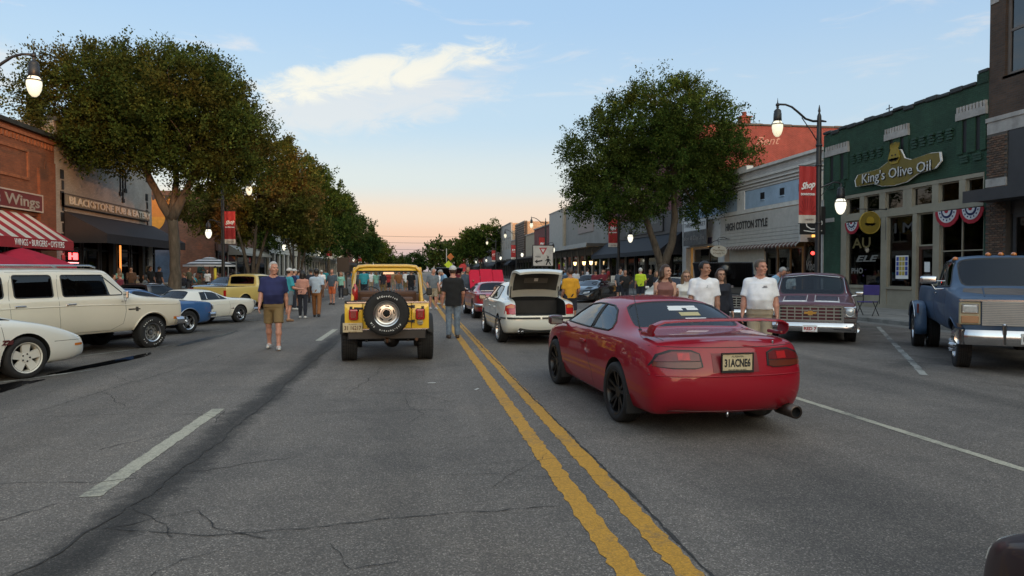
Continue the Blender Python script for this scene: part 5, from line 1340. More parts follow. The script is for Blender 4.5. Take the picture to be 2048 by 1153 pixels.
  if side_cuts:
   b2=bmesh.new();b2.from_mesh(me2)
   for nm,pts,gm in side_cuts:
    xs,zs_=[p[0] for p in pts],[p[1] for p in pts]
    for sd in (-1,1):
     n_=len(pts)
     for k in range(n_):
      a,b_=Vector((pts[k][0],0,pts[k][1])),Vector((pts[(k+1)%n_][0],0,pts[(k+1)%n_][1]));nn=(b_-a).cross(Vector((0,1,0)))
      fs=[f for f in b2.faces if (lambda c:c.y*sd>.45 and min(xs)-.25<c.x<max(xs)+.25 and min(zs_)-.2<c.z<max(zs_)+.2)(f.calc_center_median())]
      es={e for f in fs for e in f.edges};vs={v for f in fs for v in f.verts}
      bmesh.ops.bisect_plane(b2,geom=list(vs)+list(es)+fs,plane_co=a,plane_no=nn,dist=1e-5)
     slots.append(gm);kk=len(slots)-1;s.glass_names[kk]=nm;me2.materials.append(gm)
     ar=sum(pts[i][0]*pts[(i+1)%n_][1]-pts[(i+1)%n_][0]*pts[i][1] for i in range(n_))
     for f in b2.faces:
      c=f.calc_center_median()
      if c.y*sd>.45 and all(((pts[(i+1)%n_][0]-pts[i][0])*(c.z-pts[i][1])-(pts[(i+1)%n_][1]-pts[i][1])*(c.x-pts[i][0]))*ar>0 for i in range(n_)):f.material_index=kk
   b2.to_mesh(me2);b2.free()
  o=temp_obj(me2)
  s.bvh=BVHTree.FromObject(o,bpy.context.evaluated_depsgraph_get())
  arch=arch or wheel_r*1.13;cutters=[]
  track=track or stations[len(stations)//2][1]*2-.22
  wx=wheel_x or (-wb/2,wb/2)
  for x in wx:
   for sd in (-1,1):
    cb=MB();cb.cyl((x,sd*(stations[len(stations)//2][1]-.34),wheel_r*1.0),(x,sd*1.6,wheel_r*1.0),arch,well_m,n=40)
    for f in cb.bm.faces:f.material_index=2
    cm=bpy.data.meshes.new('c');cb.bm.to_mesh(cm);cb.bm.free()
    for m in slots:cm.materials.append(m)
    cutters.append(temp_obj(cm))
  for (x0,x1,y0,y1,z0,z1) in (extra_cut or []):
   cb=MB();cb.b(x0,x1,y0,y1,z0,z1,well_m)
   for f in cb.bm.faces:f.material_index=2
   cm=bpy.data.meshes.new('c');cb.bm.to_mesh(cm);cb.bm.free()
   for m in slots:cm.materials.append(m)
   cutters.append(temp_obj(cm))
  for c in cutters:
   b=o.modifiers.new('b','BOOLEAN');b.operation='DIFFERENCE';b.object=c;b.solver='EXACT';b.material_mode='INDEX'
  n_in=len(me2.polygons);me3=ev_mesh(o)
  for k in range(6):
   if len(me3.polygons)>n_in*.5:break
   for i,c in enumerate(cutters):c.location=(.0031*(k+1)*(1 if i%2 else -1),0,.0023*(k+1)*(-1)**(i//2))
   if k==4:
    for b in o.modifiers:b.solver='FAST'
   me3=ev_mesh(o)
  drop(o)
  for c in cutters:drop(c)
  idx=np.empty(len(me3.polygons),dtype=np.int32);me3.polygons.foreach_get('material_index',idx)
  bm=bmesh.new();bm.from_mesh(me3)
  def sub_mesh(keep,nm,mats_,remap):
   b2=bm.copy();b2.faces.ensure_lookup_table()
   bmesh.ops.delete(b2,geom=[f for f in b2.faces if f.material_index not in keep],context='FACES')
   for f in b2.faces:f.material_index=remap(f.material_index)
   m2=bpy.data.meshes.new(nm);b2.to_mesh(m2);b2.free()
   for m in mats_:m2.materials.append(m)
   return m2
  bme=sub_mesh({0,1,2,3},'body',[paint_m,gasket,well_m],lambda i:min(i,2) if i!=3 else 0)
  bme.set_sharp_from_angle(angle=R(sharp))
  s.body=link(bpy.data.objects.new('body',bme),s.root)
  for k,nm in s.glass_names.items():
   gm_=sub_mesh({k},nm,[slots[k]],lambda i:0)
   if len(gm_.polygons):link(bpy.data.objects.new(nm,gm_),s.root)
  bm.free()
  s.stations=stations
  for nm,pts,gm in side_cuts:
   for ax in ('left','right'):s.strip('window_seal',ax,pts,.026,gasket,lift=.0,closed=True)
 def hit(s,axis,u,v):
  if axis=='rear':o,d=Vector((-6,u,v)),Vector((1,0,0))
  elif axis=='front':o,d=Vector((6,u,v)),Vector((-1,0,0))
  elif axis=='left':o,d=Vector((u,4,v)),Vector((0,-1,0))
  elif axis=='right':o,d=Vector((u,-4,v)),Vector((0,1,0))
  else:o,d=Vector((u,v,5)),Vector((0,0,-1))
  h=s.bvh.ray_cast(o,d)
  if h[0] is None:
   near=s.bvh.find_nearest(o+d*(o.length-.9))
   return near[0],d
  return h[0],d
 def patch(s,name,axis,pts,m,lift=.006,step=.07,parent=None,rim=None,rim_m=None,skirt=.02):
  bm=bmesh.new();vs=[bm.verts.new((p[0],p[1],0)) for p in pts];bm.faces.new(vs)
  us=[p[0] for p in pts];ws=[p[1] for p in pts]
  for ax,lo,hi in ((0,min(us),max(us)),(1,min(ws),max(ws))):
   k=int((hi-lo)/step)
   for i in range(1,k+1):
    c=[0,0,0];n=[0,0,0];c[ax]=lo+(hi-lo)*i/(k+1);n[ax]=1
    bmesh.ops.bisect_plane(bm,geom=bm.verts[:]+bm.edges[:]+bm.faces[:],plane_co=c,plane_no=n)
  bd=None
  for v in bm.verts:
   p,d=s.hit(axis,v.co.x,v.co.y);v.co=p-d*lift
  r=bmesh.ops.extrude_edge_only(bm,edges=[e for e in bm.edges if e.is_boundary])
  for v in [g for g in r['geom'] if isinstance(g,bmesh.types.BMVert)]:v.co+=d*(lift+skirt)
  bmesh.ops.recalc_face_normals(bm,faces=bm.faces)
  for f in bm.faces:f.smooth=True
  me=bpy.data.meshes.new(name);bm.to_mesh(me);bm.free();me.materials.append(m);me.set_sharp_from_angle(angle=R(35))
  return link(bpy.data.objects.new(name,me),parent or s.root)
 def strip(s,name,axis,pts,w,m,lift=.004,parent=None,closed=False,r=None):
  """a thin bead that follows the body along a 2-D polyline"""
  dense=[]
  pp=pts+([pts[0]] if closed else [])
  for a,b in zip(pp,pp[1:]):
   k=max(1,int(math.hypot(b[0]-a[0],b[1]-a[1])/.06))
   dense+=[(a[0]+(b[0]-a[0])*i/k,a[1]+(b[1]-a[1])*i/k) for i in range(k)]
  if not closed:dense.append(pp[-1])
  P=[]
  for u,v in dense:
   p,d=s.hit(axis,u,v);P.append(p-d*lift)
  return MB().tube(P,w/2,m,n=6,closed=closed).build(name,parent or s.root)
 def both(s,fn):
  for sd,ax in ((1,'left'),(-1,'right')):fn(sd,ax)
 def door_lines(s,paths,m=None):
  for ax in ('left','right'):
   for p in paths:s.strip('door_seam',ax,p,.007,m or gasket,lift=-.001)
 def plate(s,x,y,z,txt,sub,facing=-1,w=.31,h=.155,m=None,txt_m=None,top=None,rake=0.0,txtw=None):
  M0=Matrix.Translation((x,y,z))@Matrix.Rotation(rake,4,'Y')
  mb=MB();mb.box((0,0,0),(.012,w,h),m or plate_m,bev=.004);bmesh.ops.transform(mb.bm,matrix=M0,verts=mb.bm.verts)
  o=mb.build('number_plate',s.root)
  M=M0@frame((facing*.0065,0,-.005),(0,-facing*-1 if False else (1 if facing>0 else -1),0),(0,0,1))
  q=MB();q.text(txt,h*.62,txt_m or black_pt,M,.001,bold=.004,width=(txtw or w*.86))
  if top:q.text(top,h*.17,txt_m or black_pt,M@Matrix.Translation((0,h*.40,0)),.001,width=w*.4)
  if sub:q.text(sub,h*.17,txt_m or black_pt,M@Matrix.Translation((0,-h*.40,0)),.001,width=w*.6)
  q.build('plate_lettering',o)
  return o
 def mirror(s,x,y,z,m,sz=(.10,.17,.11),arm=True):
  for sd in (-1,1):
   mb=MB();mb.box((x,sd*(y+sz[1]/2),z),sz,m,bev=min(sz)*.38,seg=3)
   if arm:mb.tube([(x+.05,sd*(y-.08),z-sz[2]*.4),(x+.02,sd*(y+.03),z-sz[2]*.2)],.018,m,6)
   for f in mb.bm.faces:f.smooth=True
   o=mb.build('mirror',s.root,sharp=50)
   MB().box((x-sz[0]/2-.001,sd*(y+sz[1]/2),z),(.004,sz[1]*.8,sz[2]*.75),mat('mirror_glass_dark',(.16,.17,.18),rough=.1,metal=1.0,var=0)).build('mirror_glass',o)
 def interior(s,x0,x1,w,zf,zb,seats=((.1,1.02),(-.75,.98)),m=None,bench=False,wheel_side=1):
  mb=MB();mm=m or dark_in;t=.02
  mb.b(x0,x1,-w,w,zf-.02,zf,mm);mb.b(x0,x1,w-t,w,zf,zb,mm);mb.b(x0,x1,-w,-w+t,zf,zb,mm);mb.b(x0-t,x0,-w,w,zf,zb,mm);mb.b(x1,x1+t,-w,w,zf,zb,mm)
  mb.b(x1-.28,x1,-w+t,w-t,zb-.22,zb-.0,mm)
  mb.build('cabin',s.root)
  for (sx,sh) in seats:
   for sy in ((0,) if bench else (-.36,.36)):
    q=MB();wd=w*1.6 if bench else .5
    q.box((sx,sy,zf+.28),(.5,wd,.16),mm,bev=.05,seg=2);q.box((sx-.24,sy,(zf+.3+sh)/2),(.13,wd,sh-zf-.3),mm,rot=Matrix.Rotation(-.18,3,'Y'),bev=.05,seg=2)
    if not bench:q.box((sx-.33,sy,sh+.09),(.09,.26,.16),mm,bev=.035,seg=2)
    q.build('seat',s.root)
  st=MB();st.lathe([(.17,-.012),(.19,0),(.17,.012),(.155,0),(.17,-.012)],black_pl,18,Matrix.Translation((x1-.42,wheel_side*.36,zb+.03))@Matrix.Rotation(R(-65),4,'Y'));st.build('steering_wheel',s.root)
 def wheels(s,style,r=None,w=.21,rim=None,track=1.5,rim_m=None,xs=None,letters=None,front_steer=0.0,spoke_m=None,ys=None):
  r=r or s.r;rim=rim or r*.66
  for i,x in enumerate(xs or (-s.wb/2,s.wb/2)):
   for sd in (-1,1):
    wheel(s.root,x,sd*track/2,r,w,rim,style,sd,rim_m,letters,spoke_m)
_wheel_cache={}
def wheel_meshes(r,w,rim,style,rim_m,letters,spoke_m):
 key=(r,w,rim,style,rim_m.name if rim_m else '',letters,spoke_m.name if spoke_m else '')
 if key in _wheel_cache:return _wheel_cache[key]
 hw=w/2;T=MB();sh=min(.035,(r-rim)*.3)
 prof=[(rim-.012,-hw*.82),(rim+.01,-hw*.92),((r+rim)/2,-hw),(r-sh,-hw*.97),(r-.006,-hw*.8),(r,-hw*.55),(r,0),(r,hw*.55),(r-.006,hw*.8),(r-sh,hw*.97),((r+rim)/2,hw),(rim+.01,hw*.92),(rim-.012,hw*.82)]
 T.lathe(prof,rubber,40)
 for zg in (-.42,-.14,.14,.42):T.lathe([(r+.0012,hw*(zg-.045)),(r+.0012,hw*(zg+.045))],well_m,40)
 nb=40 if style in ('slot','rally') else 0
 for k in range(nb):
  a=2*math.pi*k/nb
  for sg in (-1,1):
   M=Matrix.Rotation(a,4,'Z')@Matrix.Translation((r+.001,0,sg*hw*.72))
   q=bmesh.ops.create_cube(T.bm,size=1);bmesh.ops.scale(T.bm,vec=(.010,r*2*math.pi/nb*.62,hw*.42),verts=q['verts']);T._fin(q['verts'],M,rubber)
 if letters:
  chars=letters;n=len(chars)
  for k,ch in enumerate(chars):
   if ch==' ':continue
   a=math.pi/2+1.0-(2*math.pi*k/n)
   M=Matrix.Translation((math.cos(a)*(r+rim)/2,math.sin(a)*(r+rim)/2,hw*1.0+.001))@Matrix.Rotation(a-math.pi/2,4,'Z')
   T.text(ch,(r-rim)*.25,white_pt,M,.001,bold=.001)
 tyre=T.mesh('tyre')
 G=MB();rm=rim_m or alu;sm=spoke_m or rm
 G.lathe([(rim-.01,-hw*.8),(rim-.02,-hw*.3),(rim-.02,hw*.5),(rim-.006,hw*.86),(rim+.012,hw*.95),(rim+.012,hw*.88)],rm,36)
 G.lathe([(0,-hw*.2),(rim-.02,-hw*.2)],well_m,24)
 zf=hw*.62
 def spoke(a,w0,w1,r0,r1,z0,z1,th,m):
  M=Matrix.Rotation(a,4,'Z')
  pts=[(r0,-w0/2),(r1,-w1/2),(r1,w1/2),(r0,w0/2)]
  vs=[G.bm.verts.new(M@Vector((x,y,(z0 if i in (0,3) else z1)+k))) for k in (0,-th) for i,(x,y) in enumerate(pts)]
  mi=G.mi(m)
  for f in ((0,1,2,3),(7,6,5,4),(0,4,5,1),(1,5,6,2),(2,6,7,3),(3,7,4,0)):G.bm.faces.new([vs[i] for i in f]).material_index=mi
 if style=='five':
  for k in range(5):spoke(k*1.2566+.3,rim*.42,rim*.62,rim*.12,rim*.97,zf,zf*1.2,.04,sm)
  G.lathe([(0,zf+.012),(.07,zf+.01),(.085,zf-.03)],sm,20)
  for k in range(5):G.cyl((.058*math.cos(k*1.2566),.058*math.sin(k*1.2566),zf-.01),(.058*math.cos(k*1.2566),.058*math.sin(k*1.2566),zf+.016),.013,well_m,n=8)
 elif style=='multi':
  for k in range(10):spoke(k*.6283+(.09 if k%2 else -.09),rim*.13,rim*.15,rim*.14,rim*.98,zf*.75,zf*1.25,.025,sm)
  G.lathe([(0,zf*.9),(.06,zf*.88),(.075,zf*.5)],sm,18)
  for k in range(5):G.cyl((.06*math.cos(k*1.2566),.06*math.sin(k*1.2566),zf*.5),(.06*math.cos(k*1.2566),.06*math.sin(k*1.2566),zf*.92),.012,well_m,n=6)
 elif style=='magnum':
  G.lathe([(rim-.025,zf*.5),(rim*.86,zf*.7),(rim*.82,zf*.3)],rm,32)
  for k in range(5):spoke(k*1.2566+.5,rim*.3,rim*.2,rim*.15,rim*.9,zf*1.1,zf*.6,.03,sm);spoke(k*1.2566+.5,rim*.1,rim*.07,rim*.15,rim*.86,zf*1.13,zf*.64,.002,well_m)
  G.lathe([(0,zf*1.5),(.045,zf*1.45),(.06,zf*.9),(.09,zf*.6)],rm,18)
 else:
  G.lathe([(rim-.022,zf*.2),(rim*.80,zf*.1),(rim*.70,zf*.55),(rim*.42,zf*.62),(rim*.36,zf*.3),(rim*.3,zf*.3)],sm,32)
  for k in range(5 if style=='slot' else 8):
   n_=5 if style=='slot' else 8;a=k*2*math.pi/n_+.2
   M=Matrix.Rotation(a,4,'Z')@Matrix.Translation((rim*.60,0,zf*.585))
   q=bmesh.ops.create_cube(G.bm,size=1);bmesh.ops.scale(G.bm,vec=(rim*.10,rim*(.34 if style=='slot' else .2),.012),verts=q['verts']);G._fin(q['verts'],M,well_m)
  G.lathe([(0,zf*1.35),(rim*.14,zf*1.3),(rim*.2,zf*.9),(rim*.22,zf*.3)],chrome if style=='rally' else well_m,20)
  for k in range(5):G.cyl((rim*.3*math.cos(k*1.2566),rim*.3*math.sin(k*1.2566),zf*.2),(rim*.3*math.cos(k*1.2566),rim*.3*math.sin(k*1.2566),zf*.75),.011,chrome,n=6)
 rimm=G.mesh('rim',sharp=40)
 _wheel_cache[key]=(tyre,rimm)
 return tyre,rimm
def wheel(parent,x,y,r,w,rim,style,sd,rim_m=None,letters=None,spoke_m=None,name='wheel',rot=None,z=None):
 ty,rm=wheel_meshes(r,w,rim,style,rim_m,letters,spoke_m)
 e=empty(name,(x,y,r if z is None else z),0,parent)
 e.rotation_euler=rot or ((R(-90),0,rnd.uniform(0,.1)) if sd>0 else (R(90),0,0))
 link(bpy.data.objects.new('tyre',ty),e);link(bpy.data.objects.new('rim',rm),e)
 return e
def heading(fx,fy):return math.atan2(fy,fx)
red_paint=mat('deep_red_paint',(.28,.002,.013),rough=.55,coat=.75,var=.04,vscale=1.2,spec=.25)
def red_coupe():
 c=Car('red_coupe','glossy red two door coupe with rear wing and tan plate in the right lane',(2.97,8.80,0),R(93.2),2.56,red_paint,[(-2.16,.72,.235,.80,.925,None,0,{1:.08,2:-.03,3:-.05,4:.03,5:.05,6:.06,7:.07,8:.07,0:.1}),(-2.04,.83,.205,.845,.95,None,0,{2:-.03,3:-.05}),(-1.72,.868,.21,.87,.965,None,0),(-1.30,.875,.19,.885,.975,None,0),(-.66,.872,.18,.875,1.262,.585,1.205),(-.12,.870,.175,.865,1.30,.60,1.24),(.42,.868,.175,.85,1.27,.58,1.205),(1.12,.868,.18,.825,.945,None,0),(1.55,.862,.18,.775,.875,None,0),(1.95,.82,.19,.69,.76,None,0),(2.2,.66,.22,.56,.61,None,0)],[('rear_window','C',(3,4),.055),('windshield','C',(6,7),.05)],wheel_r=.315,arch=.365,track=1.52,bulge=(.10,.10),crease_rows={1:.5,4:.12},crease_st={3:(.3,(6,7,8,9))},side_cuts=[('side_window',[(.96,.912),(.70,1.04),(.38,1.158),(.1,1.185),(-.17,1.190),(-.21,.912)],gl_car),('quarter_window',[(-.26,.915),(-.225,1.188),(-.48,1.176),(-.66,1.135),(-.86,1.02),(-.90,.95),(-.84,.925)],gl_car)])
 c.wheels('multi',w=.215,rim=.222,track=1.54,rim_m=mat('gunmetal_rim',(.03,.03,.032),rough=.3,metal=.8,var=.1))
 c.interior(-1.2,1.0,.74,.3,.84,seats=((.1,1.02),(-.5,.86)))
 tail=mat('tail_lens',(.13,.006,.008),rough=.3,coat=.35,var=.25,vscale=9);tail_hi=mat('tail_lens_bright',(.40,.010,.012),rough=.3,coat=.35,var=.3,vscale=16);amb=mat('tail_amber_smoked',(.12,.022,.010),rough=.3,coat=.35,var=.2)
 for sd in (-1,1):
  f=lambda pts:[(sd*y,z) for y,z in pts]
  o=c.patch('tail_light','rear',f([(.33,.69),(.345,.81),(.42,.842),(.62,.842),(.74,.80),(.80,.69),(.6,.672),(.4,.672)]),gasket,.010)
  for nm,p,mm in (('lens',[(.355,.745),(.36,.805),(.43,.828),(.6,.828),(.72,.79),(.765,.735)],tail),('reflector',[(.45,.752),(.45,.815),(.56,.815),(.56,.752)],tail_hi),('lens',[(.35,.69),(.352,.738),(.765,.73),(.775,.69),(.6,.68),(.4,.68)],amb)):
   c.patch(nm,'rear',f(p),mm,.016 if nm=='lens' else .020,parent=o)
 c.patch('plate_recess','rear',[(-.235,.635),(-.235,.81),(.235,.81),(.235,.635)],mat('deep_red_recess',(.16,.004,.012),rough=.35),.004)
 xr=c.hit('rear',0,.72)[0].x
 pl=c.plate(xr-.03,0,.725,'31ACNE6','NEW USED FIND CAR PARTS',w=.31,h=.16,top='ALABAMA')
 q=MB()
 for a in ((-.165,.165,-.092,-.07),(-.165,.165,.082,.094),(-.165,-.155,-.07,.082),(.155,.165,-.07,.082)):q.b(-.014,.004,a[0],a[1],a[2],a[3],black_pl)
 o=q.build('plate_frame',pl);o.location=(xr-.03,0,.725)
 c.strip('trunk_seam','rear',[(-.76,.87),(-.4,.862),(0,.86),(.4,.862),(.76,.87)],.008,gasket,lift=-.001)
 c.strip('bumper_crease','rear',[(-.80,.605),(-.3,.60),(.3,.60),(.80,.605)],.012,red_paint,lift=.002)
 c.strip('bumper_crease','rear',[(-.62,.262),(0,.255),(.62,.262)],.02,mat('dark_lower_trim',(.08,.004,.008),rough=.4),lift=.0)
 c.strip('trunk_seam','top',[(-1.28,-.60),(-1.6,-.64),(-2.0,-.62)],.007,gasket,lift=-.001);c.strip('trunk_seam','top',[(-1.28,.60),(-1.6,.64),(-2.0,.62)],.007,gasket,lift=-.001)
 P=[]
 w=MB();prof=[(-.10,0),(-.09,.018),(-.02,.03),(.07,.012),(.10,0),(.05,-.006),(-.05,-.012)]
 path=[(-1.86,.70,.955),(-1.90,.715,1.0),(-1.93,.70,1.05),(-1.955,.62,1.085),(-1.97,.4,1.098),(-1.975,0,1.102)]
 path=path+[(x,-y,z) for x,y,z in path[-2::-1]]
 rings=[]
 for i,(x,y,z) in enumerate(path):
  a=Vector(path[max(0,i-1)]);b=Vector(path[min(len(path)-1,i+1)]);t=(b-a).normalized();X=Vector((1,0,0));n=t.cross(X).normalized()
  rings.append([w.bm.verts.new(Vector((x,y,z))+X*px*.95+n*pz*.8) for px,pz in prof])
 mi=w.mi(red_paint)
 for A,B in zip(rings,rings[1:]):
  for j in range(len(prof)):
   f=w.bm.faces.new((A[j],A[(j+1)%len(prof)],B[(j+1)%len(prof)],B[j]));f.material_index=mi;f.smooth=True
 for sd in (-1,1):w.box((-1.80,sd*.70,.965),(.26,.055,.035),red_paint,bev=.015,seg=2)
 bmesh.ops.recalc_face_normals(w.bm,faces=w.bm.faces)
 w.build('rear_wing',c.root,sharp=40)
 c.door_lines([[(1.02,.26),(1.06,.5),(1.02,.84)],[(-.20,.84),(-.24,.6),(-.42,.42),(-.42,.24)],[(1.02,.225),(.2,.215),(-.40,.215)]])
 for sd,ax in ((1,'left'),(-1,'right')):
  p=c.hit(ax,-.08,.745)[0];MB().box((p.x,p.y+sd*.012,p.z),(.20,.03,.035),red_paint,bev=.012,seg=2).build('door_handle',c.root)
  c.patch('fuel_flap' if sd>0 else 'side_seam',ax,[(-1.28,.70),(-1.28,.84),(-1.12,.84),(-1.12,.70)],red_paint,.003)
 c.strip('roof_drip','left',[(-.95,.95),(-.6,1.13),(-.1,1.19),(.4,1.17),(.9,.98)],.010,gasket,lift=.0) if False else None
 c.mirror(.86,.86,.93,paint('dark_mirror_paint',(.06,.008,.012)),(.15,.19,.125))
 a=MB();a.tube([(-1.34,.60,.955),(-1.22,.585,1.10),(-.97,.56,1.46)],[.006,.005,.003],black_pl,6);a.lathe([(0,0),(.022,0),(.016,.03),(0,.04)],black_pl,10,Matrix.Translation((-1.34,.60,.945)));a.build('antenna',c.root)
 e=MB();e.lathe([(.048,0),(.064,0),(.066,-.30),(.05,-.34)],mat('burnt_steel',(.10,.08,.07),rough=.35,metal=.9,var=.3,vscale=10),20,Matrix.Translation((-2.28,-.63,.235))@Matrix.Rotation(R(-90),4,'Y'));e.lathe([(0,-.05),(.05,-.05),(.05,-.0)],well_m,16,Matrix.Translation((-2.27,-.63,.235))@Matrix.Rotation(R(-90),4,'Y'))
 e.cyl((-1.85,-.52,.235),(-1.45,-.40,.24),.11,mat('dull_steel',(.08,.075,.07),rough=.5,metal=.7),n=16);e.build('exhaust',c.root)
 for x in (-1.28-.36,1.28-.40):
  for sd in (-1,1):MB().box((x,sd*.76,.25),(.02,.21,.20),black_pl,bev=.006).build('mud_flap',c.root)
 MB().box((.0,0,.25),(3.1,1.3,.08),well_m).build('underbody',c.root)
 MB().cyl((-2.20,.05,.25),(-2.20,.05,.20),.012,chrome,n=6).build('tow_loop',c.root)
 for i,(y,z,w_,h_,m) in enumerate(((-.10,1.175,.34,.022,white_pt),(.0,1.152,.17,.024,white_pt),(-.21,1.152,.14,.020,white_pt),(-.13,1.105,.24,.034,mat('cream_sticker',(.5,.42,.2))),(-.16,1.045,.25,.042,white_pt))):
  o=c.patch('window_sticker','rear',[(y-w_/2,z-h_/2),(y-w_/2,z+h_/2),(y+w_/2,z+h_/2),(y+w_/2,z-h_/2)],m,.003,skirt=.002)
 p=c.hit('rear',-.46,.885)[0];MB().box((p.x-.004,-.46,.885),(.01,.02,.05),chrome,bev=.004).build('emblem',c.root)
 return c
celica=red_coupe();celica.root.scale=(1.03,1.03,1.045)
white_paint=paint('warm_white_paint',(.70,.67,.59),rough=.3)
cream_paint=paint('ivory_paint',(.66,.60,.485),rough=.3)
def boot_car():
 c=Car('pale_saloon','pale four door saloon with its boot lid raised behind the red coupe',(2.70,17.55,0),R(91.6),2.725,paint('pearl_white_paint',(.72,.70,.62),rough=.3),[(-2.12,.74,.30,.86,.93,None,0,{2:-.05,3:-.04,1:.03,4:.02}),(-2.02,.83,.26,.93,1.0,None,0,{2:-.04,3:-.03}),(-1.62,.865,.22,.945,1.04,None,0),(-1.22,.87,.2,.945,1.06,None,0),(-.60,.868,.2,.94,1.385,.55,1.325),(-.02,.868,.2,.925,1.42,.585,1.36),(.58,.868,.2,.915,1.39,.565,1.325),(1.18,.868,.2,.90,.99,None,0),(1.7,.86,.21,.86,.92,None,0),(2.12,.81,.22,.76,.82,None,0),(2.30,.68,.24,.62,.67,None,0)],[('rear_window','C',(3,4),.05),('windshield','C',(6,7),.05)],wheel_r=.315,arch=.365,track=1.52,bulge=(.07,.08),crease_rows={1:.5,4:.4,3:.15},crease_st={3:(.3,(6,7,8,9))},extra_cut=[(-2.5,-1.26,-.57,.57,.66,1.5)],side_cuts=[('side_window',[(.98,.985),(.74,1.14),(.50,1.262),(.02,1.305),(.02,.985)],gl_dark),('side_window',[(-.03,.985),(-.03,1.305),(-.50,1.272),(-.66,1.20),(-.84,1.03),(-.82,.985)],gl_dark)])
 c.wheels('multi',w=.225,rim=.222,track=1.52,rim_m=alu)
 c.interior(-1.15,1.05,.74,.3,.9,seats=((.15,1.18),(-.55,1.08)))
 tr=MB();lin=mat('boot_lining',(.02,.019,.018),rough=.95,var=.3)
 tr.b(-2.02,-1.28,-.56,.56,.40,.42,lin);tr.b(-1.30,-1.28,-.56,.56,.42,.96,mat('boot_back',(.035,.032,.03),rough=.9));tr.b(-2.04,-2.02,-.56,.56,.42,.655,lin);tr.build('boot_floor',c.root)
 seal=MB().tube([(-2.09,-.5,.665),(-2.12,0,.665),(-2.09,.5,.665),(-2.02,.565,.70),(-1.95,.57,.95),(-1.5,.57,1.03),(-1.28,.56,1.05)],.014,gasket,6).build('boot_seal',c.root)
 bp=c.paint
 lid=MB()
 prof=[(-1.27,1.06),(-1.40,1.24),(-1.55,1.42),(-1.70,1.56),(-1.80,1.635),(-1.90,1.655),(-2.02,1.645),(-2.14,1.60)]
 def lidw(i):return (.58,.60,.605,.60,.585,.56,.53,.47)[i]
 def skin(mb,off,m,k=1.0,i0=0,i1=len(prof)):
  rows=[]
  for i in range(i0,i1):
   x,z=prof[i];a=Vector(prof[max(0,i-1)]);b=Vector(prof[min(len(prof)-1,i+1)]);t=(b-a).normalized();n=Vector((t.y,-t.x))
   rows.append([mb.bm.verts.new((x-n.x*off,y*lidw(i)*k,z-n.y*off-.035*abs(y)**3)) for y in (-1,-.75,-.4,0,.4,.75,1)])
  mi=mb.mi(m)
  for A,B in zip(rows,rows[1:]):
   for j in range(6):f=mb.bm.faces.new((A[j],A[j+1],B[j+1],B[j]));f.material_index=mi;f.smooth=True
  return rows
 A=skin(lid,.0,bp);B=skin(lid,-.05,bp)
 mi=lid.mi(bp)
 for r0,r1 in ((A[0],B[0]),(A[-1],B[-1]),([q[0] for q in A],[q[0] for q in B]),([q[-1] for q in A],[q[-1] for q in B])):
  for j in range(len(r0)-1):lid.bm.faces.new((r0[j],r0[j+1],r1[j+1],r1[j])).material_index=mi
 bmesh.ops.recalc_face_normals(lid.bm,faces=lid.bm.faces)
 lo=lid.build('boot_lid',c.root,sharp=45)
 for off,nm,k,a,b_,m in ((.012,'lid_lining',.86,1,6,mat('lid_lining',(.055,.052,.046),rough=.95,var=.2)),(-.062,'lid_lining',.86,1,6,mat('lid_lining',(0,0,0)))):
  q=MB();skin(q,off,m,k,a,b_);q.build(nm,lo)
 q=MB();q.box((-1.60,0,1.44),(.012,.55,.16),mat('lid_recess',(.13,.12,.105),rough=.8),rot=Matrix.Rotation(R(-42),3,'Y'));q.build('lid_panel',lo)
 q=MB();q.box((-1.63,.0,1.455),(.006,.09,.09),white_pt,rot=Matrix.Rotation(R(-42),3,'Y'));q.build('lid_label',lo)
 for sd in (-1,1):MB().cyl((-1.42,sd*.57,1.02),(-1.47,sd*.56,1.30),.012,black_pl,n=8).build('lid_strut',c.root)
 tl=mat('saloon_tail_red',(.42,.012,.016),rough=.12,coat=1,var=.2,vscale=12);ta=mat('saloon_tail_amber',(.55,.14,.02),rough=.12,coat=1,var=.2)
 for sd in (-1,1):
  f=lambda pts:[(sd*y,z) for y,z in pts]
  o=c.patch('tail_light','rear',f([(.575,.69),(.575,.90),(.66,.925),(.775,.88),(.81,.69)]),tl,.012)
  c.patch('indicator','rear',f([(.60,.83),(.60,.895),(.66,.912),(.755,.868),(.765,.83)]),ta,.017,parent=o)
  c.patch('bumper_strip','rear',f([(.02,.585),(.02,.625),(.4,.625),(.80,.625),(.80,.585),(.4,.585)]),black_pl,.012)
 for ax in ('left','right'):
  c.strip('side_strip',ax,[(-1.75,.56),(-1.0,.575),(0,.58),(.95,.58)],.035,black_pl,lift=.004);c.strip('bumper_strip',ax,[(-2.08,.605),(-1.74,.605)],.035,black_pl,lift=.006)
  p=c.hit(ax,-.25,.82)[0]
  for x in (-.78,.10):p=c.hit(ax,x,.80)[0];MB().box((p.x,p.y+(.012 if p.y>0 else -.012),p.z),(.19,.03,.035),c.paint,bev=.012).build('door_handle',c.root)
 c.door_lines([[(1.05,.28),(1.08,.6),(1.05,.9)],[(.0,.92),(.02,.6),(-.02,.27)],[(-.92,.92),(-1.02,.72),(-.88,.45),(-.85,.27)]])
 q=MB();q.b(-2.185,-2.1,-.5,.5,.29,.40,black_pl,bev=.02);q.build('diffuser',c.root)
 q=MB()
 for y in (.42,.50):q.lathe([(.02,0),(.028,0),(.028,.2)],chrome,12,Matrix.Translation((-2.21,y,.30))@Matrix.Rotation(R(90),4,'Y'))
 q.build('exhaust',c.root)
 c.mirror(.92,.84,.98,black_pl,(.12,.19,.13))
 MB().box((0,0,.22),(3.4,1.3,.1),well_m).build('underbody',c.root)
 return c
bmw=boot_car()
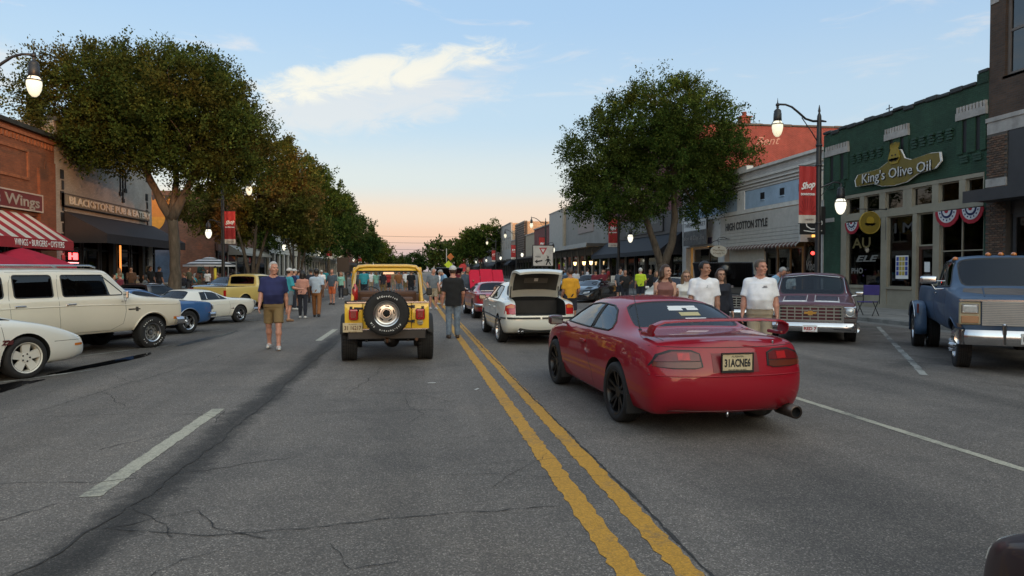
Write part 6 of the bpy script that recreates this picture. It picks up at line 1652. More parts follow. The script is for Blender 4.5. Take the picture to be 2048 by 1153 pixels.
def muscle_stations(L0,L1,W,zb,deck,hood,roof,rx0,rx1,cow,base,wr,belt=None,tail_dx=None):
 bl=belt or deck-.06
 return [(L0,W*.88,zb+.08,bl-.06,deck-.07,None,0,tail_dx or {2:-.03,3:-.02}),(L0+.14,W*.955,zb+.05,bl-.01,deck-.015,None,0,{2:-.02}),((L0+base)/2,W,zb,bl,deck,None,0),(base,W,zb,bl,deck+.01,None,0),(rx0,W*.995,zb,bl,roof-.03,wr-.03,roof-.085),((rx0+rx1)/2,W*.99,zb,bl,roof,wr,roof-.055),(rx1,W*.99,zb,bl,roof-.03,wr-.02,roof-.085),(cow,W*.99,zb,bl,hood+.03,None,0),((cow+L1)/2,W*.985,zb,bl-.01,hood,None,0),(L1-.16,W*.955,zb+.03,hood-.09,hood-.05,None,0),(L1,W*.88,zb+.08,hood-.13,hood-.10,None,0)]
MW=[('rear_window','C',(3,4),.05),('windshield','C',(6,7),.05),('quarter_window','K',(4,5),.03),('side_window','K',(5,7),.03)]
def trim_chrome(c,sides=True,z=.27):
 for ax in ('left','right'):c.strip('rocker_trim',ax,[(-c.wb/2+c.r*1.25,z),(c.wb/2-c.r*1.25,z)],.03,chrome,lift=.002)
def bumper(c,x,z,w,h=.09,d=.06,m=chrome,wrap=.30,name='bumper',bow=.05):
 sg=1 if x>0 else -1
 P=[(x-sg*wrap,w,z),(x-sg*.08,w*.985,z),(x,w*.86,z),(x+sg*bow,0,z),(x,-w*.86,z),(x-sg*.08,-w*.985,z),(x-sg*wrap,-w,z)]
 Q=[]
 for i in range(len(P)-1):
  for k in range(4):Q.append(Vector(P[i]).lerp(Vector(P[i+1]),k/4))
 Q.append(Vector(P[-1]));mb=MB();rings=[]
 sec=[(-.5,-.5),(-.5,.5),(.1,.5),(.5,.22),(.5,-.22),(.1,-.5)]
 for i,p in enumerate(Q):
  t=(Q[min(i+1,len(Q)-1)]-Q[max(i-1,0)]).normalized();n=t.cross(Vector((0,0,1)))*(1 if sg<0 else 1)
  if n.dot(Vector((sg,0,0)))<0 and abs(p.y)<w*.9:n=-n
  if abs(p.y)>=w*.9:n=Vector((0,1 if p.y>0 else -1,0)) if abs(t.x)>.7 else n
  rings.append([mb.bm.verts.new(p+n*a*d+Vector((0,0,b*h))) for a,b in sec])
 mi=mb.mi(m)
 for A,B in zip(rings,rings[1:]):
  for j in range(6):f=mb.bm.faces.new((A[j],A[(j+1)%6],B[(j+1)%6],B[j]));f.material_index=mi;f.smooth=True
 mb.bm.faces.new(rings[0]);mb.bm.faces.new(rings[-1]);bmesh.ops.recalc_face_normals(mb.bm,faces=mb.bm.faces)
 return mb.build(name,c.root,sharp=50)
def red_muscle():
 c=Car('red_muscle_coupe','bright red classic coupe with its bonnet standing open',(2.80,26.0,0),R(92.5),2.75,paint('bright_red_paint',(.36,.010,.018),rough=.3),muscle_stations(-2.32,2.32,.92,.22,.94,.93,1.30,-.85,.25,.95,-1.30,.60),MW,wheel_r=.335,arch=.38,track=1.56,crease_rows={1:.5,4:.5})
 c.wheels('rally',w=.24,rim=.19,track=1.56,rim_m=chrome)
 c.interior(-1.2,.85,.76,.3,.88,seats=((.0,1.0),(-.6,.9)),m=mat('red_seat',(.12,.006,.01),rough=.7))
 hood=MB();H=Matrix.Translation((1.0,0,.96))@Matrix.Rotation(R(-48),4,'Y')
 hp=mat('hot_red_hood',(.50,.010,.035),rough=.55,var=.06,spec=.2)
 for y0,y1,z in ((-.68,-.25,0),(-.245,.245,.035),(.25,.68,0)):hood.box(((.50),(y0+y1)/2,z),(1.0,y1-y0,.05),hp,bev=.018)
 bmesh.ops.transform(hood.bm,matrix=H,verts=hood.bm.verts);hood.build('bonnet',c.root)
 bumper(c,-2.40,.50,.90,.10,.07)
 tail=mat('dark_tail_band',(.05,.006,.006),rough=.2,coat=1,var=.3)
 for sd in (-1,1):
  f=lambda pts:[(sd*y,z) for y,z in pts]
  o=c.patch('tail_light','rear',f([(.22,.64),(.22,.76),(.76,.76),(.76,.64)]),tail,.012)
  for k in range(4):c.patch('tail_bar','rear',f([(.24,.655+k*.026),(.24,.667+k*.026),(.74,.667+k*.026),(.74,.655+k*.026)]),red_lens,.018,parent=o)
 c.strip('deck_trim','rear',[(-.78,.80),(0,.81),(.78,.80)],.015,chrome,lift=.006);c.strip('glass_trim','top',[(-1.30,-.62),(-1.32,0),(-1.30,.62)],.022,chrome,lift=.006)
 c.patch('deck_stripe','top',[(-1.40,-.62),(-1.40,.62),(-1.60,.62),(-1.60,-.62)],black_pl,.003)
 c.door_lines([[(.86,.28),(.9,.6),(.86,.88)],[(-.30,.88),(-.34,.28)]])
 trim_chrome(c)
 c.mirror(.72,.88,1.0,chrome,(.08,.13,.09))
 c.plate(-2.45,0,.40,'72 RED',None)
 return c
firebird=red_muscle()
LH=heading(.5,.866)
fwd=Vector((.5,.866,0));lft=Vector((-.866,.5,0))
def place_left(front_right_outer,wb,half_track_out,k=1.0):
 """centre of a car parked in a left bay from the ground point of its front right tyre"""
 p=Vector((front_right_outer[0],front_right_outer[1],0))+(lft*half_track_out-fwd*wb/2)*k
 return (p.x,p.y,0)
def white_nose():
 wb=2.57
 c=Car('white_sports_coupe','white sports coupe nose with wide five spoke wheel at left frame edge',place_left((-5.95,11.63),wb,.86),LH,wb,paint('white_coupe_paint',(.70,.68,.61),rough=.28),[(-2.30,.80,.3,.80,.92,None,0),(-2.1,.88,.26,.88,.96,None,0),(-1.6,.94,.22,.92,.98,None,0),(-1.25,.94,.2,.92,.99,None,0),(-.65,.94,.2,.91,1.26,.56,1.19),(-.1,.94,.2,.90,1.29,.58,1.235),(.3,.94,.2,.88,1.26,.56,1.2),(1.15,.94,.2,.86,.94,None,0),(1.55,.935,.2,.80,.87,None,0),(1.95,.90,.20,.69,.75,None,0,{1:.02}),(2.28,.80,.22,.56,.60,None,0,{1:.03,2:.05,3:.06})],[('rear_window','C',(3,4),.05),('windshield','C',(6,7),.05),('side_window','K',(5,7),.03)],wheel_r=.325,arch=.375,track=1.62,bulge=(.08,.16),crease_rows={1:.6,4:.15},glass=gl_dark)
 c.wheels('five',w=.245,rim=.225,track=1.60,rim_m=mat('white_alloy',(.60,.58,.52),rough=.4,var=.06))
 c.interior(-1.2,1.0,.8,.3,.86)
 for sd,ax in ((-1,'right'),(1,'left')):
  c.patch('side_marker',ax,[(2.10,.435),(2.10,.475),(2.27,.47),(2.27,.435)],amber_lens,.008)
  c.patch('headlight',ax,[(2.17,.565),(2.19,.60),(2.33,.575),(2.34,.545)],mat('smoked_headlight',(.02,.022,.03),rough=.1,coat=1),.004)
  c.strip('body_line',ax,[(-.5,.50),(.85,.52)],.012,gasket,lift=.0);c.strip('bumper_seam',ax,[(1.72,.54),(2.0,.535),(2.36,.52)],.008,gasket,lift=-.001)
 c.door_lines([[(.92,.26),(.96,.55),(.92,.86)],[(-.45,.88),(-.5,.28)]])
 q=MB();p=c.hit('right',.99,.58)[0];q.text('Z28',.09,mat('badge_dark_red',(.08,.012,.012)),frame((p.x,p.y-.006,p.z),(1,0,0),(0,0,1)),.004,bold=.006,shear=.2);q.build('badge',c.root)
 MB().box((0,0,.22),(3.6,1.4,.08),well_m).build('underbody',c.root)
 return c
camaro=white_nose()
def rrect(x0,x1,z0,z1,r=.05,s0=0.0,s1=0.0):
 """rounded outline; s0 and s1 lean the rear and front edges"""
 P=[]
 for cx,cz,a0 in ((x1-r,z0+r,-90),(x1-r-s1,z1-r,0),(x0+r+s0,z1-r,90),(x0+r,z0+r,180)):
  for k in range(4):a=R(a0+30*k);P.append((cx+r*math.cos(a),cz+r*math.sin(a)))
 return P
def suburban():
 wb=3.29
 c=Car('ivory_wagon','long ivory truck based wagon with chrome wheels parked at left',place_left((-5.63,15.98),wb,.96,0.925),LH,wb,cream_paint,[(-2.72,.95,.52,1.22,1.24,None,0),(-2.66,.985,.46,1.20,1.80,.80,1.72),(-1.5,1.0,.44,1.20,1.86,.82,1.785),(-.56,1.0,.44,1.20,1.87,.82,1.79),(.42,1.0,.44,1.20,1.86,.82,1.785),(.62,1.0,.44,1.20,1.85,.81,1.775),(1.15,1.0,.44,1.19,1.25,None,0),(1.8,1.0,.46,1.15,1.20,None,0),(2.40,.985,.48,1.10,1.15,None,0),(2.48,.965,.50,1.06,1.10,None,0)],[('rear_window','C',(0,1),.06,gl_dark),('windshield','C',(5,6),.05)],wheel_r=.365,arch=.45,track=1.72,bulge=(.03,.03),crease_rows={1:.6,4:.3,6:.3},crease_st={0:.7,1:.7,8:.8,9:.8,5:(.4,(6,7,8,9))},wheel_x=(-1.645,1.645),win_crease=1.0,side_cuts=[('cargo_window',rrect(-2.52,-1.62,1.26,1.70,.07,.04),gl_dark),('rear_side_window',rrect(-1.42,-.66,1.26,1.70,.05),gl_dark),('front_side_window',rrect(-.46,.92,1.26,1.70,.05,0,.42),gl_car)])
 c.wheels('rally',w=.26,rim=.205,track=1.70,rim_m=chrome,letters='RADIAL   T/A     RADIAL   T/A     ',spoke_m=mat('grey_wheel_paint',(.30,.30,.29),rough=.35,metal=.6))
 c.interior(-2.5,1.0,.86,.62,1.18,seats=((.1,1.42),(-.9,1.4)),bench=False)
 for ax in ('left','right'):
  sd=1 if ax=='left' else -1
  c.strip('shoulder_line',ax,[(-2.65,1.06),(0,1.06),(2.4,1.0)],.03,cream_paint,lift=-.004)
  for x in (-1.42,-.40):
   p=c.hit(ax,x+.08,1.10)[0];q=MB();q.box((p.x,p.y+sd*.02,p.z),(.20,.03,.025),chrome,bev=.01);q.box((p.x-.1,p.y+sd*.012,p.z-.01),(.04,.03,.045),chrome,bev=.008);q.build('door_handle',c.root)
  arc=[(1.645+.475*math.cos(t),.365+.475*math.sin(t)) for t in [math.pi*k/14 for k in range(15)]]
  c.strip('wheel_arch_lip',ax,arc,.035,cream_paint,lift=.006)
  c.strip('wheel_arch_lip',ax,[(x-3.29,z) for x,z in arc],.035,cream_paint,lift=.006)
  c.patch('side_marker',ax,[(2.24,.64),(2.24,.70),(2.42,.70),(2.42,.64)],amber_lens,.008)
  p=c.hit(ax,1.15,.93)[0];q=MB();q.box((p.x,p.y,p.z),(.30,.012,.028),mat('dark_badge',(.05,.045,.04),rough=.4));q.box((p.x+.07,p.y,p.z),(.07,.016,.10),mat('dark_badge',(0,0,0)),bev=.006);q.build('badge',c.root)
 c.door_lines([[(-1.52,.50),(-1.54,1.15),(-1.50,1.55),(-1.42,1.74)],[(-.54,.50),(-.58,.9),(-.56,1.55),(-.5,1.76)],[(.62,.50),(.88,.62),(.94,.9),(.93,1.17)],[(-1.5,1.76),(-.6,1.775),(.42,1.765),(.7,1.68)],[(-1.52,.49),(-.55,.49),(.62,.49)]])
 q=MB()
 for y in (-.62,.62):q.tube([(-2.3,y,1.87),(-2.2,y,1.90),(.35,y,1.905),(.48,y,1.86)],.018,chrome,7)
 for x in (-2.0,-1.1,-.2):q.b(x-.03,x+.03,-.62,.62,1.885,1.90,chrome)
 q.build('roof_rack',c.root)
 q=MB()
 for sd in (-1,1):q.box((.83,sd*1.12,1.27),(.06,.14,.17),chrome,bev=.02);q.tube([(.84,sd*.98,1.12),(.84,sd*1.10,1.12),(.84,sd*1.12,1.20)],.012,chrome,6)
 q.build('mirror',c.root)
 bumper(c,2.60,.60,.97,.17,.10);bumper(c,-2.82,.60,.97,.17,.10)
 gr=MB();gr.b(2.50,2.53,-.62,.62,.74,1.02,black_pl)
 for k in range(5):gr.b(2.53,2.545,-.62,.62,.76+k*.06,.775+k*.06,chrome)
 gr.build('grille',c.root)
 for sd in (-1,1):c.patch('headlight','front',[(sd*.66,.80),(sd*.66,1.0),(sd*.9,1.0),(sd*.9,.80)],clear_lens,.01)
 MB().box((0,0,.50),(4.6,1.5,.12),well_m).build('underbody',c.root)
 return c
wagon=suburban();wagon.root.scale=(0.925,0.925,0.925)
blue_p=paint('bright_blue_paint',(.030,.10,.26),rough=.3)
def blue_muscle():
 wb=2.92
 c=Car('blue_muscle_car','blue classic coupe nose showing past the ivory wagon',place_left((-5.94,19.44),wb,.90,0.92),LH,wb,blue_p,muscle_stations(-2.5,2.42,.95,.26,.98,.96,1.36,-.85,.3,1.0,-1.35,.62),MW,wheel_r=.335,arch=.385,track=1.58,crease_rows={1:.5,4:.55},bulge=(.05,.06))
 c.wheels('magnum',w=.22,rim=.2,track=1.58,rim_m=chrome,spoke_m=alu)
 c.interior(-1.2,.9,.78,.34,.9)
 bumper(c,2.50,.52,.93,.11,.07);bumper(c,-2.58,.55,.93,.11,.07);trim_chrome(c,z=.3)
 arc=[(1.46+.40*math.cos(t),.335+.40*math.sin(t)) for t in [math.pi*k/12 for k in range(13)]]
 for ax in ('left','right'):c.strip('wheel_arch_lip',ax,arc,.022,chrome,lift=.004);c.patch('side_marker',ax,[(2.2,.55),(2.2,.58),(2.3,.58),(2.3,.55)],amber_lens,.006)
 for sd in (-1,1):
  for k in (.55,.75):q=MB();q.lathe([(0,.03),(.06,.025),(.075,0),(.085,.01),(.085,-.02)],clear_lens,16,Matrix.Translation((2.43,sd*k,.72))@Matrix.Rotation(R(90),4,'Y'));q.build('headlight',c.root)
 c.door_lines([[(.9,.3),(.94,.6),(.9,.9)],[(-.35,.9),(-.38,.3)]])
 return c
bluecar=blue_muscle();bluecar.root.scale=(0.92,0.92,0.92)
def pony():
 wb=2.74
 c=Car('white_pony_car','white classic notchback coupe behind the walking man in navy',place_left((-5.62,23.6),wb,.84,0.86),LH,wb,white_paint,muscle_stations(-2.28,2.22,.865,.25,.93,.94,1.30,-.70,.22,.90,-1.12,.57),[('rear_window','C',(3,4),.05),('windshield','C',(6,7),.045)],wheel_r=.32,arch=.37,track=1.44,crease_rows={1:.5,4:.6},bulge=(.03,.10),crease_st={3:(.4,(6,7,8,9)),4:(.4,(5,6,7,8,9,10)),7:(.4,(6,7,8,9))},side_cuts=[('side_window',[(.74,.90),(.50,1.04),(.24,1.150),(-.06,1.172),(-.36,1.166),(-.44,.90)],gl_dark)])
 c.wheels('magnum',w=.2,rim=.19,track=1.48,rim_m=chrome,spoke_m=chrome)
 c.interior(-1.0,.8,.72,.32,.88,seats=((.0,1.0),(-.55,.92)))
 bumper(c,2.34,.47,.85,.10,.06);bumper(c,-2.34,.50,.85,.10,.06);trim_chrome(c)
 for ax in ('left','right'):
  c.strip('glass_trim',ax,[(-.18,.90),(-.12,1.19)],.025,chrome,lift=.004);c.strip('belt_trim',ax,[(-.45,.895),(.85,.895)],.014,chrome,lift=.004);c.strip('vent_pillar',ax,[(.45,.9),(.36,1.15)],.014,chrome,lift=.004)
  c.strip('side_crease',ax,[(2.1,.76),(1.0,.74),(-.4,.70),(-1.0,.66)],.02,white_paint,lift=0)
  p=c.hit(ax,.98,.55)[0];q=MB();q.box((p.x,p.y,p.z),(.18,.012,.02),chrome);q.box((p.x+.02,p.y,p.z),(.03,.014,.06),chrome);q.build('badge',c.root)
  arc=[(1.37+.385*math.cos(t),.32+.385*math.sin(t)) for t in [math.pi*k/12 for k in range(13)]];c.strip('wheel_arch_lip',ax,arc,.018,white_paint,lift=.004)
 c.door_lines([[(.82,.3),(.86,.6),(.82,.88)],[(-.42,.88),(-.44,.3)]])
 for sd in (-1,1):
  q=MB();q.lathe([(0,.03),(.07,.02),(.085,0),(.1,.012),(.1,-.02)],clear_lens,16,Matrix.Translation((2.26,sd*.66,.70))@Matrix.Rotation(R(90),4,'Y'));q.build('headlight',c.root)
  for k in range(3):c.patch('tail_light','rear',[(sd*(.50+.07*k),.62),(sd*(.50+.07*k),.78),(sd*(.545+.07*k),.78),(sd*(.545+.07*k),.62)],red_lens,.012)
 return c
mustang=pony();mustang.root.scale=(0.86,0.86,0.86)
def pickup(name,label,loc,hd,pm,wb,dz=0.0,ovf=.82,ovr=1.1,cab0=-.62,cab1=.30,cow=.95,W=1.0,roof=1.76,glass=None,wr_=.78,bed=True,style='rally',wheel_r=.36,wheel_w=.24,rim_m=None,track=1.70,group=None,letters=None,windows=True):
 h=wb/2;z=lambda v:v+dz
 xf=h+ovf;xr=-h-ovr
 st=[(xr,W*.97,z(.50),z(1.13),z(1.13),None,0),(xr+.06,W*.985,z(.46),z(1.15),z(1.15),None,0),(-h,W*.99,z(.44),z(1.15),z(1.15),None,0),(cab0-.06,W*.99,z(.44),z(1.15),z(1.15),None,0),(cab0,W,z(.42),z(1.15),z(roof-.05),wr_,z(roof-.09)),((cab0+cab1)/2,W,z(.42),z(1.15),z(roof),wr_+.01,z(roof-.06)),(cab1,W,z(.42),z(1.15),z(roof-.03),wr_-.01,z(roof-.09)),(cow,W,z(.42),z(1.12),z(1.19),None,0),((cow+xf)/2,W*.995,z(.44),z(1.08),z(1.13),None,0),(xf-.08,W*.98,z(.46),z(1.03),z(1.07),None,0),(xf,W*.96,z(.50),z(.99),z(1.02),None,0)]
 cut=[(xr+.09,cab0-.10,-W*.86,W*.86,z(.72),z(1.6))] if bed else None
 c=Car(name,label,loc,hd,wb,pm,st,[('rear_window','C',(3,4),.09),('windshield','C',(6,7),.055)],wheel_r=wheel_r,arch=wheel_r*1.19,track=track,bulge=(.015,.03),crease_rows={1:.7,4:.35,6:.25},crease_st={0:.8,1:.8,3:.9,4:(.8,(5,6,7,8,9,10)),9:.7,10:.7,7:(.35,(6,7,8,9))},extra_cut=cut,win_crease=1.0,side_cuts=[('side_window',[(cow-.20,z(1.20)),(cow-.42,z(1.40)),(cab1+.04,z(roof-.17)),(cab1-.2,z(roof-.14)),(cab0+.16,z(roof-.14)),(cab0+.11,z(1.24)),(cab0+.15,z(1.20))],glass or gl_car)],glass=glass,cat='pickup truck',group=group)
 c.wheels(style,r=wheel_r,w=wheel_w,rim=wheel_r*.56,track=track,rim_m=rim_m or chrome,letters=letters)
 c.interior(cab0+.08,cow-.12,W*.86,z(.6),z(1.13),seats=((cab0+.5,z(1.3)),),bench=True)
 c.door_lines([[(cow-.12,z(.5)),(cow-.10,z(.9)),(cow-.12,z(1.12))],[(cab0+.12,z(.5)),(cab0+.08,z(1.1)),(cab0+.12,z(1.6))]])
 for ax in ('left','right'):
  sd=1 if ax=='left' else -1
  p=c.hit(ax,cab0+.32,z(1.06))[0];MB().box((p.x,p.y+sd*.02,p.z),(.18,.03,.025),chrome,bev=.01).build('door_handle',c.root)
  for xx in (-h,h):
   arc=[(xx+wheel_r*1.26*math.cos(t),wheel_r+wheel_r*1.26*math.sin(t)) for t in [math.pi*k/12 for k in range(13)]];c.strip('wheel_arch_lip',ax,arc,.03,pm,lift=.004)
 MB().box((0,0,z(.46)),(wb+1.2,W*1.4,.12),well_m).build('underbody',c.root)
 c.xf,c.xr,c.z,c.W,c.cow,c.cab0,c.cab1=xf,xr,z,W,cow,cab0,cab1
 return c
RH=heading(-.5,-.866)
fwr=Vector((-.5,-.866,0));lfr=Vector((.866,-.5,0))
def square_front(c,zg0,zg1,grid,hl,head_r,chrome_frame=True,gm=None):
 """grille opening, headlight bezels, all as parts; zg are heights of the grille"""
 xf=c.xf;gm=gm or mat('grille_silver',(.30,.285,.25),rough=.4,metal=.3)
 o=MB().b(xf+.005,xf+.02,-.66,.66,zg0,zg1,black_pl).build('grille',c.root)
 rows,cols=grid
 for k in range(rows+1):
  zz=zg0+(zg1-zg0)*k/rows;MB().b(xf+.021,xf+.05,-.66,.66,zz-.011,zz+.011,gm).build('grille_bar',o)
 for k in range(cols+1) if cols else ():
  y=-.66+1.32*k/cols;MB().b(xf+.021,xf+.042,y-.012,y+.012,zg0,zg1,gm).build('grille_bar',o)
 if chrome_frame:
  q=MB()
  for a in ((-.70,.70,zg1+.012,zg1+.045),(-.70,.70,zg0-.045,zg0-.012),(-.70,-.67,zg0-.012,zg1+.012),(.67,.70,zg0-.012,zg1+.012)):q.b(xf+.006,xf+.055,a[0],a[1],a[2],a[3],chrome)
  q.build('grille_frame',o)
 return o
def c10():
 wb=2.98;pm=paint('burgundy_paint',(.085,.008,.016),rough=.35,coat=.4)
 ctr=Vector((9.45,15.65,0))-fwr*wb/2
 c=pickup('burgundy_pickup','lowered burgundy pickup with bow tie grille and striped bonnet facing the street',(ctr.x,ctr.y,0),heading(-.53,-.848),pm,wb,dz=-.13,roof=1.76,wheel_r=.33,style='rally',glass=glass_mat('burgundy_truck_glass',(.42,.48,.50)))
 z=c.z;xf=c.xf
 o=square_front(c,z(.66),z(.96),(4,8),None,None)
 q=MB();M=frame((xf+.056,0,z(.82)),(0,1,0),(0,0,1));bt=[(-.15,-.02),(-.13,.035),(-.055,.035),(-.05,.06),(.055,.06),(.05,.035),(.15,.035),(.13,-.02),(.05,-.02),(.055,-.05),(-.05,-.05),(-.045,-.02)]
 q.prism([(x*1.1,y*1.15) for x,y in bt],.012,chrome,M);q.build('badge_rim',o)
 q=MB();q.prism([(x*.92,y*.9) for x,y in bt],.016,mat('gold_badge',(.5,.26,.05),rough=.4,metal=.5),M);q.build('badge',o)
 for sd in (-1,1):
  b_=MB();b_.box((xf+.02,sd*.82,z(.85)),(.05,.27,.25),chrome,bev=.02);b_.build('headlight_bezel',c.root)
  q=MB();q.lathe([(0,.035),(.05,.03),(.085,.012),(.09,0)],clear_lens,20,Matrix.Translation((xf+.045,sd*.82,z(.86)))@Matrix.Rotation(R(90),4,'Y'));q.lathe([(.088,.0),(.105,.012),(.11,0)],chrome,20,Matrix.Translation((xf+.045,sd*.82,z(.86)))@Matrix.Rotation(R(90),4,'Y'));q.build('headlight',c.root)
  MB().box((xf+.015,sd*.82,z(.665)),(.04,.25,.085),mat('smoked_turn_signal',(.12,.10,.09),rough=.2,coat=1),bev=.01).build('turn_signal',c.root)
  for sgn,a,b2 in ((1,.09,.60),):
   path=[(c.cow+.02,sd*a),(xf-.30,sd*a),(xf-.30,sd*b2),(c.cow+.30,sd*b2)]
   c.strip('bonnet_stripe','top',path,.014,white_pt,lift=.0)
   c.patch('bonnet_stripe','top',[(xf-.28,sd*a),(xf-.28,sd*b2),(xf-.17,sd*(b2+.02)),(xf-.17,sd*(a-.02))],white_pt,.004,skirt=.004)
   c.patch('bonnet_panel','top',[(c.cow+.10,sd*(a+.03)),(xf-.33,sd*(a+.03)),(xf-.33,sd*(b2-.03)),(c.cow+.15,sd*(b2-.03))],paint('dark_plum_paint',(.05,.012,.03)),.002,skirt=.002)
 bumper(c,xf+.14,z(.51),.99,.20,.10,wrap=.25,bow=.03)
 MB().b(xf+.19,xf+.203,-.85,.85,z(.46),z(.485),black_pl).build('bumper_groove',c.root)
 for y in (-.75,-.35,.35,.75):MB().ball((xf+.195,y,z(.55)),.014,chrome,1).build('bumper_bolt',c.root)
 pl=c.plate(xf+.215,.0,z(.48),'RED 7','SPEED SHOP',facing=1,m=white_pt,txt_m=mat('plate_red_print',(.4,.02,.02)))
 q=MB()
 for ax in (-1,1):q.strip if False else None
 c.strip('windshield_trim','front',[(-.78,z(1.24)),(-.72,z(1.62)),(0,z(1.69)),(.72,z(1.62)),(.78,z(1.24))],.02,chrome,lift=.01)
 q=MB();q.tube([(c.cow-.12,-.1,z(1.22)),(c.cow-.2,-.55,z(1.27))],.008,black_pl,5);q.tube([(c.cow-.12,.6,z(1.22)),(c.cow-.2,.15,z(1.27))],.008,black_pl,5);q.build('wiper',c.root)
 c.mirror(.72,.98,z(1.22),chrome,(.07,.18,.12))
 for ax in ('left','right'):c.strip('side_trim',ax,[(xf-.05,z(.62)),(.2,z(.66)),(c.xr+.1,z(.66))],.03,chrome,lift=.004);c.strip('fender_trim',ax,[(xf-.02,z(.5)),(xf-.03,z(1.0))],.03,chrome,lift=.002)
 return c
burgundy=c10()
def dually():
 wb=3.6;pm=mat('faded_blue_paint',(.034,.072,.135),rough=.5,coat=.2,var=.15,vscale=1.5)
 d_=Vector((-.53,-.848,0));rt=Vector((-.848,.53,0))
 fa=Vector((9.27,10.97,0))-rt*.90
 ctr=fa-d_*wb/2
 c=pickup('blue_dually_pickup','big faded blue dual wheel pickup with chrome bumper at right edge',(ctr.x,ctr.y,0),heading(d_.x,d_.y),pm,wb,dz=.17,roof=1.80,cab0=-.30,cab1=.55,cow=1.25,wheel_r=.375,wheel_w=.22,track=1.62,style='slot',rim_m=chrome,glass=glass_mat('blue_truck_glass',(.10,.12,.14)),wr_=.80)
 z=c.z;xf=c.xf;h=wb/2
 for sd in (-1,1):
  wheel(c.root,-h,sd*1.09,.375,.22,.21,'slot',sd,chrome)
  q=MB();prof=[]
  n=14
  ring=[]
  for i in range(n+1):
   a=math.pi*(i/n)*1.12-.19
   for_k=[]
   for (ro,yo) in ((.50,.97),(.56,.99),(.585,1.12),(.56,1.20),(.49,1.215)):
    sq=1.0/max(abs(math.cos(a)),abs(math.sin(a)))**.35
    for_k.append(q.bm.verts.new((-h+ro*sq*math.cos(a)*1.08,sd*yo,.42+ro*sq*math.sin(a)*1.02)))
   ring.append(for_k)
  mi=q.mi(pm)
  for A,B in zip(ring,ring[1:]):
   for j in range(4):f=q.bm.faces.new((A[j],A[j+1],B[j+1],B[j]));f.material_index=mi;f.smooth=True
  bmesh.ops.recalc_face_normals(q.bm,faces=q.bm.faces)
  fo=q.build('rear_wing_flare',c.root,sharp=50)
  sdm=fo.modifiers.new('thick','SOLIDIFY');sdm.thickness=.02
  q=MB();q.tube([v for v in [(-h+.60*math.cos(a)*1.12,sd*1.214,.42+.58*math.sin(a)) for a in [math.pi*k/16 for k in range(2,15)]]],.012,chrome,6);q.build('flare_trim',c.root)
  MB().box((-h+.62,sd*1.16,.86),(.12,.03,.20),mat('red_oxide_patch',(.16,.03,.02),rough=.6),bev=.01).build('red_marker',c.root)
  q=MB()
  for k in range(8):q.cyl((h+.10*math.cos(k*.785),sd*.90,.375+.10*math.sin(k*.785)),(h+.10*math.cos(k*.785),sd*.99,.375+.10*math.sin(k*.785)),.016,chrome,r1=.008,n=8)
  q.lathe([(0,.12),(.05,.11),(.06,0)],chrome,14,Matrix.Translation((h,sd*.88,.375))@Matrix.Rotation(R(-90*sd),4,'X'));q.build('hub',c.root)
 o=square_front(c,z(.62),z(.985),(13,0),None,None,chrome_frame=False,gm=mat('billet_bar',(.34,.34,.33),rough=.35,metal=.25))
 MB().b(xf+.005,xf+.05,-.97,.97,z(.995),z(1.025),chrome).build('bonnet_lip',c.root)
 tan_b=mat('tan_bezel',(.36,.31,.2),rough=.4)
 for sd in (-1,1):
  MB().box((xf+.012,sd*.825,z(.80)),(.045,.30,.37),tan_b,bev=.015).build('headlight_bezel',c.root)
  q=MB();q.box((xf+.035,sd*.825,z(.875)),(.03,.245,.16),mat('headlight_chrome',(.5,.5,.47),rough=.15,metal=.8),bev=.012);q.build('headlight',c.root)
  q=MB();q.box((xf+.052,sd*.825,z(.875)),(.01,.21,.12),clear_lens,bev=.02,seg=2);q.build('headlight_lens',c.root)
  MB().box((xf+.035,sd*.825,z(.70)),(.03,.245,.12),mat('turn_lens',(.38,.20,.10),rough=.2,coat=1),bev=.01).build('turn_signal',c.root)
  q=MB();q.box((xf+.17,sd*.38,z(.47)),(.07,.055,.36),chrome,bev=.02);q.box((xf+.207,sd*.38,z(.47)),(.012,.03,.30),black_pl);q.build('bumper_guard',c.root)
  c.patch('side_marker','left' if sd>0 else 'right',[(xf-.26,z(.56)),(xf-.26,z(.62)),(xf-.05,z(.62)),(xf-.05,z(.56))],mat('faded_amber',(.4,.2,.08),rough=.3),.008)
 bumper(c,xf+.13,z(.42),1.0,.24,.10,wrap=.30,bow=.02)
 pl=c.plate(xf+.20,0,z(.42),'BEAR',None,facing=1,m=mat('worn_white_plate',(.5,.5,.48)),w=.34,h=.17)
 c.patch('faded_bonnet_patch','top',[(c.cow+.10,-.72),(c.cow+.05,-.2),(c.cow+.12,.1),(c.cow+.5,.55),(c.cow+.95,.40),(c.cow+1.05,-.1),(c.cow+.95,-.55),(c.cow+.55,-.8)],mat('sun_worn_paint',(.105,.088,.078),rough=.75,var=.3,vscale=5),.002,skirt=.002)
 for sd in (-1,1):c.strip('bonnet_crease','top',[(c.cow+.02,sd*.42),(xf-.12,sd*.60)],.02,pm,lift=.002)
 for y in (-.72,-.2,0,.2,.72):
  p=c.hit('top',c.cab1-.12,y)[0];q=MB();q.ball((p.x,y,p.z+.02),.05,amber_lens,2,(1.25,1,.9));q.b(p.x-.07,p.x+.06,y-.05,y+.05,p.z-.02,p.z+.004,black_pl);q.build('roof_marker_lamp',c.root)
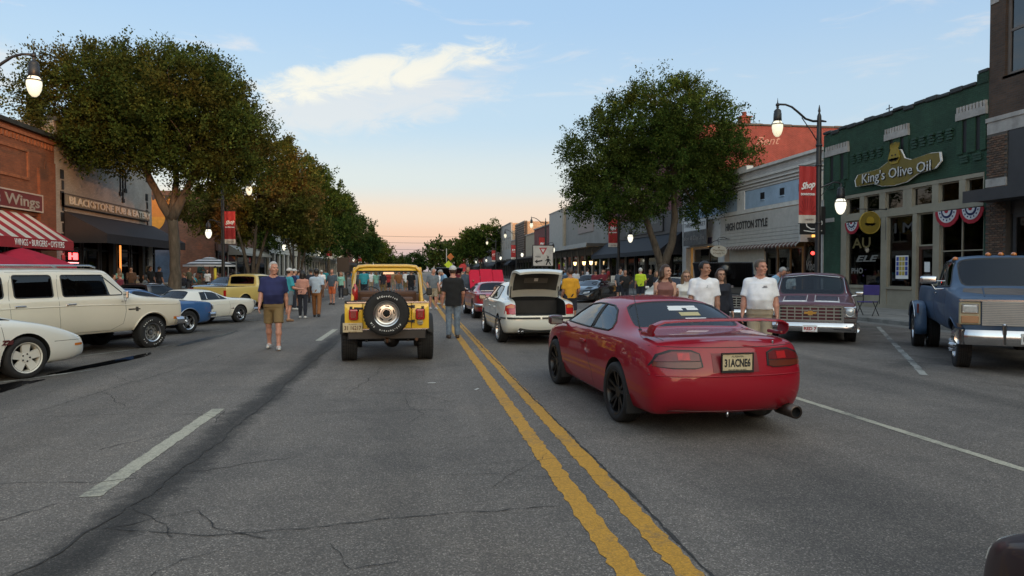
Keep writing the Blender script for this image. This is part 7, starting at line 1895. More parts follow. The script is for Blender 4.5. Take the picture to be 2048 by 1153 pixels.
 for sd in (-1,1):
  q=MB();q.box((1.0,sd*1.22,z(1.32)),(.09,.28,.145),chrome,bev=.045,seg=3);q.tube([(1.02,sd*.98,z(1.16)),(1.02,sd*1.12,z(1.15)),(1.01,sd*1.18,z(1.26))],.014,chrome,6);q.tube([(1.05,sd*.96,z(1.3)),(1.02,sd*1.15,z(1.3))],.012,chrome,6)
  for f in q.bm.faces:f.smooth=True
  q.build('mirror',c.root,sharp=60)
 q=MB();q.tube([(c.cow-.1,-.05,z(1.2)),(c.cow-.2,-.5,z(1.26))],.01,black_pl,5);q.tube([(c.cow-.1,.7,z(1.2)),(c.cow-.2,.2,z(1.26))],.01,black_pl,5);q.build('wiper',c.root)
 MB().lathe([(0,.03),(.14,.02),(.17,0)],mat('mint_cap',(.36,.45,.38)),14,Matrix.Translation((c.cow-.22,-.12,z(1.19)))).build('cap_on_dashboard',c.root)
 return c
bluetruck=dually()
def open_hood_truck():
 wb=2.9;pm=paint('black_gloss_paint',(.010,.010,.012),rough=.25)
 x,y=XZ(1455,590,19.6)[0],19.6
 ctr=Vector((x+.2,y+.7,0))-fwr*wb/2
 c=pickup('black_pickup','black classic pickup with its bonnet open behind the white shirts',(ctr.x,ctr.y,0),RH,pm,wb,dz=-.05,roof=1.74,wheel_r=.35)
 z=c.z;xf=c.xf
 h=MB();h.box((.62,0,0),(1.24,1.74,.05),pm,bev=.02);bmesh.ops.transform(h.bm,matrix=Matrix.Translation((c.cow+.02,0,z(1.2)))@Matrix.Rotation(R(-38),4,'Y'),verts=h.bm.verts);h.build('bonnet',c.root)
 e=MB();e.b(c.cow+.15,xf-.1,-.62,.62,z(.9),z(1.22),black_pl);e.cyl((c.cow+.6,0,z(1.22)),(c.cow+.6,0,z(1.32)),.2,chrome,n=20);e.b(c.cow+.35,c.cow+.95,-.32,-.18,z(1.2),z(1.28),chrome);e.b(c.cow+.35,c.cow+.95,.18,.32,z(1.2),z(1.28),chrome);e.b(xf-.14,xf-.06,-.6,.6,z(.9),z(1.18),mat('radiator',(.03,.03,.03),rough=.6));e.build('engine',c.root)
 square_front(c,z(.66),z(.94),(4,6),None,None)
 for sd in (-1,1):q=MB();q.lathe([(0,.035),(.06,.03),(.09,0),(.11,.01),(.115,0)],clear_lens,18,Matrix.Translation((xf+.04,sd*.82,z(.84)))@Matrix.Rotation(R(90),4,'Y'));q.build('headlight',c.root)
 bumper(c,xf+.12,z(.50),.98,.18,.09,wrap=.22)
 c.mirror(.72,.98,z(1.22),chrome,(.07,.18,.12))
 return c
blacktruck=open_hood_truck()
yp_p=paint('pale_yellow_paint',(.56,.42,.13),rough=.3)
fr=(-5.5,32.6)
c=pickup('pale_yellow_pickup','pale yellow pickup parked beyond the white notchback',place_left(fr,2.98,.95),LH,yp_p,2.98,dz=-.05,roof=1.74,wheel_r=.35,style='magnum')
for sd in (-1,1):c.patch('tail_light','rear',[(sd*.80,.62),(sd*.80,.95),(sd*.93,.95),(sd*.93,.62)],red_lens,.012)
c.root.scale=(.93,.93,.93);bumper(c,c.xr-.1,.45,.96,.16,.09);bumper(c,c.xf+.12,.47,.97,.18,.09)
c=pickup('dark_pickup','black pickup between the white notchback and the pale yellow pickup',place_left((-7.3,25.5),2.98,.95),LH,paint('black_gloss_paint',(0,0,0)),2.98,dz=-.06,roof=1.66,wheel_r=.35);c.root.scale=(.82,.82,.80)
bumper(c,c.xf+.12,.57,.97,.18,.09)
yellowt=None
def sedan(name,label,loc,hd,pm,wb=2.7,roof=1.42,sport=False,group=None,style='multi',front=True,nose=2.25):
 if sport:st=[(-2.2,.86,.3,.86,.95,None,0),(-2.0,.93,.24,.92,1.0,None,0),(-1.5,.96,.18,.90,1.03,None,0),(-1.1,.96,.16,.88,1.06,None,0),(-.6,.96,.16,.86,1.16,.5,1.10),(-.15,.96,.16,.84,1.19,.52,1.14),(.2,.96,.16,.82,1.16,.5,1.10),(1.15,.95,.16,.76,.84,None,0),(1.6,.95,.16,.70,.76,None,0),(2.05,.93,.15,.56,.60,None,0),(2.3,.84,.14,.42,.45,None,0)]
 else:st=[(-2.2,.80,.32,.90,.96,None,0),(-2.05,.87,.28,.95,1.02,None,0),(-1.7,.89,.24,.96,1.05,None,0),(-1.3,.89,.22,.95,1.06,None,0),(-.75,.89,.22,.94,roof-.03,.56,roof-.09),(-.1,.89,.22,.93,roof,.59,roof-.06),(.5,.89,.22,.92,roof-.03,.57,roof-.09),(1.2,.89,.22,.90,.99,None,0),(1.7,.885,.23,.86,.92,None,0),(nose-.15,.85,.25,.78,.83,None,0),(nose,.78,.28,.70,.74,None,0)]
 c=Car(name,label,loc,hd,wb,pm,st,[('rear_window','C',(3,4),.05),('windshield','C',(6,7),.05),('side_window','K',(4,5),.03,gl_dark),('side_window','K',(5,7),.03)],wheel_r=.32,arch=.365,track=1.56,bulge=(.07,.09),crease_rows={1:.5,4:.3},glass=gl_dark if sport else gl_car,group=group)
 c.wheels(style,w=.22,rim=.22,track=1.56 if not sport else 1.68,rim_m=black_mt if sport else alu)
 c.interior(-1.1,1.0,.74,.3,.86,seats=((.1,1.05),))
 for sd in (-1,1):
  zt=.60 if not sport else .50
  c.patch('headlight','front',[(sd*.42,zt-.03),(sd*.42,zt+.06),(sd*.72,zt+.10),(sd*.74,zt)],clear_lens,.008)
  c.patch('tail_light','rear',[(sd*.45,.74),(sd*.45,.86),(sd*.76,.86),(sd*.76,.74)],red_lens,.01)
 c.patch('grille','front',[(-.36,.36),(-.36,.56),(.36,.56),(.36,.36)] if not sport else [(-.5,.20),(-.5,.30),(.5,.30),(.5,.20)],black_pl,.006)
 c.mirror(.88,.86,.95,pm,(.12,.17,.12))
 c.door_lines([[(1.0,.3),(1.02,.88)],[(-.1,.88),(-.12,.3)]])
 return c
blk=paint('black_gloss_paint',(0,0,0))
gx,gy=GR(1175,606)
c=sedan('black_sports_car','low black sports car with louvred bonnet under the grey canopy',(gx+.8,gy+2.0,0),heading(-.62,-.785),blk,sport=True)
for k in range(4):
 for sd in (-1,1):c.patch('bonnet_vent','top',[(1.25+k*.12,sd*.28),(1.32+k*.12,sd*.28),(1.32+k*.12,sd*.62),(1.25+k*.12,sd*.62)],well_m,.004)
c.plate(2.42,0,.36,'BLACK',None,facing=1)
gx,gy=GR(1330,625)
sedan('white_saloon','white saloon beside the black truck, behind the woman with long dark hair',(gx+1.3,gy+2.6,0),RH,white_paint)
sedan('silver_suv','silver car parked in front of the grey stucco building',(11.2,44.0,0),RH,paint('silver_paint',(.36,.37,.38),metal=.5),roof=1.46)
for i,(x,y,m,lb) in enumerate(((11.3,50.5,blk,'black saloon under the Enjoy banner lamp'),(11.3,57.0,paint('grey_paint',(.15,.16,.17)),'grey saloon parked before the mauve building far end'),(11.3,63.5,paint('navy_paint',(.02,.03,.07)),'navy saloon parked before the grey building'),(11.3,70,white_paint,'white saloon parked farthest on the right'))):sedan('parked_saloon',lb,(x,y,0),RH,m)
for i,(x,y,m,lb) in enumerate(((-8.6,35.5,blk,'black car parked beyond the pale yellow pickup'),(-8.6,41.0,red_paint,'red car parked second beyond the pale yellow pickup'),(-8.6,47.0,paint('silver_paint',(0,0,0)),'silver car parked by the striped umbrella'))):sedan('parked_saloon',lb,(x,y,0),LH,m)
sedan('black_coupe_in_lane','dark car standing in the lane ahead of the red classic coupe',(2.9,36.5,0),R(90),blk)
sedan('grey_car_in_lane','grey car standing in the right lane well ahead of the dark one',(3.0,48,0),R(90),paint('grey_paint',(0,0,0)))
px,py=XZ(890,590,40)[0],40.0
c=pickup('black_show_truck','black truck with raised bonnet and white grille facing down the street',(px+.35,py+2.4,0),R(-92),blk,3.0,dz=.0,roof=1.72,wheel_r=.36)
h=MB();h.box((.55,0,0),(1.1,1.55,.05),blk,bev=.02);bmesh.ops.transform(h.bm,matrix=Matrix.Translation((c.cow+.02,0,1.2))@Matrix.Rotation(R(-36),4,'Y'),verts=h.bm.verts);h.build('bonnet',c.root)
square_front(c,.70,.98,(3,6),None,None,gm=white_pt);bumper(c,c.xf+.12,.52,.97,.16,.09)
MB().box((c.cow+.6,0,1.05),(.8,1.1,.25),black_pl,bev=.04).build('engine',c.root)
c=Car('dark_red_car','dark maroon car corner at the lower right frame corner',(2.86,.13,0),R(91),2.7,paint('dark_maroon_paint',(.020,.004,.006),rough=.5,coat=.3),[(-2.2,.80,.32,.90,.96,None,0),(-2.05,.87,.28,.95,1.0,None,0),(-1.7,.89,.24,.95,1.02,None,0),(-1.3,.89,.22,.94,1.03,None,0),(-.75,.89,.22,.92,1.36,.56,1.30),(-.1,.89,.22,.90,1.39,.59,1.33),(.5,.89,.22,.88,1.36,.57,1.30),(1.2,.89,.22,.86,.95,None,0),(1.7,.885,.22,.80,.87,None,0),(2.08,.83,.22,.70,.76,None,0),(2.26,.72,.24,.60,.64,None,0)],[('rear_window','C',(3,4),.05),('windshield','C',(6,7),.05),('side_window','K',(4,7),.03)],wheel_r=.32,arch=.37,bulge=(.07,.10),crease_rows={1:.5,4:.2},glass=gl_dark)
c.wheels('multi',w=.21,rim=.22,track=1.54,rim_m=alu)
for sd in (-1,1):c.patch('headlight','front',[(sd*.40,.56),(sd*.40,.64),(sd*.68,.66),(sd*.70,.57)],clear_lens,.008)
c.interior(-1.1,1.0,.74,.3,.86)
def yellow_open():
 yel_p=paint('bright_yellow_paint',(.80,.49,.020),rough=.3);yel_d=paint('amber_yellow_bar',(.66,.36,.018),rough=.3)
 brown=mat('brown_vinyl',(.085,.038,.022),rough=.6,var=.2)
 t=thing('yellow_open_jeep_type','yellow open topped four wheel drive with a spare wheel on its tailgate','car',(-.575,14.48,0),R(92.0))
 t.name='yellow_open_car'
 wb=2.37;h=wb/2;xr=-h-.62;zb,zt=.62,1.085
 W=.745
 q=MB()
 for sd in (-1,1):
  q.box((-.28-.35,sd*(W-.02),(zb+zt)/2),(2.31-.02,.04,zt-zb),yel_p,bev=.012,seg=2)
  q.box((.95,sd*(W-.06),.92),(.9,.05,.38),yel_p,bev=.015)
 q.b(xr+.05,1.0,-W+.05,W-.05,.60,.64,brown)
 q.build('body',t,sharp=40)
 rear=MB()
 for (a,b) in ((-.745,-.425),(.425,.745)):rear.box((xr+.02,(a+b)/2,(zb+zt)/2),(.045,b-a-.006,zt-zb),yel_p,bev=.015,seg=2)
 rear.build('rear_panel',t,sharp=40)
 tg=MB().box((xr+.018,0,(zb+zt)/2),(.045,.842,zt-zb-.01),yel_p,bev=.012,seg=2).build('tailgate',t,sharp=40)
 for (a,b,c,d) in ((-.36,-.02,.68,.80),(.02,.36,.68,.80)):MB().box((xr-.006,(a+b)/2,(c+d)/2),(.012,b-a,d-c),yel_p,bev=.006).build('pressing',tg)
 for y,z in ((-.40,1.02),(-.40,.755)):q=MB();q.box((xr-.012,y+.045,z),(.03,.26,.035),black_pl,bev=.008);q.lathe([(.03,-.025),(.03,.025),(0,.025)],black_pl,10,Matrix.Translation((xr-.012,y-.06,z)));q.build('tailgate_hinge',tg)
 q=MB();q.box((xr-.012,.50,.99),(.035,.16,.04),black_pl,bev=.01);q.ball((xr-.02,.54,.96),.05,black_pl,2);q.build('spare_bracket',t)
 q=MB();q.box((xr+.0,-.02,zt+.012),(.06,1.44,.022),chrome);q.box((xr+.01,.56,zt+.02),(.07,.36,.05),black_pl,bev=.01);q.build('tail_rail',t)
 sp=wheel(t,xr-.17,.01,.395,.25,.215,'slot',1,alu,letters='    BFGoodrich            All-Terrain  T/A        ',name='spare_wheel',rot=(R(90),0,R(-90)),z=.91)
 for x in (-h,h):
  for sd in (-1,1):wheel(t,x,sd*.70,.385,.285,.205,'slot',sd,alu)
 fl=mat('black_flare',(.015,.015,.016),rough=.7)
 for x in (-h,h):
  for sd in (-1,1):
   q=MB();ring=[]
   for k in range(11):
    a=.25+(math.pi-.60)*k/10;rr_=.47
    cx,cz=x+rr_*math.cos(a)*1.02,.40+rr_*math.sin(a)*.98
    ring.append([q.bm.verts.new((cx,sd*y_,cz+dz_)) for y_,dz_ in ((W-.02,.03),(W-.02,0),(.825,-.04),(.835,-.02),(.82,.0))])
   mi=q.mi(fl)
   for A,B in zip(ring,ring[1:]):
    for j in range(5):f=q.bm.faces.new((A[j],A[(j+1)%5],B[(j+1)%5],B[j]));f.material_index=mi;f.smooth=True
   q.bm.faces.new(ring[0]);q.bm.faces.new(ring[-1][::-1]);bmesh.ops.recalc_face_normals(q.bm,faces=q.bm.faces);q.build('wheel_flare',t,sharp=40)
 q=MB();q.prism([(.62,-.60),(1.78,-.50),(1.78,.50),(.62,.60)],.06,yel_p,Matrix.Translation((0,0,1.10)));q.build('bonnet',t,sharp=30)
 q=MB();q.box((1.2,0,.92),(1.15,1.02,.36),yel_p,bev=.02);q.build('engine_bay',t)
 q=MB()
 for sd in (-1,1):q.box((1.25,sd*.64,.98),(1.05,.30,.04),yel_p,bev=.015)
 q.build('wing',t)
 q=MB();q.box((1.80,0,.90),(.05,1.2,.44),yel_p,bev=.02)
 for k in range(7):q.box((1.828,-.27+.09*k,.90),(.01,.045,.26),black_pl)
 q.build('grille',t)
 for sd in (-1,1):MB().lathe([(0,.03),(.07,.02),(.09,0)],clear_lens,16,Matrix.Translation((1.83,sd*.43,.92))@Matrix.Rotation(R(90),4,'Y')).build('headlight',t)
 q=MB();wx0,wx1,wz0,wz1=.60,.46,1.14,1.70
 def bar(a,b,m,wd=.05,dp=.045):
  a,b=Vector(a),Vector(b);d=(b-a);M=Matrix.Translation((a+b)/2)@d.to_track_quat('Z','X').to_matrix().to_4x4();r=bmesh.ops.create_cube(q.bm,size=1);bmesh.ops.scale(q.bm,vec=(wd,dp,d.length),verts=r['verts']);q._fin(r['verts'],M,m)
 bar((wx0,-.70,wz0),(wx1,-.68,wz1),yel_p,.06,.06);bar((wx0,.70,wz0),(wx1,.68,wz1),yel_p,.06,.06);bar((wx1,-.70,wz1),(wx1,.70,wz1),yel_p,.07,.06);bar((wx0,-.70,wz0),(wx0,.70,wz0),yel_p,.06,.08)
 bar((wx0-.01,-.655,wz0+.05),(wx1+.005,-.64,wz1-.05),black_pl,.03,.03);bar((wx0-.01,.655,wz0+.05),(wx1+.005,.64,wz1-.05),black_pl,.03,.03);bar((wx1+.01,-.64,wz1-.05),(wx1+.01,.64,wz1-.05),black_pl,.03,.03);bar((wx0-.01,-.64,wz0+.06),(wx0-.01,.64,wz0+.06),black_pl,.03,.03)
 wf=q.build('windscreen_frame',t)
 MB().poly([(wx0-.005,-.65,wz0+.05),(wx0-.005,.65,wz0+.05),(wx1+.012,.64,wz1-.04),(wx1+.012,-.64,wz1-.04)],glass_mat('clear_windscreen',(.82,.84,.84),1.35)).build('pane',wf)
 q=MB();q.box((wx1-.02,-.02,wz1-.09),(.03,.24,.055),black_pl,bev=.015);q.box((wx1-.038,-.02,wz1-.09),(.004,.22,.045),chrome);q.build('inside_mirror',t)
 q=MB();q.box((.50,0,1.10),(.22,1.34,.16),brown,bev=.03,seg=2);q.build('dashboard',t)
 q=MB();q.tube([(-.42,-.655,.64),(-.42,-.655,1.50),(-.42,-.63,1.66),(-.42,-.55,1.735),(-.42,-.4,1.75),(-.42,.4,1.75),(-.42,.55,1.735),(-.42,.63,1.66),(-.42,.655,1.50),(-.42,.655,.64)],.04,yel_d,12)
 for sd in (-1,1):q.tube([(-.42,sd*.62,1.62),(-.85,sd*.64,1.30),(-1.42,sd*.66,.72)],.032,yel_d,10)
 q.build('roll_bar',t)
 for sy in (-.34,.34):
  q=MB();q.box((-.05,sy,.82),(.48,.46,.14),brown,bev=.05,seg=2);q.box((-.30,sy,1.02),(.13,.46,.50),brown,rot=Matrix.Rotation(-.2,3,'Y'),bev=.05,seg=2);q.build('seat',t)
 q=MB();q.box((-1.05,0,.86),(.40,.95,.14),brown,bev=.05,seg=2);q.box((-1.28,0,1.02),(.12,.95,.30),brown,bev=.04,seg=2);q.build('rear_seat',t)
 st=MB();st.lathe([(.19,-.012),(.205,0),(.19,.012),(.18,0),(.19,-.012)],black_pl,22,Matrix.Translation((.22,.34,1.16))@Matrix.Rotation(R(-62),4,'Y'));st.cyl((.24,.34,1.15),(.45,.34,1.06),.02,black_pl)
 for a in (0.5,2.6,4.7):st.cyl((.225,.34,1.155),(.22+.19*math.cos(a)*.47,.34+.19*math.sin(a),1.16+.19*math.cos(a)*.88),.012,black_pl,n=6)
 st.build('steering_wheel',t)
 fx=MB();fx.lathe([(0,0),(.055,0),(.058,.24),(.03,.29),(.02,.33),(0,.34)],mat('extinguisher_red',(.40,.02,.02),rough=.3,coat=1),14,Matrix.Translation((-.95,.60,1.08)));fx.box((-.95,.62,1.34),(.12,.03,.04),black_pl);fx.build('fire_extinguisher',t)
 for sd in (-1,1):
  o=MB().box((xr-.03,sd*.585,.885),(.06,.165,.20),black_pl,bev=.02).build('tail_light',t)
  MB().box((xr-.062,sd*.585,.885),(.03,.155,.19),mat('lamp_rim_red',(.45,.02,.02),rough=.2,coat=1),bev=.03,seg=2).build('lens',o)
  MB().box((xr-.078,sd*.585,.885),(.012,.10,.13),mat('lamp_core_red',(.20,.01,.01),rough=.25,coat=1),bev=.005).build('lamp_core',o)
  q=MB();q.box((xr-.01,sd*.63,1.0),(.02,.05,.05),black_pl,bev=.005);q.build('bracket',t)
 p=MB();p.box((0,0,0),(.012,.34,.165),plate_m,bev=.003);pl=p.build('number_plate',t);pl.location=(xr-.05,.60,.655)
 M=frame((-.008,0,-.01),(0,-1,0),(0,0,1));q=MB();q.text('31 16217',.10,mat('plate_brown_print',(.12,.05,.02)),M,.001,bold=.003,width=.29);q.text('ALABAMA',.026,mat('plate_brown_print',(0,0,0)),M@Matrix.Translation((0,.066,0)),.001,width=.14);q.text('HEART OF DIXIE',.022,mat('plate_brown_print',(0,0,0)),M@Matrix.Translation((0,-.062,0)),.001,width=.15);q.build('plate_lettering',pl)
 q=MB();q.cyl((xr-.0,-.585,.735),(xr-.03,-.585,.735),.052,mat('filler_cap_cream',(.55,.50,.36),rough=.35),n=20);q.box((xr-.036,-.585,.735),(.008,.07,.012),black_pl);q.build('fuel_cap',t)
 q=MB();q.box((xr+.04,0,.52),(.12,1.38,.17),black_mt,bev=.015);q.box((xr+.05,0,.615),(.10,1.46,.02),chrome);q.box((xr-.02,0,.42),(.09,.12,.07),black_mt,bev=.01);q.lathe([(.022,-.02),(.05,-.02),(.05,.02),(.022,.02),(.022,-.02)],mat('rusty_steel',(.12,.06,.035),rough=.7,metal=.5),14,Matrix.Translation((xr-.06,0,.42))@Matrix.Rotation(R(90),4,'X'));q.build('rear_crossmember',t)
 q=MB();q.cyl((-h,-.62,.385),(-h,.62,.385),.045,black_mt,n=12);q.ball((-h,-.08,.37),.15,black_mt,2)
 for sd in (-1,1):q.box((-h,sd*.42,.46),(1.1,.06,.05),black_mt);q.cyl((-h-.2,sd*.38,.36),(-h-.05,sd*.36,.62),.025,mat('worn_steel',(.2,.19,.18),rough=.4,metal=.8),n=8)
 q.b(-h,h,-.35,.35,.50,.60,black_mt);q.build('axle',t)
 q=MB();q.tube([(xr+.12,-.5,.44),(xr-.03,-.52,.43)],.03,mat('rusty_steel',(0,0,0)),10);q.build('exhaust',t)
 for sd in (-1,1):q=MB();q.box((.52,sd*.87,1.22),(.05,.12,.16),black_pl,bev=.02);q.tube([(.55,sd*.72,1.12),(.53,sd*.82,1.2)],.012,black_pl,6);q.build('mirror',t)
 w_=MB();w_.tube([(.62,-.35,1.20),(.585,-.60,1.30)],.008,black_pl,5);w_.build('wiper',t)
 return t
jeep=yellow_open()
def surface_nets(v,org,h):
 """isosurface v = 0 as quads (naive surface nets)"""
 s=v<0
 nx,ny,nz=v.shape
 c=[s[i:nx-1+i,j:ny-1+j,k:nz-1+k] for i in (0,1) for j in (0,1) for k in (0,1)]
 tot=sum(a.astype(np.int8) for a in c)
 act=(tot>0)&(tot<8)
 ids=-np.ones(act.shape,np.int32);I=np.argwhere(act);ids[act]=np.arange(len(I))
 acc=np.zeros((len(I),3));cnt=np.zeros(len(I))
 cor=[(i,j,k) for i in (0,1) for j in (0,1) for k in (0,1)]
 val=[v[I[:,0]+i,I[:,1]+j,I[:,2]+k] for i,j,k in cor]
 for a in range(8):
  for b in range(a+1,8):
   d=[cor[b][q]-cor[a][q] for q in range(3)]
   if sum(abs(x) for x in d)!=1:continue
   va,vb=val[a],val[b];m=(va<0)!=(vb<0)
   t=va[m]/(va[m]-vb[m])
   acc[m]+=np.array(cor[a])+t[:,None]*np.array(d);cnt[m]+=1
 P=org+h*(I+acc/cnt[:,None])
 quads=[]
 for ax in range(3):
  sl0=[slice(None)]*3;sl1=[slice(None)]*3;sl0[ax]=slice(0,-1);sl1[ax]=slice(1,None)
  a,b=s[tuple(sl0)],s[tuple(sl1)]
  E=np.argwhere(a!=b);o1,o2=[(1,2),(2,0),(0,1)][ax]
  E=E[(E[:,o1]>0)&(E[:,o2]>0)]
  E=E[(E[:,o1]<v.shape[o1]-1)&(E[:,o2]<v.shape[o2]-1)]
  q=[]
  for da,db in ((0,0),(-1,0),(-1,-1),(0,-1)):
   F=E.copy();F[:,o1]+=da;F[:,o2]+=db;q.append(ids[F[:,0],F[:,1],F[:,2]])
  Q=np.stack(q,1);fl=a[E[:,0],E[:,1],E[:,2]]
  Q[~fl]=Q[~fl][:,::-1]
  quads.append(Q)
 return P,np.concatenate(quads)
class Vol:
 def __init__(s,lo,hi,h):
  s.lo=np.array(lo,float);s.h=h
  n=np.ceil((np.array(hi)-s.lo)/h).astype(int)+1
  s.ax=[s.lo[i]+h*np.arange(n[i]) for i in range(3)]
  s.v=np.full(n,1.0,np.float32)
 def block(s,lo,hi):
  i=[slice(max(0,int((lo[a]-s.lo[a])/s.h)-1),max(0,int((hi[a]-s.lo[a])/s.h)+3)) for a in range(3)]
  X,Y,Z=np.meshgrid(*[s.ax[a][i[a]] for a in range(3)],indexing='ij',sparse=True)
  return tuple(i),X,Y,Z
 def put(s,i,d,k,sub=False):
  a=s.v[i]
  if a.size==0:return
  if sub:s.v[i]=np.maximum(a,-d);return
  if k>0:
   q=np.maximum(k-np.abs(a-d),0)/k;s.v[i]=np.minimum(a,d)-q*q*k*.25
  else:s.v[i]=np.minimum(a,d)
 def cap(s,p,q,r0,r1=None,k=.02,cut=None,sub=False):
  p,q=np.array(p,float),np.array(q,float);r1=r0 if r1 is None else r1;m=max(r0,r1)+k+s.h*2
  i,X,Y,Z=s.block(np.minimum(p,q)-m,np.maximum(p,q)+m)
  d=q-p;L=d@d+1e-9
  t=np.clip(((X-p[0])*d[0]+(Y-p[1])*d[1]+(Z-p[2])*d[2])/L,0,1)
  D=np.sqrt((X-p[0]-t*d[0])**2+(Y-p[1]-t*d[1])**2+(Z-p[2]-t*d[2])**2)-(r0+(r1-r0)*t)
  if cut is not None:
   u=d/math.sqrt(L);D=np.maximum(D,(X-q[0])*u[0]+(Y-q[1])*u[1]+(Z-q[2])*u[2]-cut)
  s.put(i,D.astype(np.float32),k,sub)
 def ell(s,c,r,k=.02,sub=False):
  c,r=np.array(c,float),np.array(r,float);m=r+k+s.h*2
  i,X,Y,Z=s.block(c-m,c+m)
  g=np.sqrt(((X-c[0])/r[0])**2+((Y-c[1])/r[1])**2+((Z-c[2])/r[2])**2)
  s.put(i,((g-1)*r.min()).astype(np.float32),k,sub)
 def trunk(s,prof,off,z0,z1,k=.03,fold=0.0,seed=0.0,p=2.4):
  """stacked superellipses: rows of (z, half width, half depth, centre x)"""
  pz=[q[0] for q in prof];m=.05
  i,X,Y,Z=s.block((-.45,-.42,z0-m),(.45,.42,z1+m))
  zz=np.clip(Z,pz[0],pz[-1]);W=np.interp(zz,pz,[q[1] for q in prof])+off;A=np.interp(zz,pz,[q[2] for q in prof])+off;C=np.interp(zz,pz,[q[3] for q in prof])
  g=((np.abs(X-C)/A)**p+(np.abs(Y)/W)**p)**(1/p)
  D=(g-1)*np.minimum(A,W)
  if fold:D=D+fold*(np.sin(Z*31+X*9+seed)*np.cos(Y*17+seed)+.7*np.sin(Y*36+Z*11+seed*2))
  D=np.maximum(np.maximum(D,z0-Z),Z-z1)
  s.put(i,D.astype(np.float32),k)
 def mesh(s,name,warp=None):
  v=np.pad(s.v,1,constant_values=1.0)
  P,Q=surface_nets(v,s.lo-s.h,s.h)
  if warp is not None:P=warp(P)
  me=bpy.data.meshes.new(name);n,f=len(P),len(Q)
  me.vertices.add(n);me.vertices.foreach_set('co',P.reshape(-1).astype(np.float32))
  me.loops.add(f*4);me.loops.foreach_set('vertex_index',Q.reshape(-1).astype(np.int32))
  me.polygons.add(f);me.polygons.foreach_set('loop_start',np.arange(0,f*4,4,dtype=np.int32));me.polygons.foreach_set('use_smooth',np.ones(f,bool))
  me.update(calc_edges=True)
  return me
skins=[mat('skin_fair',(.46,.25,.17),rough=.55,var=.1,vscale=14),mat('skin_tan',(.36,.18,.115),rough=.55,var=.1,vscale=14),mat('skin_brown',(.12,.058,.036),rough=.5,var=.1,vscale=14),mat('skin_ruddy',(.48,.23,.16),rough=.55,var=.12,vscale=14)]
def cloth(n,c,v=.1):return mat('cloth_'+n,c,rough=.9,var=v,vscale=9,bump=.15,bscale=220)
CL=dict(navy=cloth('navy',(.018,.022,.085)),khaki=cloth('khaki',(.20,.135,.060)),black=cloth('black',(.010,.010,.011)),white=cloth('white',(.78,.78,.80)),jeans=cloth('jeans',(.15,.19,.24),.35),stone=cloth('stone',(.36,.30,.215)),rose=cloth('rose',(.22,.10,.085)),cream=cloth('cream',(.72,.68,.62)),teal=cloth('teal',(.04,.30,.36)),pink=cloth('pink',(.50,.24,.18)),pale=cloth('pale',(.38,.45,.53)),rust=cloth('rust',(.24,.10,.035)),orange=cloth('orange',(.50,.11,.035)),grey=cloth('grey',(.14,.16,.18)),slate=cloth('slate',(.06,.08,.105)),blue=cloth('blue',(.06,.16,.30)),sky=cloth('sky',(.22,.38,.55)),dark=cloth('dark',(.018,.02,.03)),olive=cloth('olive',(.09,.085,.05)),maroon=cloth('maroon',(.16,.02,.035)),lime=cloth('lime',(.48,.62,.03)),yellow=cloth('yellow',(.62,.30,.02)),red=cloth('red',(.36,.03,.03)),brown=cloth('brown',(.12,.06,.035)),mint=cloth('mint',(.22,.44,.36)),purple=cloth('purple',(.08,.04,.15)),tan=cloth('tan',(.30,.22,.13)))
HR=dict(grey=mat('hair_grey',(.42,.40,.38),rough=.7,var=.2,vscale=30),brown=mat('hair_brown',(.045,.024,.014),rough=.55,var=.35,vscale=30),dark=mat('hair_dark',(.014,.010,.008),rough=.5,var=.3,vscale=30),light=mat('hair_light_brown',(.17,.10,.05),rough=.6,var=.3,vscale=30),white=mat('cap_white',(.52,.50,.48),rough=.8),capdark=mat('cap_dark',(.02,.022,.03),rough=.8),silver=mat('hair_silver',(.30,.29,.28),rough=.7,var=.2,vscale=30),purple=mat('cap_purple',(.10,.06,.2),rough=.8))
shoe_w=mat('white_shoe',(.50,.49,.46),rough=.6);shoe_b=mat('black_shoe',(.014,.013,.012),rough=.5);shoe_t=mat('tan_sandal',(.22,.12,.06),rough=.6)
eye_m=mat('eye_dark',(.015,.012,.01),rough=.2,var=0);lip_m=mat('lips',(.27,.10,.085),rough=.5,var=0)
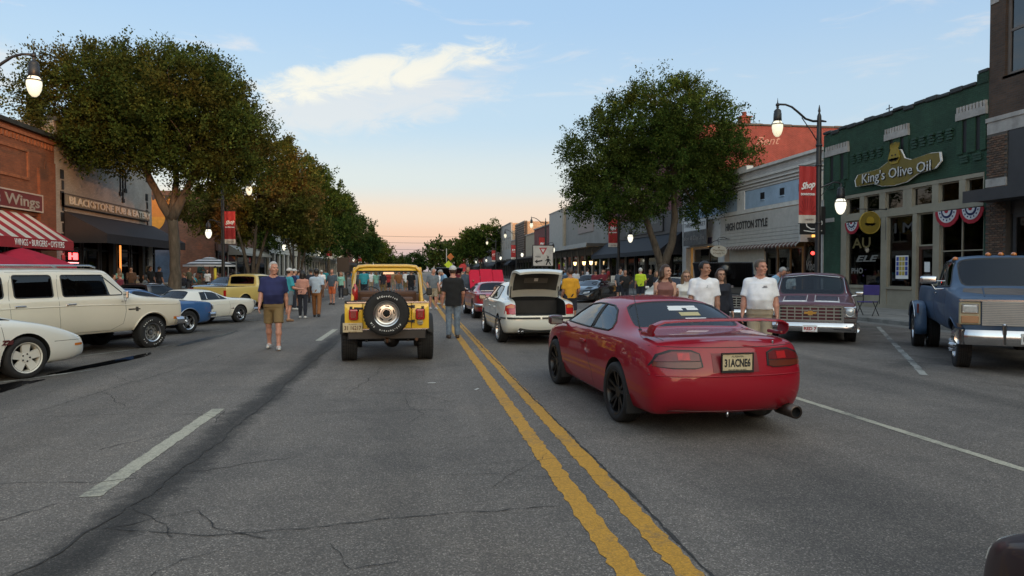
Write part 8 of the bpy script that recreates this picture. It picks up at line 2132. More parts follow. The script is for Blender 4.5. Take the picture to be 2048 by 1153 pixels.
def human(h=.02,girth=1.0,belly=0.0,fem=0.0,arms=((.10,.05,.15),(.10,.05,.15)),legs=((.0,.0),(.0,.0)),top='tee',bottom='shorts',hair='short',shoes=True,seat=False,head_yaw=0.0,bend=0.0,face=False,twist=0.0,neck_collar=True,sleeve=.80,hem=None,nod=0.0):
 """meshes of one figure facing +x; arms (abduction, forward swing, elbow bend), legs (hip swing, knee bend), left then right"""
 g=girth;dz=-.47 if seat else 0.0
 lo,hi=(-.62,-.62,-.02),(.62,.62,1.86+dz)
 out={}
 sh_w=.19-.022*fem+.02*(g-1)
 J={}
 for si,sd in ((0,1),(1,-1)):
  ab,fw,eb=arms[si]
  s0=np.array((0,sd*sh_w*.97,1.405+dz))
  d1=np.array((math.sin(fw)*math.cos(ab),sd*math.sin(ab),-math.cos(fw)*math.cos(ab)))
  el=s0+d1*.295
  a2=fw+eb;d2=np.array((math.sin(a2)*math.cos(ab*.5),sd*math.sin(ab*.5)*(1-.5*min(1,eb)),-math.cos(a2)*math.cos(ab*.5)));d2/=np.linalg.norm(d2)
  wr=el+d2*.255
  J[sd]=(s0,el,wr,d2)
  hs,kb=legs[si] if not seat else (1.45,1.45)
  hp=np.array((0,sd*.095,.93+dz));t1=np.array((math.sin(hs),sd*.02,-math.cos(hs)));kn=hp+t1*.43
  t2=np.array((math.sin(hs-kb),0,-math.cos(hs-kb)));an=kn+t2*.425
  J[sd]+=(hp,kn,an,t2)
 zmin=min(J[1][6][2],J[-1][6][2])-.085
 prof=[(.80,.165*g,.115*g,0),(.93,.175*g+.012*fem,.125*g,0),(1.02,.165*g,.118*g+.5*belly*.1,.012*belly),(1.12,(.155-.022*fem)*g+.03*belly,.108*g+.085*belly,.035*belly),(1.22,(.16-.014*fem)*g+.02*belly,.108*g+.06*belly,.03*belly),(1.32,.172*g,.118*g+.012*fem,.012+.012*fem),(1.39,.160*g,.106*g,.0),(1.44,.118,.088,-.01),(1.49,.066,.062,-.01)]
 prof=[(z+dz,w,a,c) for z,w,a,c in prof]
 HC=np.array((.025,0,1.655+dz))
 V=Vol(lo,hi,h)
 V.trunk(prof,-.012,.90+dz,1.50+dz,k=.0)
 V.cap((-.008,0,1.44+dz),(.012,0,1.60+dz),.060*(1-.12*fem)*(.5+g*.5),.054*(1-.12*fem),k=.05)
 for sd in (1,-1):
  s0,el,wr,d2,hp,kn,an,t2=J[sd]
  ag=(1-.16*fem)*(.6+.4*g)
  V.cap((0,sd*.05,1.465+dz),s0,.045*ag,.054*ag,k=.04)
  V.cap(s0,el,.053*ag,.042*ag,k=.035);V.cap(el,el+(wr-el)*.4,.043*ag,.043*ag,k=.02);V.cap(el+(wr-el)*.35,wr,.042*ag,.028,k=.02)
  side=np.cross(d2,(0,sd,0));side/=np.linalg.norm(side)+1e-6
  if side[0]<0:side=-side
  inn=np.cross(side,d2);inn=inn if inn[1]*sd<0 else -inn
  pc=wr+d2*.055
  if h<.013:
   V.cap(wr+d2*.02+side*.012,wr+d2*.085+side*.022,.019,.016,k=.02);V.cap(wr+d2*.02-side*.012,wr+d2*.08-side*.022,.018,.015,k=.02)
   for fi,(o,L) in enumerate(((.031,.068),(.011,.078),(-.010,.072),(-.029,.056))):
    b0=wr+d2*.085+side*o;k1=b0+d2*L*.5+inn*.006;tp=k1+d2*L*.42+inn*L*.36
    V.cap(b0,k1,.0105,.0098,k=.006);V.cap(k1,tp,.0098,.0085,k=.004)
   t0=wr+d2*.028+side*.026;t1_=t0+d2*.032+side*.026+inn*.012;V.cap(t0,t1_,.0135,.0115,k=.012);V.cap(t1_,t1_+d2*.032+side*.004+inn*.010,.0112,.0095,k=.004)
  else:
   V.ell(pc,(.036,.036,.048),k=.02);V.cap(pc+d2*.02,pc+d2*.09+inn*.02,.026,.018,k=.02);V.cap(wr+d2*.03+side*.02,wr+d2*.07+side*.045,.014,.012,k=.01)
  lg=(.75+.25*g)
  V.cap(hp,kn,.086*lg,.056*lg,k=.04);V.cap(kn,kn+t2*.16,.052*lg,.056*lg,k=.03);V.cap(kn+t2*.15-np.array((.012,0,0)),an,.052*lg,.036,k=.03)
  V.cap(an,an+np.array((.13,sd*.015,-.055)),.038,.03,k=.03)
 V.ell(HC+(0,0,.018),(.098,.078,.108),k=.0);V.ell(HC+(.022,0,-.06),(.070,.058,.062),k=.04);V.ell(HC+(.072,0,-.098),(.022,.026,.020),k=.025)
 V.cap(HC+(.088,0,.012),HC+(.112,0,-.024),.010,.014,k=.012);V.ell(HC+(.083,0,.032),(.018,.055,.012),k=.015)
 for sd in (1,-1):
  V.ell(HC+(-.006,sd*.078,-.008),(.020,.012,.032),k=.008);V.ell(HC+(.07,sd*.045,-.03),(.024,.022,.022),k=.02)
  V.ell(HC+(.100,sd*.032,.006),(.014,.016,.009),sub=True)
 V.cap(HC+(.094,-.018,-.062),HC+(.094,.018,-.062),.009,.009,k=.008)
 def warp(P):
  P=P.copy()
  def sm(t):t=np.clip(t,0,1);return t*t*(3-2*t)
  if head_yaw or nod:
   w=sm((P[:,2]-(1.50+dz))/.07);a=head_yaw*w;x,y=P[:,0]-.005,P[:,1].copy()
   P[:,0]=.005+x*np.cos(a)-y*np.sin(a);P[:,1]=x*np.sin(a)+y*np.cos(a)
   if nod:
    a=nod*w;x,z=P[:,0].copy(),P[:,2]-(1.54+dz);P[:,0]=x*np.cos(a)+z*np.sin(a);P[:,2]=(1.54+dz)-x*np.sin(a)+z*np.cos(a)
  if twist:
   a=twist*sm((P[:,2]-(.95+dz))/.3);x,y=P[:,0].copy(),P[:,1].copy();P[:,0]=x*np.cos(a)-y*np.sin(a);P[:,1]=x*np.sin(a)+y*np.cos(a)
  if bend:
   w=sm((P[:,2]-(.80+dz))/.28);a=bend*w;x,z=P[:,0].copy(),P[:,2]-(.95+dz)
   P[:,0]=x*np.cos(a)+z*np.sin(a);P[:,2]=(.95+dz)-x*np.sin(a)+z*np.cos(a)
  P[:,2]-=zmin
  return P
 out['body']=V.mesh('person',warp)
 if top:
  T=Vol(lo,hi,max(h,.011));hem_z=(hem if hem is not None else .90)+dz
  if top=='dress':hem_z=.55+dz
  fo=.004
  if top=='dress':prof2=[(.50+dz,.25,.21,0)]+prof
  else:prof2=[(.80+dz,prof[1][1]*1.03,prof[1][2]*1.06+.03*belly,.02*belly)]+prof[1:]
  T.trunk(prof2,.010,hem_z,1.487+dz,k=0,fold=fo,seed=g*7+belly*3)
  for sd in (1,-1):
   s0,el,wr,d2=J[sd][:4];ag=(1-.14*fem)*(.6+.4*g)
   if top!='tank':
    T.cap((-.005,sd*.05,1.455+dz),s0+(0,0,.0),.050*ag,.062*ag,k=.045)
    T.cap(s0,s0+(el-s0)*(sleeve if sleeve<=1 else 1.0),.063*ag,.074*ag if sleeve<=1 else .056,k=.05,cut=.004 if sleeve<=1 else None)
    if sleeve>1:T.cap(el,wr+(el-wr)*.06,.056,.042,k=.03,cut=.003)
   else:T.cap((-.005,sd*.075,1.42+dz),(-.005,sd*.105,1.46+dz),.045,.040,k=.03)
  T.cap((.005,0,1.455+dz),(.03,0,1.55+dz),.062,.072,sub=True)
  if top=='turtle':T.cap((0,0,1.44+dz),(.012,0,1.55+dz),.068,.064,k=.02,cut=.0)
  out['shirt' if top!='dress' else 'dress']=T.mesh('shirt',warp)
 if bottom and top!='dress':
  B=Vol(lo,(.62,.62,1.2+dz if not seat else 1.0),max(h,.012));
  B.ell((0,0,.875+dz),(.118*g,.160*g,.105),k=.0);B.trunk(prof,.006,.87+dz,(1.045 if hem is None else hem+.02)+dz,k=0,fold=.002)
  for sd in (1,-1):
   hp,kn,an=J[sd][4:7];lg=(.75+.25*g)
   if bottom=='shorts':
    B.cap(hp,kn+(hp-kn)*.10,.098*lg,.094*lg,k=.03,cut=.004)
   elif bottom=='skirt':
    pass
   else:
    if bottom=='leggings':B.cap(hp,kn,.097*lg,.068*lg,k=.03);B.cap(kn,kn+(an-kn)*.4,.066*lg,.070*lg,k=.02);B.cap(kn+(an-kn)*.38,an+(kn-an)*.06,.069*lg,.050,k=.02,cut=.01)
    else:B.cap(hp,kn,.099*lg,.074*lg,k=.03);B.cap(kn,an+(kn-an)*.02,.074*lg,.066,k=.03,cut=.01)
  if bottom=='skirt':B.trunk([(.50,.23,.19,0),(.95,.18,.13,0)],.004,.52,1.0,k=.02,fold=.006)
  out[{'shorts':'shorts','skirt':'skirt','leggings':'leggings'}.get(bottom,'trousers')]=B.mesh('trousers',warp)
 if shoes:
  S=Vol(lo,hi,max(h*.9,.011))
  for sd in (1,-1):
   an=J[sd][6];f0=an+(-.045,0,-.045);
   S.cap(f0,an+(.145,sd*.02,-.052),.040,.035,k=.02);S.cap(an+(-.02,0,-.03),an+(.05,sd*.006,-.03),.048,.044,k=.03)
   S.v=np.maximum(S.v,(an[2]-.086-np.arange(len(S.ax[2]))*S.h-S.lo[2]).astype(np.float32)[None,None,:]) if abs(J[1][6][2]-J[-1][6][2])<.03 else S.v
  out['shoe']=S.mesh('shoe',warp)
 if hair:
  Hh=Vol(lo,hi,max(h*.8,.008));c=HC+(-.008,0,.028)
  if hair in ('short','thin','long','bob'):
   e=.010 if hair!='thin' else .004
   Hh.ell(c,(.100+e,.082+e,.106+e),k=0)
   if hair=='long':
    Hh.cap(HC+(-.055,0,-.02),HC+(-.07,0,-.32),.085,.07,k=.04)
    for sd in (1,-1):Hh.cap(HC+(-.03,sd*.075,.0),HC+(-.0,sd*.10,-.28),.042,.036,k=.03)
   if hair=='bob':
    Hh.cap(HC+(-.05,0,0),HC+(-.05,0,-.14),.088,.080,k=.03)
    for sd in (1,-1):Hh.cap(HC+(-.01,sd*.078,.0),HC+(.0,sd*.088,-.15),.040,.038,k=.03)
   X,Y,Z=np.meshgrid(*Hh.ax,indexing='ij',sparse=True)
   fx=X-HC[0];fz=Z-HC[2]
   face_cut=np.minimum(fx-(.030 if hair in ('short','thin') else .028),.068+.02*(hair!='thin')-fz-.35*(fx-.05)*0)
   Hh.v=np.maximum(Hh.v,face_cut.astype(np.float32))
   if hair in ('short','thin'):Hh.v=np.maximum(Hh.v,(-(fz+.055)+0*fx+0*Y).astype(np.float32));Hh.v=np.maximum(Hh.v,(np.minimum(fx+.02,-.004-fz)+0*Y).astype(np.float32))
  elif hair=='cap':
   Hh.ell(c+(0,0,.012),(.112,.094,.100),k=0);X,Y,Z=np.meshgrid(*Hh.ax,indexing='ij',sparse=True)
   Hh.v=np.maximum(Hh.v,(HC[2]+.028-Z+0*X+0*Y).astype(np.float32));Hh.ell(HC+(.12,0,.040),(.085,.074,.012),k=.01)
  out['hair' if hair!='cap' else 'cap']=Hh.mesh('hair',warp)
  if hair=='cap':
   H2=Vol(lo,hi,max(h*.8,.008));H2.ell(HC+(-.02,0,.0),(.088,.084,.085),k=0);X,Y,Z=np.meshgrid(*H2.ax,indexing='ij',sparse=True);H2.v=np.maximum(H2.v,(X-HC[0]-.0+0*Y+0*Z).astype(np.float32));H2.v=np.maximum(H2.v,(HC[2]-.055-Z+0*X+0*Y).astype(np.float32));out['hair']=H2.mesh('hair',warp)
 if face:
  def bead(pts_r):
   q=MB()
   for c_,r_ in pts_r:q.ball(c_,1.0,eye_m,2,r_)
   me=q.mesh('f');P=np.empty(len(me.vertices)*3,np.float32);me.vertices.foreach_get('co',P);P=warp(P.reshape(-1,3).astype(float));me.vertices.foreach_set('co',P.reshape(-1).astype(np.float32));me.materials.clear();return me
  out['eye']=bead([(HC+(.090,sd*.032,.006),(.006,.013,.006)) for sd in (1,-1)]);out['eyebrow']=bead([(HC+(.098,sd*.034,.026),(.005,.020,.0045)) for sd in (1,-1)]);out['lips']=bead([(HC+(.101,0,-.062),(.006,.021,.0055))])
  if face=='glasses':
   q=MB()
   for sd in (1,-1):q.tube([HC+(.112-.3*abs(.032*sd+.02*math.cos(a)-0)*.3,sd*.034+.021*math.cos(a),.004+.017*math.sin(a)) for a in [i*.5236 for i in range(12)]],.0028,eye_m,5,closed=True);q.tube([HC+(.105,sd*.056,.01),HC+(.0,sd*.085,.012)],.0025,eye_m,5)
   q.tube([HC+(.113,-.012,.01),HC+(.113,.012,.01)],.0025,eye_m,5)
   me=q.mesh('f');P=np.empty(len(me.vertices)*3,np.float32);me.vertices.foreach_get('co',P);P=warp(P.reshape(-1,3).astype(float));me.vertices.foreach_set('co',P.reshape(-1).astype(np.float32));me.materials.clear();out['glasses']=me
 for me in out.values():me.materials.append(None)
 return out
def dress(o,m):
 o.material_slots[0].link='OBJECT';o.material_slots[0].material=m
def put_person(parts,label,x,y,rz,skin,mats,k=1.0,z=0.0,group=None,name='person'):
 o=bpy.data.objects.new(name,parts['body']);link(o);o.location=(x,y,z);o.rotation_euler=(0,0,rz);o.scale=(k,k,k);dress(o,skin)
 tag(o,label,'person',group)
 for nm,me in parts.items():
  if nm=='body':continue
  c=bpy.data.objects.new(nm,me);link(c,o)
  m=mats.get(nm) or (eye_m if nm in ('eye','glasses') else lip_m if nm=='lips' else mats.get('hair') if nm in ('eyebrow','hair') else mats.get('shirt'))
  dress(c,m or eye_m)
 return o
NH=.0095
navy_man=human(NH,1.10,.85,0,arms=((.16,-.22,.22),(.16,.22,.28)),legs=((.20,.08),(-.16,.18)),top='tee',bottom='shorts',hair='short',head_yaw=.55,face=True,hem=.93)
p1=put_person(navy_man,'grey haired man in navy tee and khaki shorts walking toward the camera',-2.97,15.25,R(-84),skins[3],dict(shirt=CL['navy'],shorts=CL['khaki'],hair=HR['grey'],shoe=shoe_w),1.035)
black_man=human(NH,1.06,.25,0,arms=((.16,.05,.15),(.22,-.05,.75)),legs=((.03,.10),(.0,.03)),top='tee',bottom='trousers',hair='cap',hem=.80,sleeve=.85)
p2=put_person(black_man,'man in black tee, faded jeans and white cap walking away along the yellow line',.90,17.25,R(96),skins[3],dict(shirt=CL['black'],trousers=CL['jeans'],cap=HR['white'],hair=HR['brown'],shoe=mat('brown_shoe',(.05,.03,.02))),.995)
big_man=human(NH,1.18,.75,0,arms=((.20,.05,.15),(.20,.12,.12)),legs=((.0,.0),(.05,.08)),top='tee',bottom='shorts',hair='short',head_yaw=.75,face=True,hem=.96)
def at_px(px,Y):return ray(px,543).x/ray(px,543).y*Y
p3=put_person(big_man,'heavy set man in white tee and stone shorts beside the burgundy pickup grille',at_px(1520,11.3),11.3,R(-118),skins[3],dict(shirt=CL['white'],shorts=CL['stone'],hair=mat('hair_greying',(.10,.075,.055),rough=.6,var=.3,vscale=30),shoe=shoe_w),1.03)
young=human(NH,1.06,.25,0,arms=((.15,.05,.15),(.15,.15,.35)),legs=((.05,.1),(-.03,.05)),top='tee',bottom='shorts',hair='short',head_yaw=.8,face=True,hem=.92)
p4=put_person(young,'dark haired younger man in white tee facing right behind the red coupe',at_px(1408,12.2),12.2,R(-112),skins[1],dict(shirt=CL['white'],shorts=CL['stone'],hair=HR['dark'],shoe=shoe_w),1.02)
for o in (p3,p4):
 q=MB()
 for zz,w_ in ((.0,.045),(.022,.03)):q.b(-.002,.002,-w_,w_,zz-.006,zz+.006,mat('chest_print_grey',(.10,.10,.12)))
 b_=q.build('chest_print',o);b_.location=(.150 if o is p3 else .126,.085,1.335);b_.rotation_euler=(0,R(-6),R(24))
lady=human(NH,.95,0,1,arms=((.12,.25,1.9),(.12,.35,1.7)),top='tank',bottom='leggings',hair='long',head_yaw=.75,face=True)
p5=put_person(lady,'woman with long dark hair in a dusty rose top turning to her right',at_px(1330,12.6),12.6,R(-105),skins[0],dict(shirt=CL['rose'],leggings=CL['dark'],hair=HR['brown'],shoe=shoe_b),.985)
lady2=human(NH,.98,0,1,arms=((.12,.1,.3),(.12,.1,.3)),top='turtle',bottom='trousers',hair='bob',face='glasses',sleeve=1.2,nod=.12)
p6=put_person(lady2,'woman with bobbed hair, glasses and a cream high necked top',at_px(1372,14.0),14.0,R(-100),skins[0],dict(shirt=CL['cream'],trousers=CL['dark'],hair=HR['light'],shoe=shoe_b),.93)
lady3=human(NH,.98,0,1,arms=((.12,.1,.3),(.15,.3,1.5)),top='tee',bottom='trousers',hair='long',face='glasses',sleeve=1.2)
p7=put_person(lady3,'woman in dark top and glasses half hidden behind the younger man',at_px(1441,13.3),13.3,R(-95),skins[0],dict(shirt=CL['dark'],trousers=CL['dark'],hair=HR['brown'],shoe=shoe_b),.95)
CH=.021
pose=dict(stand=human(CH,1.04,.3,0,arms=((.10,.1,.4),(.22,-.12,.95)),legs=((.07,.05),(-.08,.02)),head_yaw=.4,top='tee',bottom='shorts',hair='short'),cross=human(CH,1.06,.4,0,arms=((.15,.2,1.7),(.15,.25,1.6)),top='tee',bottom='trousers',hair='short'),capm=human(CH,1.05,.35,0,arms=((.15,.05,.2),(.15,.2,1.2)),legs=((.06,.1),(-.05,.05)),top='tee',bottom='shorts',hair='cap'),capt=human(CH,1.02,.2,0,arms=((.12,.05,.2),(.12,.05,.3)),top='tee',bottom='trousers',hair='cap'),walk=human(CH,1.03,.2,0,arms=((.14,.35,.3),(.14,-.3,.25)),legs=((.30,.08),(-.26,.22)),top='tee',bottom='trousers',hair='short'),woman=human(CH,.95,0,1,arms=((.12,.05,.2),(.12,.3,1.5)),top='tee',bottom='shorts',hair='long'),womant=human(CH,1.0,.1,1,arms=((.14,.1,.3),(.14,.1,.3)),legs=((.12,.05),(-.1,.1)),top='tee',bottom='leggings',hair='bob'),dressw=human(CH,.97,0,1,top='dress',hair='long',sleeve=.5),bendm=human(CH,1.05,.3,0,arms=((.1,.5,.5),(.1,.45,.6)),top='tee',bottom='trousers',hair='short',bend=.38,nod=.35),sit=human(CH,1.04,.3,0,arms=((.15,.45,.9),(.15,.5,.8)),top='tee',bottom='trousers',hair='short',seat=True),sitw=human(CH,.98,0,1,arms=((.12,.5,1.0),(.12,.4,.8)),top='tee',bottom='shorts',hair='long',seat=True))
_lab=set()
def crowd(ps,px,Y,face_dir,shirt,bottom,hair='brown',skin=0,place='',k=None,z=0.0,X=None,what=None,shoe=None,grp=None):
 """one figure at photo column px and street distance Y"""
 x=at_px(px,Y) if X is None else X
 k=k or rnd.uniform(.95,1.02)*(.94 if ps in ('woman','womant','dressw','sitw') else 1)
 mats=dict(shirt=CL[shirt],dress=CL[shirt],hair=HR[hair] if hair in HR else HR['brown'],cap=HR[hair] if hair in HR else HR['white'],shoe=shoe or (shoe_w if rnd.random()<.5 else shoe_b))
 for b in ('shorts','trousers','leggings','skirt'):mats[b]=CL[bottom]
 if 'cap' in pose[ps]:mats['hair']=HR['brown']
 who={'stand':'man','cross':'man','capm':'man in a cap','capt':'man in a cap','walk':'man','woman':'woman','womant':'woman','dressw':'woman','bendm':'man','sit':'seated person','sitw':'seated woman'}[ps]
 lb=what or '%s with %s hair in %s %s %s'%(who,hair,shirt,'dress' if ps=='dressw' else 'top',place)
 if 'cap' in pose[ps] and not what:lb='%s, %s shirt, %s'%(who,shirt,place)
 if lb in _lab:lb+=', %s'%bottom
 _lab.add(lb)
 return put_person(pose[ps],lb,x,Y,face_dir,skins[skin],mats,k,z,grp)
toward,away,rgt,lf=R(-90),R(90),0.0,R(180)
crowd('womant',605,25.2,away,'pink','dark','dark',2,k=.93,what='woman in pink top and dark leggings walking away, left of the yellow car',shoe=shoe_w)
crowd('walk',633,25.8,away,'pale','rust','dark',2,k=.99,what='man in pale blue shirt and rust trousers walking away beside the woman in pink',shoe=shoe_b)
crowd('capm',578,23.8,R(30),'teal','grey','white',3,k=.98,what='man in teal shirt and grey shorts behind the walking man in navy',shoe=shoe_t)
crowd('stand',664,35.5,R(-110),'slate','orange','light',3,what='bare legged man in dark shirt and bright orange shorts left of the yellow car',shoe=shoe_b)
crowd('capt',588,31.0,R(20),'navy','dark','white',0,place='beside the pale yellow pickup')
crowd('stand',598,32.5,R(60),'blue','olive','brown',1,place='leaning near the pale yellow pickup')
crowd('capt',622,38.0,R(120),'dark','dark','capdark',1,place='behind the man in pale blue')
crowd('womant',682,42.0,R(-90),'mint','dark','light',0,place='by the black screen posts')
crowd('capm',643,48.0,R(-80),'white','khaki','white',0,place='far left pavement edge')
crowd('dressw',630,52.0,R(-100),'sky','dark','light',0,place='far left pavement edge')
for i,(px,Y,ps,sh,hr,ww) in enumerate(((716,44,'cross','slate','silver','leftmost behind the windscreen'),(728,40,'capm','teal','grey','behind the windscreen left half'),(742,52,'stand','white','light','behind the steering wheel'),(752,46,'woman','mint','light','left of the inside mirror'),(766,43,'womant','dark','dark','under the inside mirror'),(776,50,'woman','red','brown','right of the inside mirror'),(788,56,'stand','tan','grey','far behind the windscreen'),(797,45,'stand','rust','silver','behind the windscreen right half'),(812,49,'capm','white','white','white hat and shirt'),(822,42,'capt','black','capdark','rightmost behind the windscreen'))):
 crowd(ps,px,Y,R((-90,90,-70,120,90)[i%5]),sh,('khaki','dark','stone','jeans')[i%4],hr,(0,3,1)[i%3],place='through yellow windscreen, '+ww)
crowd('stand',866,30.5,R(-75),'grey','stone','silver',3,k=1.0,what='silver haired man in grey shirt and stone shorts standing on the centre line',shoe=shoe_w)
crowd('cross',936,27.6,R(-100),'slate','dark','brown',1,k=1.03,what='man in dark polo beside the raised red bonnet')
crowd('bendm',894,33.8,R(200),'sky','stone','silver',0,what='man in light blue shirt bending over the black show truck')
crowd('stand',879,35.0,R(-30),'white','khaki','grey',3,place='reaching toward the black show truck')
crowd('womant',925,34.0,R(-90),'tan','dark','light',0,place='behind the man in the black tee')
crowd('capt',917,41.0,R(-90),'maroon','dark','capdark',0,place='beyond the red bonnet')
crowd('stand',1141,19.6,R(100),'yellow','dark','brown',1,k=.97,what='person in a bright yellow shirt half hidden behind the raised boot lid')
seatp=crowd('sit',0,21.2,R(180),'dark','jeans','brown',0,X=2.45,k=.86,what='seated person whose jeans and sandal show ahead of the pale saloon wheel',shoe=shoe_t)
crowd('bendm',1545,20.0,R(-60),'sky','khaki','silver',3,k=1.04,what='grey haired man in light blue shirt bending beside the black open truck')
crowd('bendm',1571,20.6,R(-110),'white','khaki','dark',1,k=1.03,what='man in white tee looking down at the burgundy pickup bed')
crowd('stand',1281,33.0,R(80),'lime','dark','white',0,what='person in a lime high visibility shirt on the right pavement',shoe=shoe_b)
crowd('cross',1250,31.0,R(-90),'black','dark','dark',1,place='left of the lime shirt')
crowd('womant',1312,34.0,R(-60),'dark','black','light',0,place='right of the lime shirt')
crowd('stand',1327,31.5,R(-90),'tan','grey','brown',0,place='at the foot of the two stemmed tree')
crowd('cross',1300,39.0,R(-90),'black','dark','dark',1,place='in the shade behind the lime shirt')
crowd('capt',1191,41.0,R(-100),'maroon','dark','capdark',0,place='left of the pair by the lanterns')
crowd('cross',1205,41.5,R(-80),'maroon','dark','brown',0,place='right of the pair by the lanterns')
crowd('stand',1152,48,R(-90),'white','dark','dark',2,place='under the grey canopy')
crowd('woman',1165,52,R(-90),'dark','dark','dark',0,place='under the grey canopy')
crowd('stand',1240,36.0,R(-90),'slate','dark','brown',0,place='by the Enjoy banner lamp')
for i in range(22):
 px=985+i*8.5+rnd.uniform(-3,3);Y=rnd.uniform(52,110)
 crowd(('stand','woman','cross','womant','capm','walk')[i%6],0,Y,R(rnd.choice((-90,90,0,180))),('white','dark','red','grey','black','sky','maroon','tan')[i%8],('dark','khaki','jeans')[i%3],('brown','dark','grey','light')[i%4],i%4,X=rnd.uniform(12.8,17.5),z=.15,place='far pavement %s'%('before the red shop','by the Play banner','by the yield sign','near the slatted front','under a far awning')[i//5])
 bpy.data.objects[-1] if False else None
for i in range(18):
 Y=58+i*4.2
 crowd(('woman','stand','capm','cross','womant','walk')[i%6],0,Y,R(rnd.choice((-90,90,0,180))),('white','teal','slate','red','tan','blue','pink','black')[i%8],('khaki','dark','jeans')[i%3],('dark','brown','silver','light')[i%4],i%4,X=rnd.uniform(-9,.5) if i%3 else rnd.uniform(-14.5,-10),place='far crowd %s'%('beyond the screen','by the third tree','near the white clad front','by the cream front','past the far lamps')[i//4])
def parasol(label,x,y,r,zt,mats,nseg=8,drop=.55,group=None):
 t=thing('patio_umbrella',label,'umbrella',(x,y,.15),0,group)
 q=MB();n=nseg
 rim=[(r*math.cos(2*math.pi*i/n+.39),r*math.sin(2*math.pi*i/n+.39)) for i in range(n)]
 rows=7
 for i in range(n):
  a,b=rim[i],rim[(i+1)%n]
  for k in range(rows):
   f0,f1=k/rows,(k+1)/rows;zz=lambda f:zt-drop*f**1.15
   m=mats[k%len(mats)]
   q.poly([(a[0]*f0,a[1]*f0,zz(f0)),(a[0]*f1,a[1]*f1,zz(f1)),(b[0]*f1,b[1]*f1,zz(f1)),(b[0]*f0,b[1]*f0,zz(f0))] if k else [(0,0,zt),(a[0]*f1,a[1]*f1,zz(f1)),(b[0]*f1,b[1]*f1,zz(f1))],m)
  q.poly([(a[0],a[1],zt-drop),(a[0],a[1],zt-drop-.12),(b[0],b[1],zt-drop-.12),(b[0],b[1],zt-drop)],mats[-1])
 q.build('canopy',t)
 for i in range(n):
  a=rim[i];MB().tube([(a[0]*.02,a[1]*.02,zt-.04),(a[0]*.98,a[1]*.98,zt-drop-.015)],.012,black_mt,5).build('rib',t)
 q=MB();q.cyl((0,0,0),(0,0,zt+.06),.025,black_mt,n=10);q.lathe([(.0,0),(.28,0),(.28,.06),(.05,.1),(0,.1)],black_mt,14);q.build('pole',t)
 return t
um_red=mat('red_umbrella_cloth',(.36,.006,.030),rough=.7)
parasol('bright red patio umbrella nearer the camera, by the red awning',at_px(-40,26.5),26.5,1.75,2.30,[um_red],6,.62,'red patio umbrellas')
parasol('bright red patio umbrella farther along, above the ivory wagon roof',at_px(44,28.5),28.5,1.75,2.38,[um_red],6,.66,'red patio umbrellas')
parasol('black and white striped patio umbrella behind the banner lamp',-14.6,52.5,1.75,2.55,[mat('umbrella_black',(.012,.012,.014)),white_c],10,.6)
def chair(label,x,y,rz,seat_m,grp,fr_m=None,folding=False):
 t=thing('folding_chair' if folding else 'patio_chair',label,'chair',(x,y,.15),rz,grp)
 m=fr_m or black_mt
 for sx in (-.22,.22):
  for sy in (-.22,.22):MB().cyl((sx,sy,0),(sx*.95,sy*.95,.45 if sx>0 else .9),.014,m,n=6).build('leg',t)
 MB().box((0,0,.45),(.46,.46,.03),seat_m,bev=.01).build('seat',t);MB().box((-.215,0,.72),(.025,.44,.34),seat_m,bev=.008).build('backrest',t)
 return t
def table(label,x,y,grp):
 t=thing('patio_table',label,'table',(x,y,.15),0,grp)
 MB().cyl((0,0,.72),(0,0,.75),.42,mat('dark_table_top',(.05,.035,.025),rough=.4),n=20).build('tabletop',t);q=MB();q.cyl((0,0,.02),(0,0,.72),.035,black_mt);q.cyl((0,0,0),(0,0,.03),.26,black_mt,n=16);q.build('pedestal',t)
k=0
cl=('slate','black','white','maroon','navy','grey','tan','dark','red','olive','teal','brown')
spots_=[(x,y) for y in (31.5,34.5,37.5,40.5,43.5,46.5,50.5,54.0,57.5) for x in (-14.3,)]
plc=('by the red umbrellas','by the restaurant corner','under the pub awning near end','before the pub door','under the glowing strip','by the big trunk','at the mural','under the striped umbrella','by the brick side wall')
for i,(x,y) in enumerate(spots_):
 table('small round patio table %s'%plc[i],x,y,'round patio tables')
 for j,(ox,rz) in enumerate(((-.75,0.0),(.75,R(180)))):
  chair('black patio chair %s, %s side'%(plc[i],'wall' if ox<0 else 'street'),x+ox,y+.1*j,rz,black_pl,'patio chairs along the left pavement')
  if (i+j)%5!=4:
   ps='sit' if (i+j)%3 else 'sitw'
   crowd(ps,0,y+.1*j,rz,cl[k%12],('dark','jeans','khaki')[k%3],('brown','dark','silver','light')[k%4],k%4,X=x+ox+.02*(1 if ox<0 else -1),z=.15,place='at table %s'%plc[i],grp=None);k+=1
crowd('cross',262,40.0,R(-60),'brown','dark','brown',0,z=.15,what='standing man with folded arms before the pub pillar');crowd('stand',300,44.0,R(-30),'black','dark','dark',1,z=.15,what='standing figure in black by the white pub quoins');crowd('walk',378,50.0,R(-10),'olive','dark','brown',0,z=.15,what='man in olive top walking past the brick side wall');crowd('womant',415,49.0,R(-90),'white','dark','dark',0,z=.15,what='woman in white sitting out beyond the yellow wrapped post');crowd('capt',318,42.0,R(60),'dark','dark','capdark',1,z=.15,what='figure in a dark cap beside the big tree trunk');crowd('woman',238,39.0,R(-45),'mint','dark','light',0,z=.15,what='woman in mint top at the pub shopfront')
fx,fy=GR(1735,632,.15)
t=thing('folding_chair','folding camp chair with purple back on the right pavement edge','chair',(fx,fy,.15),R(-150))
for sx in (-.24,.24):
 for sy in (-.26,.26):MB().cyl((sx,sy,0),(-sx*.8,sy,.5),.014,black_mt,n=6).build('leg',t)
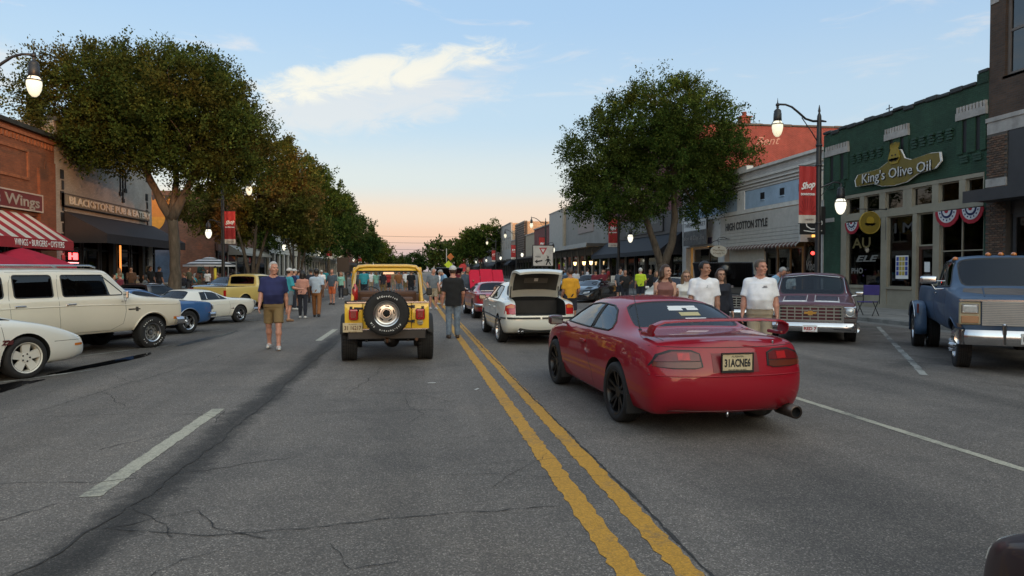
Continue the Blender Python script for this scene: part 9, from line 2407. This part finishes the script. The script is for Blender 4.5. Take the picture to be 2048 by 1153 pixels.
MB().box((0,0,.47),(.46,.5,.03),mat('purple_canvas',(.05,.035,.16),rough=.85),bev=.01).build('seat',t);MB().box((-.27,0,.86),(.03,.54,.34),mat('purple_canvas',(0,0,0)),bev=.01).build('backrest',t);q=MB();q.cyl((-.25,-.27,.4),(-.28,-.27,1.04),.014,black_mt);q.cyl((-.25,.27,.4),(-.28,.27,1.04),.014,black_mt);q.build('back_post',t)
sx,sz=XZ(1086,512,50.0)
t=thing('yield_to_pedestrians_sign','square white sign with a red yield triangle, arrow and walking figure','sign',(sx,50.0,0))
S=.72
MB().b(-S-.06,S+.06,-.02,.02,sz-S-.06,sz+S+.06,black_pl).build('backing',t);MB().b(-S,S,-.028,-.021,sz-S,sz+S,mat('sign_face_white',(.6,.57,.52),rough=.5)).build('face',t)
M=frame((0,-.029,sz),(1,0,0),(0,0,1));q=MB();q.prism([(-.30,.58),(.30,.58),(0,.06)],.004,mat('sign_red',(.5,.03,.03)),M);q.prism([(-.16,.50),(.16,.50),(0,.22)],.008,white_pt,M);q.text('YIELD',.09,mat('sign_red',(0,0,0)),M@Matrix.Translation((0,.44,.009)),.001);q.build('yield_triangle',t)
q=MB();q.text('HERE',.18,black_pt,M@Matrix.Translation((-.38,-.08,.002)),.002);q.text('TO',.1,black_pt,M@Matrix.Translation((.3,.0,.002)),.002);q.build('lettering',t)
q=MB();q.prism([(-.62,-.42),(-.42,-.26),(-.42,-.36),(-.05,-.30),(-.05,-.40),(-.42,-.47),(-.42,-.58)],.004,black_pt,M);q.build('arrow',t)
q=MB();q.prism(ngon(.07,12,.36,-.10),.004,black_pt,M);q.prism([(.28,-.2),(.44,-.2),(.46,-.42),(.28,-.42)],.004,black_pt,M);q.prism([(.28,-.42),(.18,-.68),(.27,-.68),(.38,-.42)],.004,black_pt,M);q.prism([(.38,-.42),(.52,-.68),(.6,-.64),(.46,-.42)],.004,black_pt,M);q.prism([(.28,-.22),(.16,-.36),(.2,-.4),(.32,-.28)],.004,black_pt,M);q.prism([(.44,-.22),(.56,-.34),(.52,-.38),(.42,-.28)],.004,black_pt,M);q.build('walking_figure',t)
MB().cyl((0,.04,0),(0,.04,sz+S),.04,black_mt).build('post',t)
ax,az=XZ(686,530,60.0)
t=thing('black_screen','big black screen on two dark posts left of the street','screen',(ax,60.0,0))
MB().b(-.5,.5,-.06,.06,az-.62,az+.62,mat('screen_black',(.006,.006,.008),rough=.3)).build('panel',t)
for s_ in (-.38,.28):MB().b(s_-.05,s_+.05,.07,.13,0,az+.5,black_mt).build('post',t)
bx,by=GR(1368,562,.15)
t=thing('waste_bin','brown square waste bin at the foot of the two stemmed tree','bin',(15.7,36.6,.15));q=MB();q.box((0,0,.55),(.75,.75,1.1),mat('brown_bin',(.06,.035,.028),rough=.6),bev=.03);q.build('body',t);q=MB();q.box((0,0,1.19),(.85,.85,.14),mat('brown_bin_lid',(.05,.03,.025)),bev=.05,seg=2);q.b(-.39,-.38,-.22,.22,.85,1.05,black_pl);q.build('lid',t)
t=thing('sandwich_board','white sandwich board on the right pavement near the black sports car','sign',(at_px(1232,38.5),38.5,.15));q=MB();q.b(-.3,.3,-.02,.0,.1,1.25,mat('sandwich_white',(.45,.43,.40)));q.build('front_panel',t);q=MB();q.b(-.28,.28,.30,.32,.0,1.2,black_pl);q.build('rear_panel',t);q=MB();q.text('OPEN',.2,black_pt,frame((0,-.022,.95),(1,0,0),(0,0,1)),.002);q.text('sale today',.12,black_pt,frame((0,-.022,.65),(1,0,0),(0,0,1)),.002);q.build('lettering',t)
t=thing('wrapped_post','short post wrapped in bright yellow beside the banner lamp','bollard',(-12.9,47.6,.15));MB().cyl((0,0,0),(0,0,1.75),.09,mat('yellow_wrap',(.6,.45,.02),rough=.5)).build('post',t);MB().lathe([(.1,1.7),(.1,1.8),(0,1.86)],black_mt,12).build('cap',t)
for i,(x,y,lb) in enumerate(((XL+1.2,59.0,'bronze child figure seated on the patio wall'),)):
 t=thing('bronze_statue',lb,'statue',(-17.6,60.4,0));q=MB();q.b(-1.6,1.6,-.3,.3,.15,1.45,br_s);q.build('plinth',t);q=MB();br_=mat('bronze_patina',(.04,.085,.075),rough=.5,metal=.4,var=.3);q.ball((0,0,2.42),.13,br_);q.tube([(0,0,1.5),(.02,0,1.9),(0,0,2.3)],[.2,.18,.1],br_,10);q.tube([(0,-.1,1.55),(.35,-.2,1.6),(.4,-.32,1.1)],[.1,.08,.06],br_);q.tube([(0,.1,1.55),(.4,-.1,1.6),(.5,-.32,1.15)],[.1,.08,.06],br_);q.tube([(0,-.18,2.15),(.25,-.25,1.9),(.4,-.2,1.75)],[.06,.05,.04],br_);q.tube([(0,.18,2.15),(.3,.15,1.9),(.45,0,1.7)],[.06,.05,.04],br_);q.build('figure',t)
for (px,py,Y,m,nm,lb) in ((897,530,150,mat('lime_sign',(.5,.6,.02)),'warning_sign','lime diamond warning sign far up the street'),(926,536,140,mat('sign_red',(0,0,0)),'stop_sign','small red stop sign far up the street'),(901,514,170,mat('orange_sign',(.6,.16,.03)),'work_sign','small orange diamond sign far up the street')):
 x,z=XZ(px,py,Y);t=thing(nm,lb,'sign',(x,Y,0));q=MB();r_=.9 if nm!='stop_sign' else .85
 q.prism(ngon(r_,8 if nm=='stop_sign' else 4,0,0,R(22.5) if nm=='stop_sign' else R(0)),.04,m,frame((0,0,z),(1,0,0),(0,0,1)));q.build('panel',t);MB().cyl((0,.06,0),(0,.06,z),.05,black_mt).build('post',t)
for i,(z,y) in enumerate(((14.5,240),(12.8,250),(10.6,255))):
 q=MB();pts=[(-30+66*k/16,y,z-1.2*(1-((k-8)/8)**2)) for k in range(17)];q.tube(pts,.05,black_mt,5);o=q.build('overhead_wire');tag(o,'overhead wire across the far street, %s of three'%('highest','middle','lowest')[i],'wire','overhead wires')
t=thing('string_light_pole','tall far pole with no lamp near the end of the street','pole',(XZ(893,520,180)[0],180,0));MB().cyl((0,0,0),(0,0,7.5),.1,mat('pale_pole',(.4,.36,.3))).build('shaft',t)
